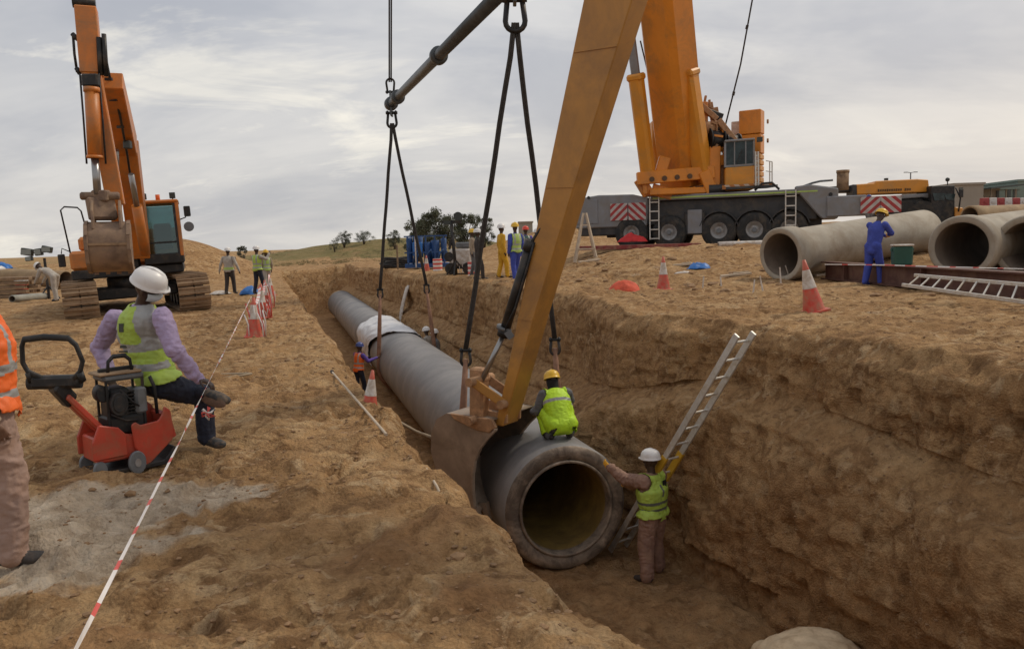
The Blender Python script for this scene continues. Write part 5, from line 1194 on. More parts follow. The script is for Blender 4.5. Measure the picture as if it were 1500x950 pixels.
# ------------------------------------------------------------------ cones
def cone_proto(h=.86, r=.17):
    Rt = root('traffic_cone', (0, 0, 0), '', 'traffic cone', 'traffic cones')
    m = MB(); m.box((0, 0, .02), (.40, .40, .04)); m.obj('base', 'redplastic', Rt, bevel=.01)
    def rr(z): return r+(.025-r)*(z-.04)/(h-.04)
    m = MB(); m.lathe([(rr(z), z) for z in (.04, .2, .40)], 24); m.obj('lower_body', 'redplastic', Rt)
    m = MB(); m.lathe([(rr(.40)+.004, .40), (rr(.70)+.004, .70)], 24); m.obj('white_sleeve', 'whiteplastic', Rt)
    m = MB(); m.lathe([(rr(.70), .70), (rr(h), h), (.001, h+.002)], 24); m.obj('tip', 'redplastic', Rt)
    return Rt
CONE = cone_proto(); used = [False]
def cone(p, lab, rz=0, tilt=(0, 0), sc=1.0):
    if not used[0]: o = CONE; used[0] = True
    else: o = dup(CONE, p)
    o.location = p; o.rotation_euler = (tilt[0], tilt[1], rz); o.scale = (sc, sc, sc); o['label'] = lab; return o
def cz(px, py): return onground(px, py)
cone(cz(1193, 459), 'tilted red and white cone near the right trench edge below the concrete pipe', 0, (.0, -.21))
cone(cz(972, 426), 'upright red and white cone on the right bank beside the orange red sack', .2, (0, 0), .95)
cone(at(374, 494, 15.2)*1 if False else cz(372, 494), 'nearest cone of the taped row on the left bank', .3, (0, .05), .92)
cone(cz(384, 470), 'second cone of the taped row on the left bank', .8, (.05, 0), .95)
cone(cz(390, 452), 'third cone of the taped row on the left bank', .1, (0, 0), .95)
cone(cz(396, 432), 'farthest cone of the taped row on the left bank', 1, (0, 0), .95)
q_ = UV(9.2, .62, 0); q_.z = gz(q_.x, q_.y)
pc = V3(*at(541, 604, 8.7)); pc = UV(8.6, 1.04, 0); pc = at(540, 606, 8.45); cone((pc.x, pc.y, pc.z-.03), 'scuffed cone slumped over the left trench lip beside the pole', .4, (.05, .12), .60)
cone((at(625, 389, 39).x, 39, gz(at(625, 389, 39).x, 39)), 'thin red cone in front of the blue machine', .2, (0, 0), .9)
cone(cz(1110, 431)+V3(0, 0, -.3), 'cone buried to its white sleeve beside the stakes', .2, (0, 0), .62) if False else None
# wrapped tape between the cones, hanging loose
def ribbon(name, pts, w, lab, seg=.22, cat='barrier tape', twist=.0, sag=0, n=60, group=None, up=V3(0, 0, 1), flutter=.0):
    pts = [Vector(p) for p in pts]; P = []
    for a, b in zip(pts[:-1], pts[1:]):
        L_ = (b-a).length; k = max(4, int(L_/seg*2))
        for i in range(k):
            t = i/k; P.append(a.lerp(b, t)-V3(0, 0, sag*4*t*(1-t)))
    P.append(pts[-1]); m = MB(); vs = []; d = 0; ds = [0]
    for i in range(1, len(P)): ds.append(ds[-1]+(P[i]-P[i-1]).length)
    for i, p in enumerate(P):
        tg = (P[min(i+1, len(P)-1)]-P[max(i-1, 0)]).normalized(); x = up.cross(tg).normalized(); y = tg.cross(x)
        a = twist*ds[i]+flutter*math.sin(ds[i]*2.3); wv = y*math.cos(a)+x*math.sin(a); vs += [p-wv*w/2, p+wv*w/2]
    m.add(vs, [])
    for i in range(len(P)-1): m.f.append([2*i, 2*i+2, 2*i+3, 2*i+1]); m.m.append(1 if (ds[i]/seg) % 2 > 1.25 else 0); m.sm.append(False)
    o = m.obj(name, ['tapew', 'taped'], None); so = o.modifiers.new('t', 'SOLIDIFY'); so.thickness = .002; tag(o, lab, cat, group); return o
c0 = V3(*cz(372, 494))+V3(0, 0, .80)
ribbon('barrier_tape', [at(104, 965, 1.85), c0], .0125, 'red and white tape running from the bottom left corner to the nearest cone', .16, twist=1.4, flutter=.8)
kn = at(303, 604, 5.65)
m = MB()
for k in range(6):
    a = k*1.05; m.cur = k % 2; m.tube([kn, kn+V3(.035*math.cos(a), .02*math.sin(a*2), .035*math.sin(a)), kn+V3(.055*math.cos(a+.5), .03, .05*math.sin(a+.5)-.01), kn+V3(.01, 0, -.01)], .007, 5)
o = m.obj('tape_knot', ['tapew', 'taped']); tag(o, 'knotted red and white tape bow on the barrier line', 'tape')
cs = [cz(372, 494), cz(384, 470), cz(390, 452), cz(396, 432)]
for k in range(3):
    a, b = V3(*cs[k]), V3(*cs[k+1])
    ribbon('barrier_tape', [a+V3(0, 0, .74), b+V3(0, 0, .78)], .07, 'drooping tape between cones '+('one and two' if k == 0 else 'two and three' if k == 1 else 'three and four')+' of the left bank row', .2, sag=.22, twist=.6)
m = MB()
for k in range(64):
    p = V3(*cs[k % 3])+V3(rng.uniform(-.12, .22), rng.uniform(-.2, .25), 0); z = rng.uniform(.2, .75); m.cur = k % 2
    q = p+V3(rng.uniform(-.06, .12), 0, .02); m.tube([p+V3(0, 0, z), (p+q)/2+V3(.03, 0, z*.55), q], .014, 5)
o = m.obj('loose_tape_tangle', ['tapew', 'taped']); tag(o, 'loose ends of red and white tape hanging from the cones on the left bank', 'tape', kind='stuff')
# ------------------------------------------------------------------ pole, hose and hole on the left bank
a = onz(487, 545, .06); b = V3(*at(563, 632, 7.0)); b = onz(566, 636, .05)
Rt = root('timber_pole', a, 'thin pale pole lying along the left trench lip', 'pole'); m = MB(); m.cyl(a, b, .013, n=8); m.obj('pole_shaft', 'paletimber', Rt); m = MB(); m.cyl(a-(b-a).normalized()*.08, a, .024, n=8); m.obj('dark_end', 'black', Rt)
a = onz(600, 668, .0); m = MB(); b_ = onz(650, 745, -.1)
m.tube([onz(622, 682, .02), onz(640, 712, .0), onz(664, 768, -.22)], .011, 6); o = m.obj('lip_pole', 'paletimber'); tag(o, 'short pale rod on the trench lip nearer the bucket', 'rod')
m = MB(); m.tube([UV(11.0, 1.45, -1.2), at(560, 598, 12.6), at(585, 618, 13.2), at(610, 632, 13.4), at(632, 640, 13.0)], .028, 8); o = m.obj('buff_hose', 'rubberhose'); tag(o, 'pale hose hanging across the trench behind the bucket', 'hose')
m = MB(); c = onz(322, 552, .02); m.tube([c+V3(-.28, -.02, 0), c+V3(-.05, .13, .015), c+V3(.32, .12, .02), c+V3(.42, .02, .03), c+V3(.3, -.07, .02), c+V3(.02, -.12, .0)], .016, 6); o = m.obj('buried_cable_loop', 'rubberhose'); tag(o, 'buff cable looping out of the sand behind the seated man', 'cable')
m = MB(); m.tube([onz(340, 542, .01), onz(380, 541, .015), onz(430, 538, .02), onz(470, 532, .02)], .010, 6); o = m.obj('thin_cable', 'rubberhose'); tag(o, 'thin cable lying on the sand towards the trench edge', 'cable')
# ------------------------------------------------------------------ left far things
def light_mast():
    p = onground(72, 428); p = V3(-17.6, 29.5, 0); p.z = gz(p.x, p.y); Rt = root('floodlight_mast', p, 'low floodlight mast with lamp heads beside the bending man', 'floodlight')
    top = at(63, 378, 29.5); m = MB(); m.cyl(V3(top.x+.1, p.y, p.z), top+V3(.05, 0, 0), .05, n=8); m.obj('mast', 'blacksteel', Rt)
    m = MB(); m.bar(at(42, 371, 29.5), at(74, 368, 29.5), .05); m.obj('cross_arm', 'blacksteel', Rt)
    for px, py, w, h in ((40, 369, .42, .26), (57, 369, .26, .26), (69, 365, .36, .22), (43, 379, .24, .16)):
        c = at(px, py, 29.2); m = MB(); m.box(c, (w, .16, h), Matrix.Rotation(R(px % 7*4-10), 3, 'Y')); l = m.obj('lamp_head', 'lamp', Rt, bevel=.02); m = MB(); m.box(c-V3(0, .09, 0), (w*.86, .02, h*.8)); g_ = m.obj('lamp_glass', 'lampglass', None, off=p); g_.parent = l
    for k in range(3):
        a = k*2.1; m = MB(); m.bar(V3(top.x+.1, p.y, p.z+.5), V3(top.x+.1+.4*math.cos(a), p.y+.4*math.sin(a), p.z), .04); m.obj('leg', 'blacksteel', Rt)
light_mast()
def simple_pipe(name, a, b, ro, ri, mat, matin, lab, n=32, bell=0, cat='concrete pipe', group=None):
    d = b-a; F = ring_frame(d); L_ = d.length; Rt = root(name, (a.x, a.y, a.z-ro), lab, cat, group)
    rb = ro+bell; bl = .45 if bell else .0
    pr = [(rb-.03, 0), (rb, .03)]+([(rb, bl), (ro, bl+.22)] if bell else [])+[(ro, L_*t) for t in (.3, .5, .7)]+[(ro, L_-.02), (ro-.02, L_)]
    m = MB(); m.lathe(pr, n, a, F); m.obj('pipe_wall', mat, Rt)
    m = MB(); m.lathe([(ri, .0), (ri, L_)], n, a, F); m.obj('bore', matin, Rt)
    m = MB(); m.lathe([(rb-.03, 0), (ri+.02, -.004), (ri, .02)], n, a, F); m.obj('rim', mat, Rt)
    m = MB(); m.lathe([(ri, L_), (ro-.02, L_)], n, a, F); m.obj('rim', mat, Rt)
    return Rt
simple_pipe('buff_pipe', at(97, 409, 38), at(-20, 404, 40), .42, .36, 'sandpipe', 'concretein', 'dusty buff pipe lying behind the bending man left of the excavator', cat='pipe')
a = at(66, 433, 29.5); b = at(18, 441, 27.5); a.z = gz(a.x, a.y)+.12; b.z = gz(b.x, b.y)+.12
simple_pipe('thin_pipe', b, a, .13, .10, 'greypipe', 'concretein', 'thin grey pipe on the ground in front of the bending man', cat='pipe')
def bin_box(name, p, w, d, h, mat, lid, lab, cat, rz=0.0, lidh=.06):
    Rt = root(name, p, lab, cat); X = Matrix.Translation(p) @ Matrix.Rotation(rz, 4, 'Z')
    m = MB(); m.x = X; t = .94; m.add([(x*w/2*(t if z == 0 else 1), y*d/2*(t if z == 0 else 1), z) for z in (0, h) for x, y in ((-1, -1), (1, -1), (1, 1), (-1, 1))], [(3, 2, 1, 0), (4, 5, 6, 7), (0, 1, 5, 4), (1, 2, 6, 5), (2, 3, 7, 6), (3, 0, 4, 7)]); m.obj('body', mat, Rt, bevel=.03)
    m = MB(); m.x = X; m.box((0, 0, h+lidh/2), (w*1.06, d*1.06, lidh)); m.obj('lid', lid, Rt, bevel=.02)
    for q in (-1, 1):
        m = MB(); m.x = X; m.box((q*w*.53, 0, h*.82), (.03, d*.4, .05)); m.obj('handle', mat, Rt)
    return Rt
p = onground(33, 431); bin_box('plastic_tub', p, .42, .4, .55, 'redplastic', 'whiteplastic', 'orange red tub with pale lid on the far left', 'tub')
def timber_stack():
    p = V3(-21.8, 33, 0); p.z = gz(p.x, p.y); Rt = root('timber_stack', p, 'stack of brown timbers at the far left edge', 'timber')
    for k in range(5):
        for j in range(3):
            m = MB(); m.box(p+V3(rng.uniform(-.1, .1), j*.3-.3, .09+k*.18), (3.6+rng.uniform(-.3, .3), .24, .13), Matrix.Rotation(rng.uniform(-.03, .03), 3, 'Z')); m.obj('timber', 'wood', Rt, bevel=.01)
timber_stack()
def tarp(name, p, sx, sy, h, mat, lab, cat='tarp', seed=3, thick=.0):
    n = 22; xs = np.linspace(-1, 1, n); vs = []
    P = np.array([(x, y, 0) for y in xs for x in xs]); rr = np.hypot(P[:, 0], P[:, 1]); hh = np.clip(1-rr**2.2, 0, 1)*h*(.75+.5*fbm(P+seed, 1.6, 4, seed, .6, ridge=True))+.02
    edge = 1+.25*fbm(P*2+seed, 1, 2, seed+3)
    vs = [(P[i, 0]*sx*edge[i], P[i, 1]*sy*edge[i], max(hh[i], 0)) for i in range(n*n) ]
    m = MB(); m.smooth = True; m.add(vs, [(j*n+i, j*n+i+1, (j+1)*n+i+1, (j+1)*n+i) for j in range(n-1) for i in range(n-1) if rr[j*n+i] < 1.1])
    used = sorted({i for f in m.f for i in f}); mp = {i: k for k, i in enumerate(used)}; m.v = [m.v[i] for i in used]; m.f = [[mp[i] for i in f] for f in m.f]
    o = m.obj(name, mat); o.location = p; so = o.modifiers.new('t', 'SOLIDIFY'); so.thickness = .012; tag(o, lab, cat); return o
tarp('tarp', onground(367, 431), .42, .5, .28, 'tarpblue', 'bright blue tarp bundle beside the feet of the lime vested man')
tarp('crumpled_sheet', onground(324, 431), .38, .3, .12, 'whiteplastic', 'crumpled white sheet beside the man seen from behind', 'sheet', 8)
tarp('folded_cloth', onground(3, 396)+V3(0, 0, .0), .9, .5, .45, 'tarpblue', 'blue cloth bundle at the far left edge', 'cloth', 12)
tarp('sack', onground(915, 426), .42, .36, .26, 'redsack', 'orange red sack heap on the right bank near the trench edge', 'sack', 5)
tarp('plastic_bag', onground(1024, 402), .36, .25, .18, 'tarpblue', 'small blue and white bag on the right bank', 'bag', 15)
tarp('white_rag', onground(1003, 407), .30, .14, .06, 'whiteplastic', 'white rag left of the small blue bag', 'rag', 16)
tarp('litter', onz(499, 644, .0), .05, .05, .015, 'whiteplastic', 'scrap of white litter near the left trench lip', 'litter', 18)
p = onground(328, 402); Rt = root('short_post', V3(-11.6, 33, gz(-11.6, 33)), 'short dark capped post between the two standing men', 'post'); c = V3(-11.6, 33, gz(-11.6, 33)); m = MB(); m.cyl(c, c+V3(0, 0, 1.25), .06, n=10); m.obj('shaft', 'wood', Rt); m = MB(); m.cyl(c+V3(0, 0, 1.25), c+V3(0, 0, 1.45), .12, n=12); m.obj('cap', 'black', Rt)
# ------------------------------------------------------------------ far middle: blue machine, compressor, hose pile, floodlight
def blue_machine():
    y = 41.5; a = at(596, 388, y); b = at(658, 388, y); zb = min(gz(a.x, y), gz(b.x, y)); zt = at(620, 345, y).z; w = b.x-a.x; cx = (a.x+b.x)/2
    Rt = root('blue_pump_unit', (cx, y, zb), 'blue pump unit with pipes and drums behind the far trench edge', 'machine')
    m = MB(); m.box((cx, y, zb+.18), (w, 1.6, .22)); m.obj('skid', 'bluemachine', Rt, bevel=.02)
    H_ = zt-zb
    for k in range(5):
        x = a.x+w*(.08+.21*k); m = MB(); m.bar((x, y-.75, zb+.2), (x, y-.75, zt), .08); m.obj('frame_post', 'bluemachine', Rt)
    for zz in (.5, .98):
        m = MB(); m.bar((a.x, y-.75, zb+H_*zz), (b.x, y-.75, zb+H_*zz), .07); m.obj('frame_rail', 'bluemachine', Rt)
    for k, (fx, r_, h0, h1) in enumerate(((.10, .16, .2, .95), (.30, .26, .35, .98), (.52, .2, .1, .8), (.70, .22, .15, .85), (.9, .15, .2, .9))):
        x = a.x+w*fx; m = MB(); m.cyl((x, y-.3, zb+H_*h0), (x, y-.3, zb+H_*h1), r_, n=16); m.obj('drum', 'bluemachine', Rt, bevel=.02)
    for k in range(3):
        x = a.x+w*(.2+.28*k); m = MB(); m.tube([(x, y-.8, zb+.3), (x+.15, y-.9, zb+.8), (x+.3, y-.8, zb+1.0), (x+.4, y-.6, zb+.5)], .06, 8); m.obj('pipe_bend', 'bluemachine', Rt)
    m = MB(); m.box((a.x+w*.3, y-.60, zb+H_*.6), (.5, .3, .7)); m.obj('control_cabinet', 'tarpblue', Rt, bevel=.03)
    m = MB(); m.cyl((a.x+w*.27, y-.95, zb+.1), (a.x+w*.27, y-.95, zt+.0), .035, n=8); m.obj('white_pipe', 'whiteplastic', Rt)
blue_machine()
def hose_pile():
    y = 44; c = at(584, 385, y); c.z = gz(c.x, c.y); Rt = root('hose_pile', c, 'pile of black hose on the far trench edge left of the blue machine', 'hose')
    for k in range(7):
        m = MB(); pts = [c+V3((.70+.05*math.sin(k))*math.cos(t)*1.3+.08*math.sin(k*2), .45*math.sin(t), .10+k*.075+.05*math.sin(t*2+k)) for t in np.linspace(0, 2*math.pi, 25)[:-1]]; m.tube(pts, .055, 8, closed=True); m.obj('hose_coil', 'black', Rt)
    m = MB(); m.box(c+V3(.1, -.3, .16), (.7, .2, .16)); m.obj('pale_bundle', 'whiteplastic', Rt, bevel=.04)
hose_pile()
def compressor():
    y = 33.5; a = at(655, 398, y); b = at(694, 398, y); c = (a+b)/2; c.z = gz(c.x, c.y); w = b.x-a.x
    Rt = root('white_compressor', c, 'white wheeled compressor between the blue machine and the workers', 'compressor')
    m = MB(); m.box(c+V3(.05, 0, .72), (w*.82, 1.3, .72)); m.obj('canopy', 'whiteplastic', Rt, bevel=.08)
    m = MB(); m.box(c+V3(.18, -.02, 1.22), (w*.55, 1.1, .25)); m.obj('engine_cover', 'greysteel', Rt, bevel=.05)
    m = MB(); m.box(c+V3(0, 0, .30), (w*.9, 1.1, .14)); m.obj('chassis', 'blacksteel', Rt)
    for q in (-.36, .36):
        m = MB(); m.cyl(c+V3(q, -.72, .26), c+V3(q, -.55, .26), .24, n=18); m.obj('wheel', 'tyre', Rt)
    m = MB(); m.cyl(c+V3(-.42, -.6, .75), c+V3(-.42, -.68, .75), .2, n=16); m.obj('gauge_panel', 'black', Rt)
    for k in range(3):
        m = MB(); m.bar(c+V3(-.1+.12*k, -.75, .05), c+V3(-.1+.12*k, -.75, .55), .03); m.obj('support_leg', 'whiteplastic', Rt)
compressor()
def lamp_stand():
    y = 32.3; c = at(668, 398, y); c.z = gz(c.x, c.y); top = at(661, 324, y)
    Rt = root('floodlight_stand', c, 'dark telescopic floodlight stand in front of the white compressor', 'floodlight')
    m = MB(); m.cyl(c, top, .07, n=10); m.obj('mast', 'blacksteel', Rt)
    m = MB(); m.bar(at(647, 325, y), at(676, 325, y), .07, .10); m.obj('cross_arm', 'blacksteel', Rt)
    for px, py, r_ in ((671, 317, .16),):
        p = at(px, py, y); m = MB(); m.cyl(p-V3(0, .1, 0), p+V3(0, .1, 0), r_*1.15, n=18); m.obj('lamp_head', 'lamp', Rt)
    p = at(655, 326, y); m = MB(); m.box(p, (.3, .16, .16)); m.obj('lamp_head', 'lamp', Rt)
    m = MB(); m.bar(at(664, 340, y), at(658, 365, y), .12, .10); m.obj('winch', 'blacksteel', Rt)
    for k in range(3):
        a = k*2.1+.4; m = MB(); m.bar(c+V3(0, 0, .6), c+V3(.5*math.cos(a), .5*math.sin(a), 0), .05); m.obj('leg', 'blacksteel', Rt)
lamp_stand()
def tape_drum(px, py, y, lab):
    c = at(px, py, y); c.z = gz(c.x, c.y); Rt = root('tape_wrapped_drum', c, lab, 'drum')
    for k in range(6):
        m = MB(); m.lathe([(.22, k*.10), (.24, k*.10+.05), (.22, k*.10+.10)], 16, c); m.obj('tape_band', 'taped' if k % 2 else 'tapew', Rt)
    m = MB(); m.cyl(c, c+V3(0, 0, .61), .2, n=14); m.obj('drum_core', 'whiteplastic', Rt)
tape_drum(694, 402, 31.5, 'drum wrapped in red and white tape beside the compressor wheel')
tape_drum(641, 388, 38.5, 'low drum wrapped in red and white tape at the blue machine')
p = at(558, 378, 36); c = V3(p.x, 36, gz(p.x, 36)); Rt = root('fence_post', V3(-4.6, 42, gz(-4.6, 42)), 'thin dark post behind the black hose pile', 'post'); c = V3(-6.0, 42, gz(-6, 42)); m = MB(); m.bar(c, c+V3(0, 0, 1.3), .08); m.obj('shaft', 'wood', Rt)
# ------------------------------------------------------------------ trees
def tree(name, px, py_base, py_top, wpx, y, lab, mat='leaf', nleaf=5200, seed=1, group=None, z0=None):
    r_ = np.random.RandomState(seed); b = at(px, py_base, y); zb = gz(b.x, y) if z0 is None else z0; top = at(px, py_top, y).z; H_ = top-zb; Wd = wpx/FOC*y/2
    Rt = root(name, (b.x, y, zb), lab, 'tree' if H_ > 2.2 else 'shrub', group); base = V3(b.x, y, zb); m = MB(); tips = []
    for k in range(9):
        a = k*.7+r_.rand(); rr = Wd*(.25+.6*r_.rand()); hh = H_*(.45+.4*r_.rand()); p1 = base+V3(math.cos(a)*rr*.25, math.sin(a)*rr*.25, hh*.4); p2 = base+V3(math.cos(a)*rr, math.sin(a)*rr*.6, hh)
        m.tube([base+V3(math.cos(a)*.06, math.sin(a)*.06, -.1), p1, p2], [.09*H_/4, .055*H_/4, .015*H_/4], 6); tips += [p1.lerp(p2, .6), p2]
    m.obj('trunk', 'bark', Rt)
    # crown: small leaf sprays spread over uneven clumps
    ncl = 46; cl = []
    for k in range(ncl):
        a = r_.rand()*6.28; q = r_.rand()**.55; h = .22+.72*r_.rand(); wid = math.sin(math.pi*min(1, h*.9+.05))**.6
        cl.append((base.x+math.cos(a)*Wd*q*wid, base.y+math.sin(a)*Wd*.6*q*wid, zb+H_*h*(1-.25*q*r_.rand()), (.10+.14*r_.rand())*min(Wd, H_)))
    cl = np.array(cl); idx = r_.randint(0, ncl, nleaf); d = r_.normal(size=(nleaf, 3)); d /= np.linalg.norm(d, axis=1, keepdims=True); rad = cl[idx, 3]*(r_.rand(nleaf)**.5)*1.25
    c = cl[idx, :3]+d*rad[:, None]*np.array([1.1, 1.1, .9]); c[:, 2] = np.maximum(c[:, 2], zb+.05)
    s = (.018+.022*r_.rand(nleaf))*max(H_, 1.5)*.62; a1 = r_.normal(size=(nleaf, 3)); a1 /= np.linalg.norm(a1, axis=1, keepdims=True); a2 = np.cross(a1, r_.normal(size=(nleaf, 3))); a2 /= np.linalg.norm(a2, axis=1, keepdims=True)
    a1[:, 2] = np.abs(a1[:, 2])+.3
    V_ = np.stack([c-a1*s[:, None], c+a2*s[:, None]*.35, c+a1*s[:, None], c-a2*s[:, None]*.35], 1).reshape(-1, 3); F_ = np.arange(nleaf*4).reshape(-1, 4)
    me = bpy.data.meshes.new('crown'); me.from_pydata((V_-np.array(base)).tolist(), [], F_.tolist()); me.materials.append(MLIB[mat]); o = bpy.data.objects.new('crown', me); COL.objects.link(o); o.parent = Rt
tree('tamarisk_tree', 637, 348, 299, 86, 62, 'tall olive grey tamarisk tree, tallest behind the blue machine', seed=2, nleaf=13000)
tree('tamarisk_tree', 612, 350, 312, 40, 64, 'lower tamarisk tree at the left end of the tree clump', seed=3, nleaf=8000)
tree('tamarisk_tree', 682, 350, 311, 56, 63, 'tamarisk tree right of the tallest one behind the compressor', seed=4, nleaf=10000)
tree('tamarisk_tree', 708, 350, 310, 34, 66, 'wispy tamarisk tree at the right end of the tree clump', seed=5, nleaf=5000)
tree('shrub', 504, 354, 336, 26, 95, 'round dark shrub, leftmost on the grassy rise', 'leafhaze', 6000, 6)
tree('shrub', 533, 354, 336, 32, 96, 'broad dark shrub in the middle of the grassy rise', 'leafhaze', 7000, 7)
tree('shrub', 578, 354, 336, 24, 90, 'dark shrub on the grassy rise next to the tree clump', 'leafhaze', 5500, 8)
tree('shrub', 354, 367, 356, 20, 60, 'small dark shrub behind the lime vested man', 'leafhaze', 4000, 9)
tree('shrub', 490, 362, 349, 16, 92, 'small shrub at the left foot of the grassy rise', 'leaf', 3000, 10)
def tufts():
    r_ = np.random.RandomState(4); n = 5200; x = r_.uniform(-44, 6, n); y = r_.uniform(74, 118, n); P = np.stack([x, y, x*0], 1); k = fbm(P, .16, 3, 88)+.2*r_.rand(n) > -.02; x, y = x[k], y[k]; z = bank(x, y); n = len(x)
    s = .07+.16*r_.rand(n); a = r_.rand(n)*3.14; dx = np.cos(a)*s; dy = np.sin(a)*s
    V_ = []; 
    for t in (-1, 0, 1): V_ += [np.stack([x+dx*t*.6, y+dy*t*.6, z-.05], 1), np.stack([x+dx*(t+.6)*.6, y+dy*(t+.6)*.6, z-.05], 1), np.stack([x+dx*(t*1.3+.3), y+dy*(t*1.3), z+s*(1.0-.2*abs(t))], 1)]
    V_ = np.stack(V_, 1).reshape(-1, 3); F_ = np.arange(len(V_)).reshape(-1, 3)
    me = bpy.data.meshes.new('grass_tufts'); me.from_pydata(V_.tolist(), [], F_.tolist()); me.materials.append(MLIB['grasstuft']); o = bpy.data.objects.new('grass_tufts', me); COL.objects.link(o); tag(o, 'dry green grass tufts on the far rise beyond the trench', 'grass', kind='stuff')
tufts()
# ------------------------------------------------------------------ concrete pipes on the right bank
a = at(1143, 373, 20.9); b = at(1352, 338, 24.1)
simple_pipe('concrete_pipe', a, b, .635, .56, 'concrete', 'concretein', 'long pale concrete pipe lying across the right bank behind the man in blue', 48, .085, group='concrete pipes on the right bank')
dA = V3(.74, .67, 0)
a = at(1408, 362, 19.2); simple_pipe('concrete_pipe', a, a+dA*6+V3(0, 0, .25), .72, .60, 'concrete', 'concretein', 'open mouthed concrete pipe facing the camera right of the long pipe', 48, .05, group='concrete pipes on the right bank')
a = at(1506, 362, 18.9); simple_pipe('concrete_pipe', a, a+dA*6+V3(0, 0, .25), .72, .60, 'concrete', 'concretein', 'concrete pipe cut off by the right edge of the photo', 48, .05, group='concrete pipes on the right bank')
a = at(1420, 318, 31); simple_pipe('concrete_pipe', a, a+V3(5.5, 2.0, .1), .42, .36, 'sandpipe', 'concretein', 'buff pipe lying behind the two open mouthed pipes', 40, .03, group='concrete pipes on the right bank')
a = at(1474, 318, 29.5); 
p = onground(1160, 357); a = at(1052, 358, 31); b = at(1112, 356, 31); simple_pipe('white_tube', a+V3(0, 0, .0), b+V3(.6, 0, 0), .11, .09, 'whiteplastic', 'concretein', 'white tube on the ground under the crane wheels', 16, cat='tube')
# ------------------------------------------------------------------ brown beam, green bin, laid ladder, tape
def steel_beam():
    a = onground(1210, 411); a = onground(1210, 411); b = onground(1500, 440); b = b+(b-a)*.35
    Rt = root('steel_beam', a, 'long red brown steel beam lying along the right bank', 'beam'); d = (b-a).normalized(); s_ = d.cross(V3(0, 0, 1)).normalized(); u = s_.cross(d); H_ = .46
    m = MB(); c0_, c1_ = a+u*.02, b+u*.02
    m.bar(a+u*.015, b+u*.015, .30, .03, up=u); m.bar(a+u*(H_-.015), b+u*(H_-.015), .30, .03, up=u); m.bar(a+u*H_/2, b+u*H_/2, .04, H_-.061, up=u); o = m.obj('i_section', 'beambrown', Rt)
    for t in (.12, .45, .8):
        p = a.lerp(b, t); m = MB(); m.box(p+u*H_/2-s_*-.08, (.03, .11, H_-.07), Matrix((d, s_, u)).transposed()); m.obj('web_stiffener', 'beambrown', Rt)
    return a, b, u, H_, d, s_
BA, BB, BU, BH, BD, BS = steel_beam()
# bin stands on the beam
t = .30
p = BA+BU*(BH+.002)+BD*(1.62)
px = BA.lerp(BB, 0)
best = min(np.linspace(0, 1, 400), key=lambda t: abs((lambda P_: 750+FOC*float(np.dot(P_, cr))/float(np.dot(P_, cf)))(np.array(BA.lerp(BB, t))-np.array([0, 0, CAMH]))-1320))
pb = BA.lerp(BB, best)+BU*(BH+.003)
bin_box('green_bin', pb, .40, .36, .42, 'green', 'whiteplastic', 'dark green bin with pale lid standing on the brown beam', 'bin', -.25, .045)
def lay_ladder():
    a = at(1322, 417, 14.3); b = at(1506, 443, 11.9); a2 = at(1340, 403, 14.45); b2 = at(1514, 418, 12.1)
    Rt = root('laid_ladder', a, 'aluminium ladder lying on its side against the brown beam', 'ladder')
    for p, q in ((a, b), (a2, b2)):
        m = MB(); m.bar(p, q+(q-p)*.3, .05, .06); m.obj('rail', 'alu', Rt, bevel=.005)
    n = 12
    for k in range(n):
        t = (k+.5)/n*1.25; m = MB(); m.cyl(a+(b-a)*t, a2+(b2-a2)*t, .016, n=8); m.obj('rung', 'alu', Rt)
lay_ladder()
ribbon('barrier_tape', [at(1208, 387, 16.7), at(1296, 388, 15.6), at(1400, 391, 14.0), at(1520, 394, 12.4)], .022, 'red and white tape stretched along the top of the brown beam', .25, twist=.3)
# stakes stuck in the sand
for k, (px, py, h, tl) in enumerate(((1029, 424, .32, .1), (1057, 424, .26, -.1), (1103, 430, .30, .12), (1118, 428, .34, -.22), (1144, 418, .40, -.08), (1159, 412, .42, -.38))):
    p = onground(px, py); m = MB(); m.cyl((0, 0, -.05), (tl*h, 0, h), .022, .016, n=7); o = m.obj('stake', 'whiteplastic'); o.location = p
    tag(o, ['short pale stake below the small blue bag', 'short pale stake just right of the blue bag stake', 'left stake of the pair in open sand left of the pipe mouth', 'right stake of the pair in open sand left of the pipe mouth', 'pale stake at the left side of the long pipe mouth', 'leaning pale stake in front of the long pipe mouth'][k], 'stake', 'pale stakes in the sand')
for k, (px, py, L_, a_) in enumerate(((864, 385, 1.0, .5), (1078, 412, .9, .2), (1000, 392, .6, -.3), (1215, 406, .8, .1))):
    p = onground(px, py); m = MB(); m.box((0, 0, .04), (L_, .12, .05)); m.box((L_*.2, .05, .08), (L_*.5, .05, .03)); o = m.obj('board', 'paletimber'); o.location = p; o.rotation_euler = (0.1, -.06, a_)
    o.location = p; tag(o, ['grey splintered board lying left of the upright cone on the bank', 'pale board lying in the sand left of the long pipe', 'small board lying behind the upright cone', 'board under the near end of the long pipe'][k], 'board')
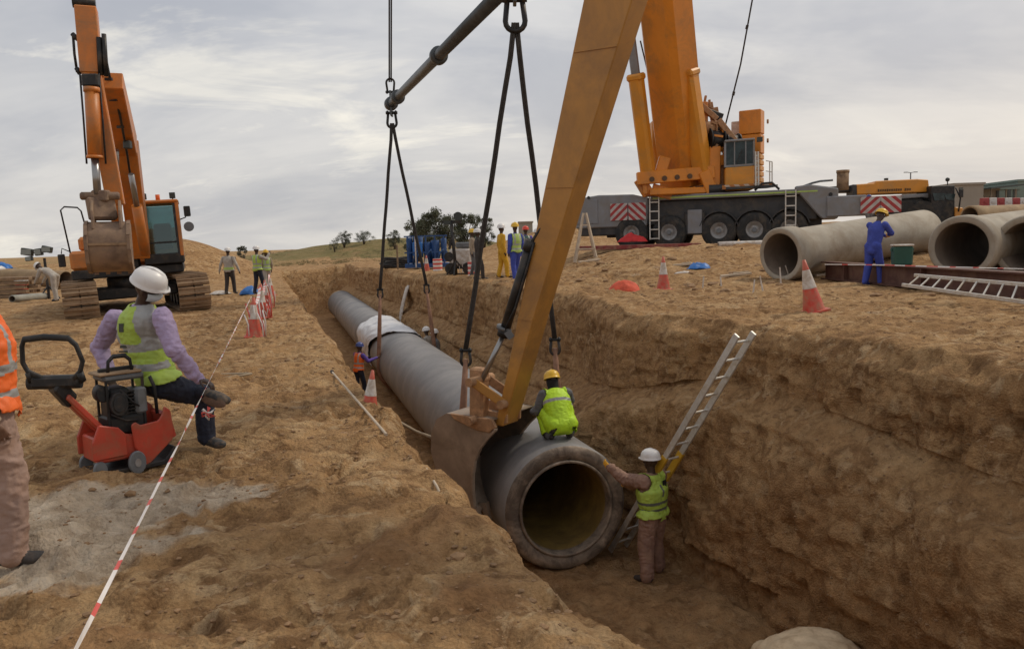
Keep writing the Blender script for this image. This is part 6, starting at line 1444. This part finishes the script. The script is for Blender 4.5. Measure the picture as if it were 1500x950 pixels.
# rubble on the rough ground between the trench and the crane
def rubble():
    r_ = np.random.RandomState(12); ico = bmesh.new(); bmesh.ops.create_icosphere(ico, subdivisions=2, radius=1); iv = np.array([v.co[:] for v in ico.verts]); ifc = np.array([[v.index for v in f.verts] for f in ico.faces]); ico.free()
    vs = []; fs = []; o = 0
    for k in range(260):
        u = r_.uniform(15, 36); x = r_.uniform(1.5, 11); y = r_.uniform(15, 31)
        if x*.3+5.5 > y*.6+20: continue
        v = CT*x+ST*y
        if v < 7.0: continue
        r = .02+.10*r_.rand()**3.5; P = iv*(1+.30*fbm(iv+k, 1.5, 2, 3))[:, None]*np.array([1+r_.rand()*.6, 1+r_.rand()*.6, .6])*r; vs.append(P+np.array([x, y, gz(x, y)+r*.1])); fs.append(ifc+o); o += len(iv)
    me = bpy.data.meshes.new('sand_rubble'); me.from_pydata(np.concatenate(vs).tolist(), [], np.concatenate(fs).tolist()); me.materials.append(MLIB['clod']); ob = bpy.data.objects.new('sand_rubble', me); COL.objects.link(ob); tag(ob, 'lumps of caked sand strewn between the trench and the crane', 'rubble', kind='stuff')
rubble()
# ------------------------------------------------------------------ mobile crane
CB = V3(7.6, 36.4, 0); CB.z = gz(7.6, 36.4)-.10
def crane():
    Rt = root('mobile_crane', CB, 'big orange mobile crane on a grey multi axle carrier with raised telescopic boom', 'crane')
    X = Matrix.Translation(CB) @ Matrix.Rotation(R(-20), 4, 'Z')    # local x to the right along the carrier, y away
    def P(): m = MB(); m.x = X; return m
    # axle positions along the carrier from the pixels of the hubs
    axp = []
    for px in (925, 980, 1053, 1105, 1156):
        # intersect the view ray with the wheel plane
        best = None
        for s in np.linspace(-8, 12, 2001):
            w = X @ Vector((s, -1.42, .76)); d = np.array(w)-np.array([0, 0, CAMH]); q = 750+FOC*float(d @ cr)/float(d @ cf)
            if best is None or abs(q-px) < best[0]: best = (abs(q-px), s)
        axp.append(best[1])
    x0 = axp[0]-2.6; x1 = axp[-1]+1.0
    m = P(); m.box(((x0+x1)/2+.8, .1, 1.0), (x1-x0-1.0, 1.7, .8)); m.obj('underbody_light_block', 'carrierdark', Rt, bevel=.04)  # dark box added behind the wheels to block light under the carrier
    m = P(); m.box((x0+1.6, -.05, .95), (3.0, 2.5, .5)); m.obj('rear_underframe', 'carrierdark', Rt, bevel=.04)
    m = P(); m.box(((x0+x1)/2+.8, 0, 1.63), (x1-x0-1.4, 2.3, 1.06)); m.obj('chassis_frame', 'carrierdark', Rt, bevel=.04)
    m = P(); m.box(((axp[1]+x1)/2-.3, 0, 2.28), (x1-axp[1]+1.0, 2.86, .22)); m.obj('deck', 'carriergrey', Rt, bevel=.03)
    m = P(); m.box(((axp[1]+x1)/2-.3, -1.445, 2.27), (x1-axp[1]+.8, .03, .06)); m.obj('deck_edge_strip', 'limedull', Rt)
    # left (rear) body work with the striped board
    m = P(); m.prism([(x0, 1.05), (axp[1]-1.0, 1.05), (axp[1]-.9, 2.32), (axp[1]-1.6, 2.50), (x0+1.1, 2.54), (x0+.1, 2.42)], (0, 0, 0), (1, 0, 0), (0, 0, 1), (0, 1, 0), 2.8); m.obj('rear_housing', 'carriergrey', Rt, bevel=.05)
    m = P(); m.box((x0+.55, -1.41, 1.8), (1.05, .04, 1.1)); m.obj('locker_door', 'carriergrey', Rt, bevel=.02)
    m = P(); m.cyl((x0+.65, -1.44, 2.45), (x0+.65, -1.40, 2.45), .07, n=10); m.obj('rear_socket', 'black', Rt)
    for k_, xx in enumerate((axp[0]-.55, axp[0]+.28)):
        m = P(); m.box((xx, -1.455, 1.74), (.78, .04, .76)); m.obj('striped_board', 'chev' if k_ else 'chevdown', Rt)
    # wheels
    for k, ax_ in enumerate(axp):
        for sy in (-1.42, 1.05):
            m = P(); F = Matrix(((1, 0, 0), (0, 0, -1), (0, 1, 0)))
            m.lathe([(.34, .0), (.40, -.02), (.66, -.03), (.745, .03), (.76, .10), (.76, .34), (.74, .40), (.5, .42), (.34, .40)], 36, (ax_, sy+.42 if False else sy, .76), Matrix(((1, 0, 0), (0, 0, 1), (0, 1, 0))))
            ty = m.obj('tyre', 'tyre', Rt)
            if sy < 0:
                m = P(); m.lathe([(.09, .05), (.12, .10), (.22, .12), (.24, .05), (.33, .02), (.36, -.02), (.345, .03)], 28, (ax_, sy, .76), Matrix(((1, 0, 0), (0, 0, 1), (0, 1, 0)))); rm = m.obj('rim', 'rim', None, off=CB); rm.parent = ty
                m = P(); m.cyl((ax_, sy-.02, .76), (ax_, sy+.08, .76), .10, n=14); hb = m.obj('hub', 'greysteel', None, off=CB); hb.parent = ty
        if k in (2, 3, 4):
            m = P(); a_ = np.linspace(R(15), R(165), 9); o_ = [(ax_+.86*math.cos(t), .76+.86*math.sin(t)) for t in a_]; i_ = [(ax_+.82*math.cos(t), .76+.82*math.sin(t)) for t in a_][::-1]; m.prism(o_+i_, (0, -1.2, 0), (1, 0, 0), (0, 0, 1), (0, 1, 0), .5); m.obj('mudguard', 'carrierdark', Rt)
    m = P(); m.box(((axp[1]+axp[2])/2+.05, -1.38, 1.18), (.62, .12, 1.05)); m.obj('side_locker', 'carriergrey', Rt, bevel=.03)
    m = P(); m.box(((axp[1]+axp[2])/2+.05, -1.0, 1.1), (.9, .7, 1.0)); m.obj('fuel_tank', 'carrierdark', Rt, bevel=.05)
    def steps(x, n=5, lean=0):
        for q in (-1, 1):
            m = P(); m.bar((x+q*.2, -1.52, .45), (x+q*.2+lean, -1.50, 2.36), .05); m.obj('step_rail', 'alu', Rt)
        for k in range(n):
            z = .5+k*.4; m = P(); m.bar((x-.2+lean*k/n, -1.52, z), (x+.2+lean*k/n, -1.52, z), .09, .05); m.obj('step', 'alu', Rt)
    steps(axp[1]-.62); steps(axp[4]+.05, 5, .0)
    # front slope housing, outrigger beam, boards
    m = P(); m.prism([(axp[-1]+.2, 2.40), (axp[-1]+1.1, 1.3), (axp[-1]+1.3, 1.1), (axp[-1]+1.9, 1.1), (axp[-1]+1.9, 2.35), (axp[-1]+.8, 2.55), (axp[-1]+.2, 2.5)], (0, -.2, 0), (1, 0, 0), (0, 0, 1), (0, 1, 0), 2.5); m.obj('front_housing', 'carriergrey', Rt, bevel=.05)
    m = P(); m.box((axp[-1]+2.2, -1.3, 1.6), (1.5, .5, .84)); m.obj('outrigger_beam', 'carriergrey', Rt, bevel=.04)
    m = P(); m.cyl((axp[-1]+1.6, -1.47, 2.1), (axp[-1]+1.6, -1.42, 2.1), .08, n=12); m.obj('front_socket', 'black', Rt)
    for k_ in range(2):
        m = P(); m.box((axp[-1]+3.1+k_*.76, -1.60, 1.6), (.74, .05, .66)); m.obj('striped_board', 'chevdown' if k_ == 0 else 'chev', Rt)
    m = P(); m.cyl((axp[-1]+2.1, -.6, 2.3), (axp[-1]+2.1, -.6, 3.08), .24, n=20); m.cyl((axp[-1]+2.1, -.6, 3.0), (axp[-1]+2.1, -.6, 3.12), .26, n=20); m.obj('exhaust_stack', 'mudsteel', Rt)
    m = P(); m.tube([(axp[3], -1.2, 2.42), (axp[3]+.3, -1.2, 2.7), (axp[3]+.7, -1.2, 2.72), (axp[3]+1.0, -1.2, 2.42)], .05, 8); m.obj('hose_loop', 'black', Rt)
    m = P(); m.tube([(axp[4]+.3, -1.1, 2.42), (axp[4]+.9, -1.1, 2.62), (axp[4]+1.2, -1.1, 2.68), (axp[4]+1.7, -1.1, 2.7)], .045, 8); m.obj('deck_pipe', 'greysteel', Rt)
    m = P(); m.cyl((axp[2]-.4, 0, 2.4), (axp[2]-.4, 0, 2.75), 1.25, n=36); m.obj('slew_ring', 'carrierdark', Rt)
    # ---- superstructure, placed by its real depth
    def W(px, py, y=35.5): return at(px, py, y)
    # base cross beam with dark discs for its holes
    a, b = W(940, 272, 34.6), W(1052, 266, 34.6)
    m = MB(); m.bar(W(948, 283), W(1052, 279), 1.6, .28); m.obj('slew_platform', 'craneorange', Rt, bevel=.04)
    m = MB(); m.bar(W(933, 262, 34.9), W(1046, 252, 34.9), .34, .55); m.obj('front_cross_beam', 'craneorange', Rt, bevel=.03)
    for k in range(4):
        p = W(955+k*18.5, 262.5-k*1.5, 34.7); m = MB(); m.cyl(p-V3(0, .03, 0), p+V3(0, .08, 0), .11, n=14); m.obj('hole_shade_disc', 'lettering', Rt)  # solid dark discs paint the shade of open holes in the beam
    for (q0, q1, w_) in (((936, 262), (950, 285), .3), ((1028, 252), (1040, 282), .9), ((945, 285), (940, 255), .2), ((1044, 286), (1046, 215), .5), ((955, 277), (985, 285), .18), ((1010, 284), (1035, 276), .18), ((966, 258), (974, 230), .3)):
        m = MB(); m.bar(W(*q0, 35.1), W(*q1, 35.1), w_, .5); m.obj('frame_gusset', 'craneorange', Rt, bevel=.03)
    # boom
    b0 = W(1001, 262, 36.3); b1 = V3(-.6, 19.3, 37.6); bd = (b1-b0).normalized()
    # aim so that it passes the photographed spot at the top of the frame
    t1 = at(974, 0, 33.6); bd = (t1-b0).normalized()
    side = V3(.80, .60, 0); side = (side-bd*side.dot(bd)).normalized(); nn = side.cross(bd)
    def beam(p, q, w, h, name, mat, bev=.05):
        m = MB(); vs = []
        for c in (p, q):
            for i, j in ((-1, -.7), (-.7, -1), (.7, -1), (1, -.7), (1, .7), (.7, 1), (-.7, 1), (-1, .7)): vs.append(c+side*i*w/2+nn*j*h/2)
        m.add(vs, [tuple(range(8))[::-1], tuple(range(8, 16))]+[(i, (i+1) % 8, 8+(i+1) % 8, 8+i) for i in range(8)]); return m.obj(name, mat, Rt)
    beam(b0-bd*.6, b0+bd*13, 1.62, 1.9, 'boom_base_section', 'craneorange'); beam(b0+bd*13, b0+bd*27, 1.3, 1.6, 'boom_section', 'craneyellow'); beam(b0+bd*27, b0+bd*38, 1.05, 1.3, 'boom_section', 'craneyellow')
    m = MB(); tip = b0+bd*38; m.cyl(tip-side*.5, tip+side*.5, .5, n=20); m.tube([tip, HOOK+V3(0, 0, 1.6)], .05, 6); m.obj('boom_head_sheave', 'carrierdark', Rt)
    # flanking cylinders
    for (p0, p1, p2, r_) in (((951, 268), (931, 108), (917, 0), .34), ((1030, 262), (1006, 102), (996, -20), .44)):
        a_ = W(*p0, 35.2); b_ = W(*p1, 34.2); c_ = W(*p2, 33.4)
        m = MB(); m.bar(a_, b_, r_*1.75, r_*1.6); m.obj('guy_cylinder', 'craneyellow', Rt, bevel=.12); m = MB(); m.bar(b_-(b_-a_).normalized()*.05, c_+(c_-b_)*.5, r_*1.0, r_*.9); m.obj('cylinder_rod', 'carriergrey', Rt, bevel=.06)
        m = MB(); m.bar(b_-(b_-a_).normalized()*.30, b_, r_*2.0, r_*1.8); m.obj('cylinder_collar', 'craneyellow', Rt, bevel=.08)
    m = MB(); m.bar(W(962, 258, 36.5), W(962, 178, 36.5), .55, .7); m.obj('rear_post', 'craneyellow', Rt, bevel=.05)
    m = MB(); m.bar(W(955, 193, 36.3), W(966, 193, 36.3), .06); m.obj('small_bracket', 'blacksteel', Rt)
    m = MB(); m.tube([W(958, 180, 36), W(950, 110, 35.2), W(938, 60, 34.8)], .035, 6); m.obj('rope', 'rope', Rt)
    # winch and tangle right of the boom foot
    r_ = np.random.RandomState(3)
    for (q0, q1, w_, mt) in (((1030, 150), (1030, 232), .35, 'craneorange'), ((1046, 158), (1056, 215), .28, 'rustlink'), ((1024, 152), (1050, 175), .22, 'rustlink'), ((1038, 165), (1058, 172), .26, 'blacksteel'), ((1040, 150), (1046, 185), .2, 'rustlink'), ((1032, 196), (1062, 190), .32, 'rustlink'), ((1060, 186), (1066, 232), .26, 'craneorange'), ((1036, 214), (1066, 216), .34, 'craneorange'), ((1034, 240), (1068, 232), .4, 'craneorange'), ((1026, 172), (1042, 200), .2, 'blacksteel'), ((1052, 176), (1080, 212), .24, 'rustlink'), ((1066, 205), (1090, 214), .3, 'blacksteel'), ((1040, 226), (1044, 262), .5, 'craneorange'), ((1058, 232), (1058, 276), .4, 'rustlink'), ((1032, 150), (1034, 140), .1, 'rustlink'), ((1040, 158), (1039, 146), .1, 'rustlink')):
        yy = 35.6+r_.uniform(-.5, .5); m = MB(); m.bar(W(*q0, yy), W(*q1, yy), w_, w_*1.1); m.obj('winch_frame_bar', mt, Rt, bevel=.02)
    for k in range(34):
        px = r_.uniform(1026, 1070); py = 150+(px-1026)*1.0+r_.uniform(0, 60); L_ = r_.uniform(6, 20); a_ = r_.choice([0, 1.2, 1.57, 2.2, .5])+r_.uniform(-.2, .2); yy = 35.2+r_.uniform(-.4, .6)
        m = MB(); m.bar(W(px, py, yy), W(px+L_*math.cos(a_), py+L_*math.sin(a_), yy), r_.uniform(.05, .13)); m.obj('winch_frame_bar', ['rustlink', 'blacksteel', 'craneorange'][k % 3], Rt)
    for px, py, r__, mt in ((1047, 205, .42, 'blacksteel'), (1036, 188, .30, 'rustlink'), (1072, 208, .3, 'blacksteel')):
        c = W(px, py, 35.3); m = MB(); m.cyl(c-V3(.3, .1, 0), c+V3(.3, .1, 0), r__, n=20); m.cyl(c-V3(.34, .11, 0), c-V3(.28, .1, 0), r__*1.25, n=20); m.cyl(c+V3(.28, .1, 0), c+V3(.34, .11, 0), r__*1.25, n=20); m.obj('winch_drum', mt, Rt)
    m = MB(); p0 = W(1062, 186, 35.4); p1 = W(1101, -8, 33.5); m.tube([p0, p0.lerp(p1, .5)+V3(.12, 0, -.05), p1+(p1-p0)*.6], .035, 8); m.obj('guy_rope', 'rope', Rt)
    for t in (.25, .75):
        p = p0.lerp(p1, t)+V3(.08, 0, 0); q = p0.lerp(p1, t+.03)+V3(.085, 0, 0); m = MB(); m.cyl(p, q, .06, n=8); m.obj('rope_socket', 'rope', Rt)
    # operator cab
    a = W(1062, 246, 34.6); b = W(1104, 243, 34.4)
    c = (a+b)/2; up = V3(0, 0, 1); d = (b-a); w = d.length; d.normalize(); y_ = V3(-d.y, d.x, 0)
    rot = Matrix((d, y_, up)).transposed()
    m = MB(); m.box(c+up*.02-up*.52+y_*.9, (w*1.02, 2.0, 1.0), rot); m.obj('cab_lower', 'craneyellow', Rt, bevel=.05)
    m = MB(); m.box(c+up*.56+y_*.9, (w*.98, 1.8, 1.08), rot); m.obj('cab_glass', 'teal', Rt)
    for q in (-.17, .22): m = MB(); m.bar(c+d*q*w+up*.05, c+d*q*w+up*1.1, .05, .05); m.obj('cab_mullion', 'carriergrey', Rt)
    m = MB(); m.box(c+up*1.13+y_*.9, (w*1.06, 2.0, .10), rot); m.obj('cab_roof', 'carriergrey', Rt, bevel=.03)
    for q in (-1, 1):
        m = MB(); m.bar(c+d*q*w*.5+up*.02, c+d*q*w*.5+up*1.12, .08, .09); m.obj('cab_post', 'carriergrey', Rt)
    m = MB(); m.bar(c-d*w*.5+up*.06, c+d*w*.5+up*.06, .09, .09); m.obj('cab_sill', 'carriergrey', Rt)
    m = MB(); m.bar(c-d*w*.12+up*.1-y_*.01, c+d*w*.1+up*.75-y_*.01, .03); m.obj('wiper', 'black', Rt)
    m = MB(); m.box(c+d*(w*.5+.25)+up*1.1, (.22, .2, .2), rot); m.obj('cab_lamp', 'lamp', Rt)
    # platform with chevrons, railings
    m = MB(); m.bar(W(1056, 277, 34.5), W(1131, 273, 34.9), 1.0, .10, up=up); m.obj('walkway', 'carrierdark', Rt)
    m = MB(); m.bar(W(1058, 274.5, 34.0), W(1131, 270.5, 34.4), .03, .18, up=up); m.obj('striped_edge', 'chevorange', Rt)
    for px in (1107, 1111): m = MB(); m.bar(W(px, 272, 34.2), W(px-.5, 222, 34.2), .07); m.obj('cab_ladder_rail', 'alu', Rt)
    for k in range(6): m = MB(); m.bar(W(1107, 268-k*8, 34.2), W(1111, 268-k*8, 34.2), .04); m.obj('cab_ladder_rung', 'alu', Rt)
    for px in (1127.5, 1131): m = MB(); m.bar(W(px, 272, 34.6), W(px, 237, 34.6), .04); m.obj('railing_post', 'alu', Rt)
    for py in (237, 252): m = MB(); m.bar(W(1122, py-1.5, 34.6), W(1131, py, 34.6), .035); m.obj('railing_bar', 'alu', Rt)
    # counterweight tower of stacked slabs
    yy = 36.2; n_ = V3(.90, -.43, 0)
    top_, bot_ = W(1100, 160, yy).z, W(1100, 276, yy).z; cx = W(1103, 220, yy)
    rotc = Matrix.Rotation(R(-30), 3, 'Z')
    def slab_(z0, z1, w_, d_, dx, mt, nm): m = MB(); m.box((cx.x+dx, yy+.4, (z0+z1)/2), (w_, d_, z1-z0-.03), rotc); m.obj(nm, mt, Rt, bevel=.03)
    hh = top_-bot_; slab_(top_-hh*.31, top_, .98, .75, .06, 'craneorange', 'counterweight_slab'); slab_(top_-hh*.56, top_-hh*.31, .98, .75, .06, 'craneorange', 'counterweight_slab')
    for k in range(6): slab_(bot_+hh*.44*k/6, bot_+hh*.44*(k+1)/6, .96, .75, .06, 'craneyellow', 'counterweight_slab')
    m = MB(); m.box((cx.x-.42, yy+1.1, top_-hh*.36), (.4, .5, hh*.5), rotc); m.obj('rear_weight', 'whiteplastic', Rt, bevel=.03)
    for k in (0, 1):
        c = W(1123.5, 178+k*28, yy-.25); m = MB(); m.cyl(c, c+V3(.06, -.03, 0), .1, n=10); m.obj('lifting_lug', 'rustlink', Rt)
crane()
# mat and red jack under the crane, striped trestle
def crane_mat():
    p = at(932, 364, 33.0); p.z = gz(p.x, p.y)+.03; Rt = root('crane_mat', p, 'dark red timber crane mat under the rear wheels', 'mat'); 
    for k in range(6):
        m = MB(); m.box(p+V3(.0, -.9+k*.32, .08), (4.9, .29, .16), Matrix.Rotation(R(-4), 3, 'Z')); m.obj('mat_beam', 'matred', Rt, bevel=.01)
crane_mat()
tarp('red_straps', at(926, 351, 33.6)-V3(0, 0, .1), .62, .3, .34, 'redcloth', 'heap of red lifting straps on the crane mat', 'straps', 21)
def trestle():
    y = 30.5; a = at(843, 362, y); b = at(872, 362, y); c = (a+b)/2; c.z = gz(c.x, c.y); top = at(858, 312, y); Rt = root('site_trestle', c, 'pale braced trestle standing behind the excavator arm', 'trestle')
    for q in (-1, 1):
        for e_ in (-1, 1): m = MB(); m.bar(V3(c.x+q*.42, y+e_*.35, c.z-.05), V3(c.x+q*.05, y, top.z), .07); m.obj('leg', 'paletimber', Rt)
    for z in (.25, .75):
        w = .42*(1-z)+.05; m = MB(); m.bar(V3(c.x-w, y-.35*(1-z), c.z+(top.z-c.z)*z), V3(c.x+w, y-.35*(1-z), c.z+(top.z-c.z)*z), .06); m.obj('brace', 'paletimber', Rt)
trestle()
# ------------------------------------------------------------------ second crane
def second_crane():
    y = 42; c = at(1320, 330, y); zb = gz(c.x, y); c = V3(c.x, y, zb); Rt = root('yellow_truck_crane', c, 'yellow truck crane with folded boom and black cab behind the long concrete pipe', 'crane')
    def W(px, py, y=42): return at(px, py, y)
    def slabx(pts, yc, th, nm, mt, bev=.04):
        m = MB(); P_ = [W(a, b, yc) for a, b in pts]; n = len(P_); m.add([p for p in P_]+[V3(p.x+.25, p.y+th, p.z) for p in P_], [tuple(range(n)), tuple(range(n, 2*n))[::-1]]+[(i, n+i, n+(i+1) % n, (i+1) % n) for i in range(n)]); return m.obj(nm, mt, Rt, bevel=bev)
    slabx([(1180, 283), (1258, 281), (1258, 271), (1230, 272), (1180, 277)], 42.6, 1.2, 'boom_nose', 'carrierdark')
    slabx([(1255, 285), (1362, 281), (1360, 263), (1345, 262), (1283, 265), (1282, 268), (1254, 270)], 42, 1.6, 'boom', 'craneyellow')
    slabx([(1249, 287), (1256, 287), (1256, 270), (1249, 270)], 42, 1.4, 'boom_collar', 'carrierdark')
    slabx([(1285, 288), (1362, 283), (1364, 291), (1352, 289), (1287, 294)], 41.8, 1.4, 'side_panel', 'carriergrey')
    slabx([(1286, 294), (1350, 290), (1362, 300), (1366, 330), (1286, 335)], 42.0, 1.8, 'engine_bay', 'carrierdark')
    slabx([(1365, 335), (1399, 335), (1399, 271), (1364, 272)], 41.4, 2.0, 'driver_cab', 'black')
    slabx([(1369, 294), (1377, 294), (1377, 283), (1366, 283)], 41.36, .02, 'cab_window', 'teal', 0)
    slabx([(1386, 292), (1391, 293), (1393, 284), (1383, 284)], 41.36, .02, 'cab_window', 'teal', 0)
    slabx([(1399, 322), (1411, 322), (1411, 304), (1399, 303)], 41.3, 1.6, 'bumper', 'craneyellow')
    m = MB(); m.tube([W(1400, 275, 41.2), W(1407, 290, 41.2), W(1404, 310, 41.2)], .04, 6); m.obj('mirror_arm', 'black', Rt)
    m = MB(); m.box(W(1408, 283, 41.1), (.20, .1, .42)); m.obj('mirror', 'black', Rt, bevel=.02)
    m = MB(); m.bar(W(1388, 272, 41.8), W(1388, 266, 41.8), .04); m.ball(W(1388, 263, 41.8), .11, 6); m.obj('beacon', 'lamp', Rt)
    m = MB(); m.box(W(1298, 264, 42.4), (.14, .2, .22)); m.obj('boom_lamp', 'lamp', Rt)
    # traces of the lettering on the boom
    for k in range(15):
        if k in (11,): continue
        px = 1287+k*3.3; m = MB(); h = 3.0 if k % 4 else 3.8; p = W(px, 279-.04*k*3.3, 41.97); m.box(p, (.075, .012, h/FOC*42), Matrix.Rotation(R(3), 3, 'Y')); m.obj('lettering_mark', 'lettering', Rt)
    for k in range(4):
        px = 1300+k*26; p = W(px, 345, 41.4); p.z = gz(p.x, p.y)+.6; m = MB(); m.cyl(p, p+V3(.05, .4, 0), .6, n=28); m.obj('wheel', 'tyre', Rt)
second_crane()
p = at(1273, 296, 40.5); J = stand_pose(p.x, 40.5, p.z-1.45, 170, 1.74); person(J, 'man with dark head wrap standing behind the striped boards of the crane', 'palecloth', 'greycloth', 'black', 'skin', helmet='bluehelmet', vox=.025)
# ------------------------------------------------------------------ barriers, buildings, lamp post
for k in range(9):
    px0 = 1437+k*11.2; p = at(px0+5, 297, 36+.0*k); w = 11.2/FOC*36
    Rt = root('water_barrier', (p.x, p.y, p.z-.45), ('red' if k % 2 == 0 else 'white')+' plastic barrier block, '+['first', 'second', 'third', 'fourth', 'fifth', 'sixth', 'seventh', 'eighth', 'ninth'][k]+' from the left end of the row', 'barrier', 'row of plastic barriers')
    m = MB(); m.prism([(-.26, -.45), (.26, -.45), (.22, -.3), (.12, -.1), (.10, .22), (-.10, .22), (-.12, -.1), (-.22, -.3)], p, V3(0, 1, 0), V3(0, 0, 1), V3(1, 0, 0), w*.97); m.obj('block', 'barrierred' if k % 2 == 0 else 'barrierwhite', Rt, bevel=.02)
    m = MB(); m.box(p+V3(0, -.13, .02), (w*.5, .04, .08)); m.obj('grip_slot', 'barrierred' if k % 2 == 0 else 'barrierwhite', Rt)
def building(name, x0, x1, ytop, ybot, y, depth, lab, mat='buff', wins=(), base=None):
    a = at(x0, ytop, y); b = at(x1, ytop, y); zb = (at(x0, ybot, y).z if base is None else base); zt = a.z; zt2 = b.z; zt = (zt+zt2)/2
    Rt = root(name, ((a.x+b.x)/2, y, zb-2), lab, 'building'); m = MB(); m.box(((a.x+b.x)/2, y+depth/2, (zt+zb-4)/2), (b.x-a.x, depth, zt-zb+4)); m.obj('wall', mat, Rt)
    m = MB(); m.box(((a.x+b.x)/2, y+depth/2, zt+.1), (b.x-a.x+.3, depth+.3, .25)); m.obj('parapet', mat, Rt)
    for (wx0, wx1, wy0, wy1) in wins:
        p = at(wx0, wy0, y); q = at(wx1, wy1, y); m = MB(); m.box(((p.x+q.x)/2, y-.03, (p.z+q.z)/2), (abs(q.x-p.x), .1, abs(p.z-q.z))); m.obj('window', 'windowdark', Rt)
    return Rt
building('site_building', 1398, 1441, 270.5, 300, 90, 12, 'low buff building behind the black cab of the truck crane', wins=[(1405, 1410, 275, 287)])
building('site_building', 1441, 1462, 279, 300, 92, 12, 'lower buff wing right of the low building', wins=[(1459, 1463, 279, 291)])
building('pavilion', 1463, 1494, 277, 300, 94, 14, 'open roofed pavilion with greenish panels', 'greenish', wins=[(1476, 1480, 277, 291), (1484, 1489, 278, 292)])
building('site_building', 1491, 1530, 265, 300, 96, 14, 'taller grey green building cut by the right edge', 'greenish')
a = at(1440, 277, 91); b = at(1494, 271, 91); Rt = root('flat_canopy', (a.x, 91, a.z-3), 'thin dark canopy roof sloping over the pavilion', 'canopy'); m = MB(); m.bar(a, b, 3, .18, up=V3(0, 0, 1)); m.obj('roof', 'windowdark', Rt)
for px in (1452, 1474, 1488): m = MB(); q = at(px, 277, 91); m.bar(q, q-V3(0, 0, 3.5), .15); m.obj('column', 'buff', Rt)
building('far_building', 760, 780, 326, 340, 140, 8, 'small flat grey building on the skyline behind the workers', 'buff')
a = at(1334, 300, 80); t_ = at(1334, 253, 80); Rt = root('street_lamp', a, 'twin arm street lamp on the skyline above the yellow boom', 'street lamp'); m = MB(); m.cyl(V3(t_.x, 80, 0), t_, .09, .06, n=8); m.obj('pole', 'greysteel', Rt)
for q in (-1, 1): m = MB(); m.bar(t_, t_+V3(q*.35, 0, .05), .06); m.box(t_+V3(q*.5, 0, .05), (.34, .16, .07)); m.obj('lamp_arm', 'greysteel', Rt)
a = at(1014, 54, 70); m = MB(); 
finish()
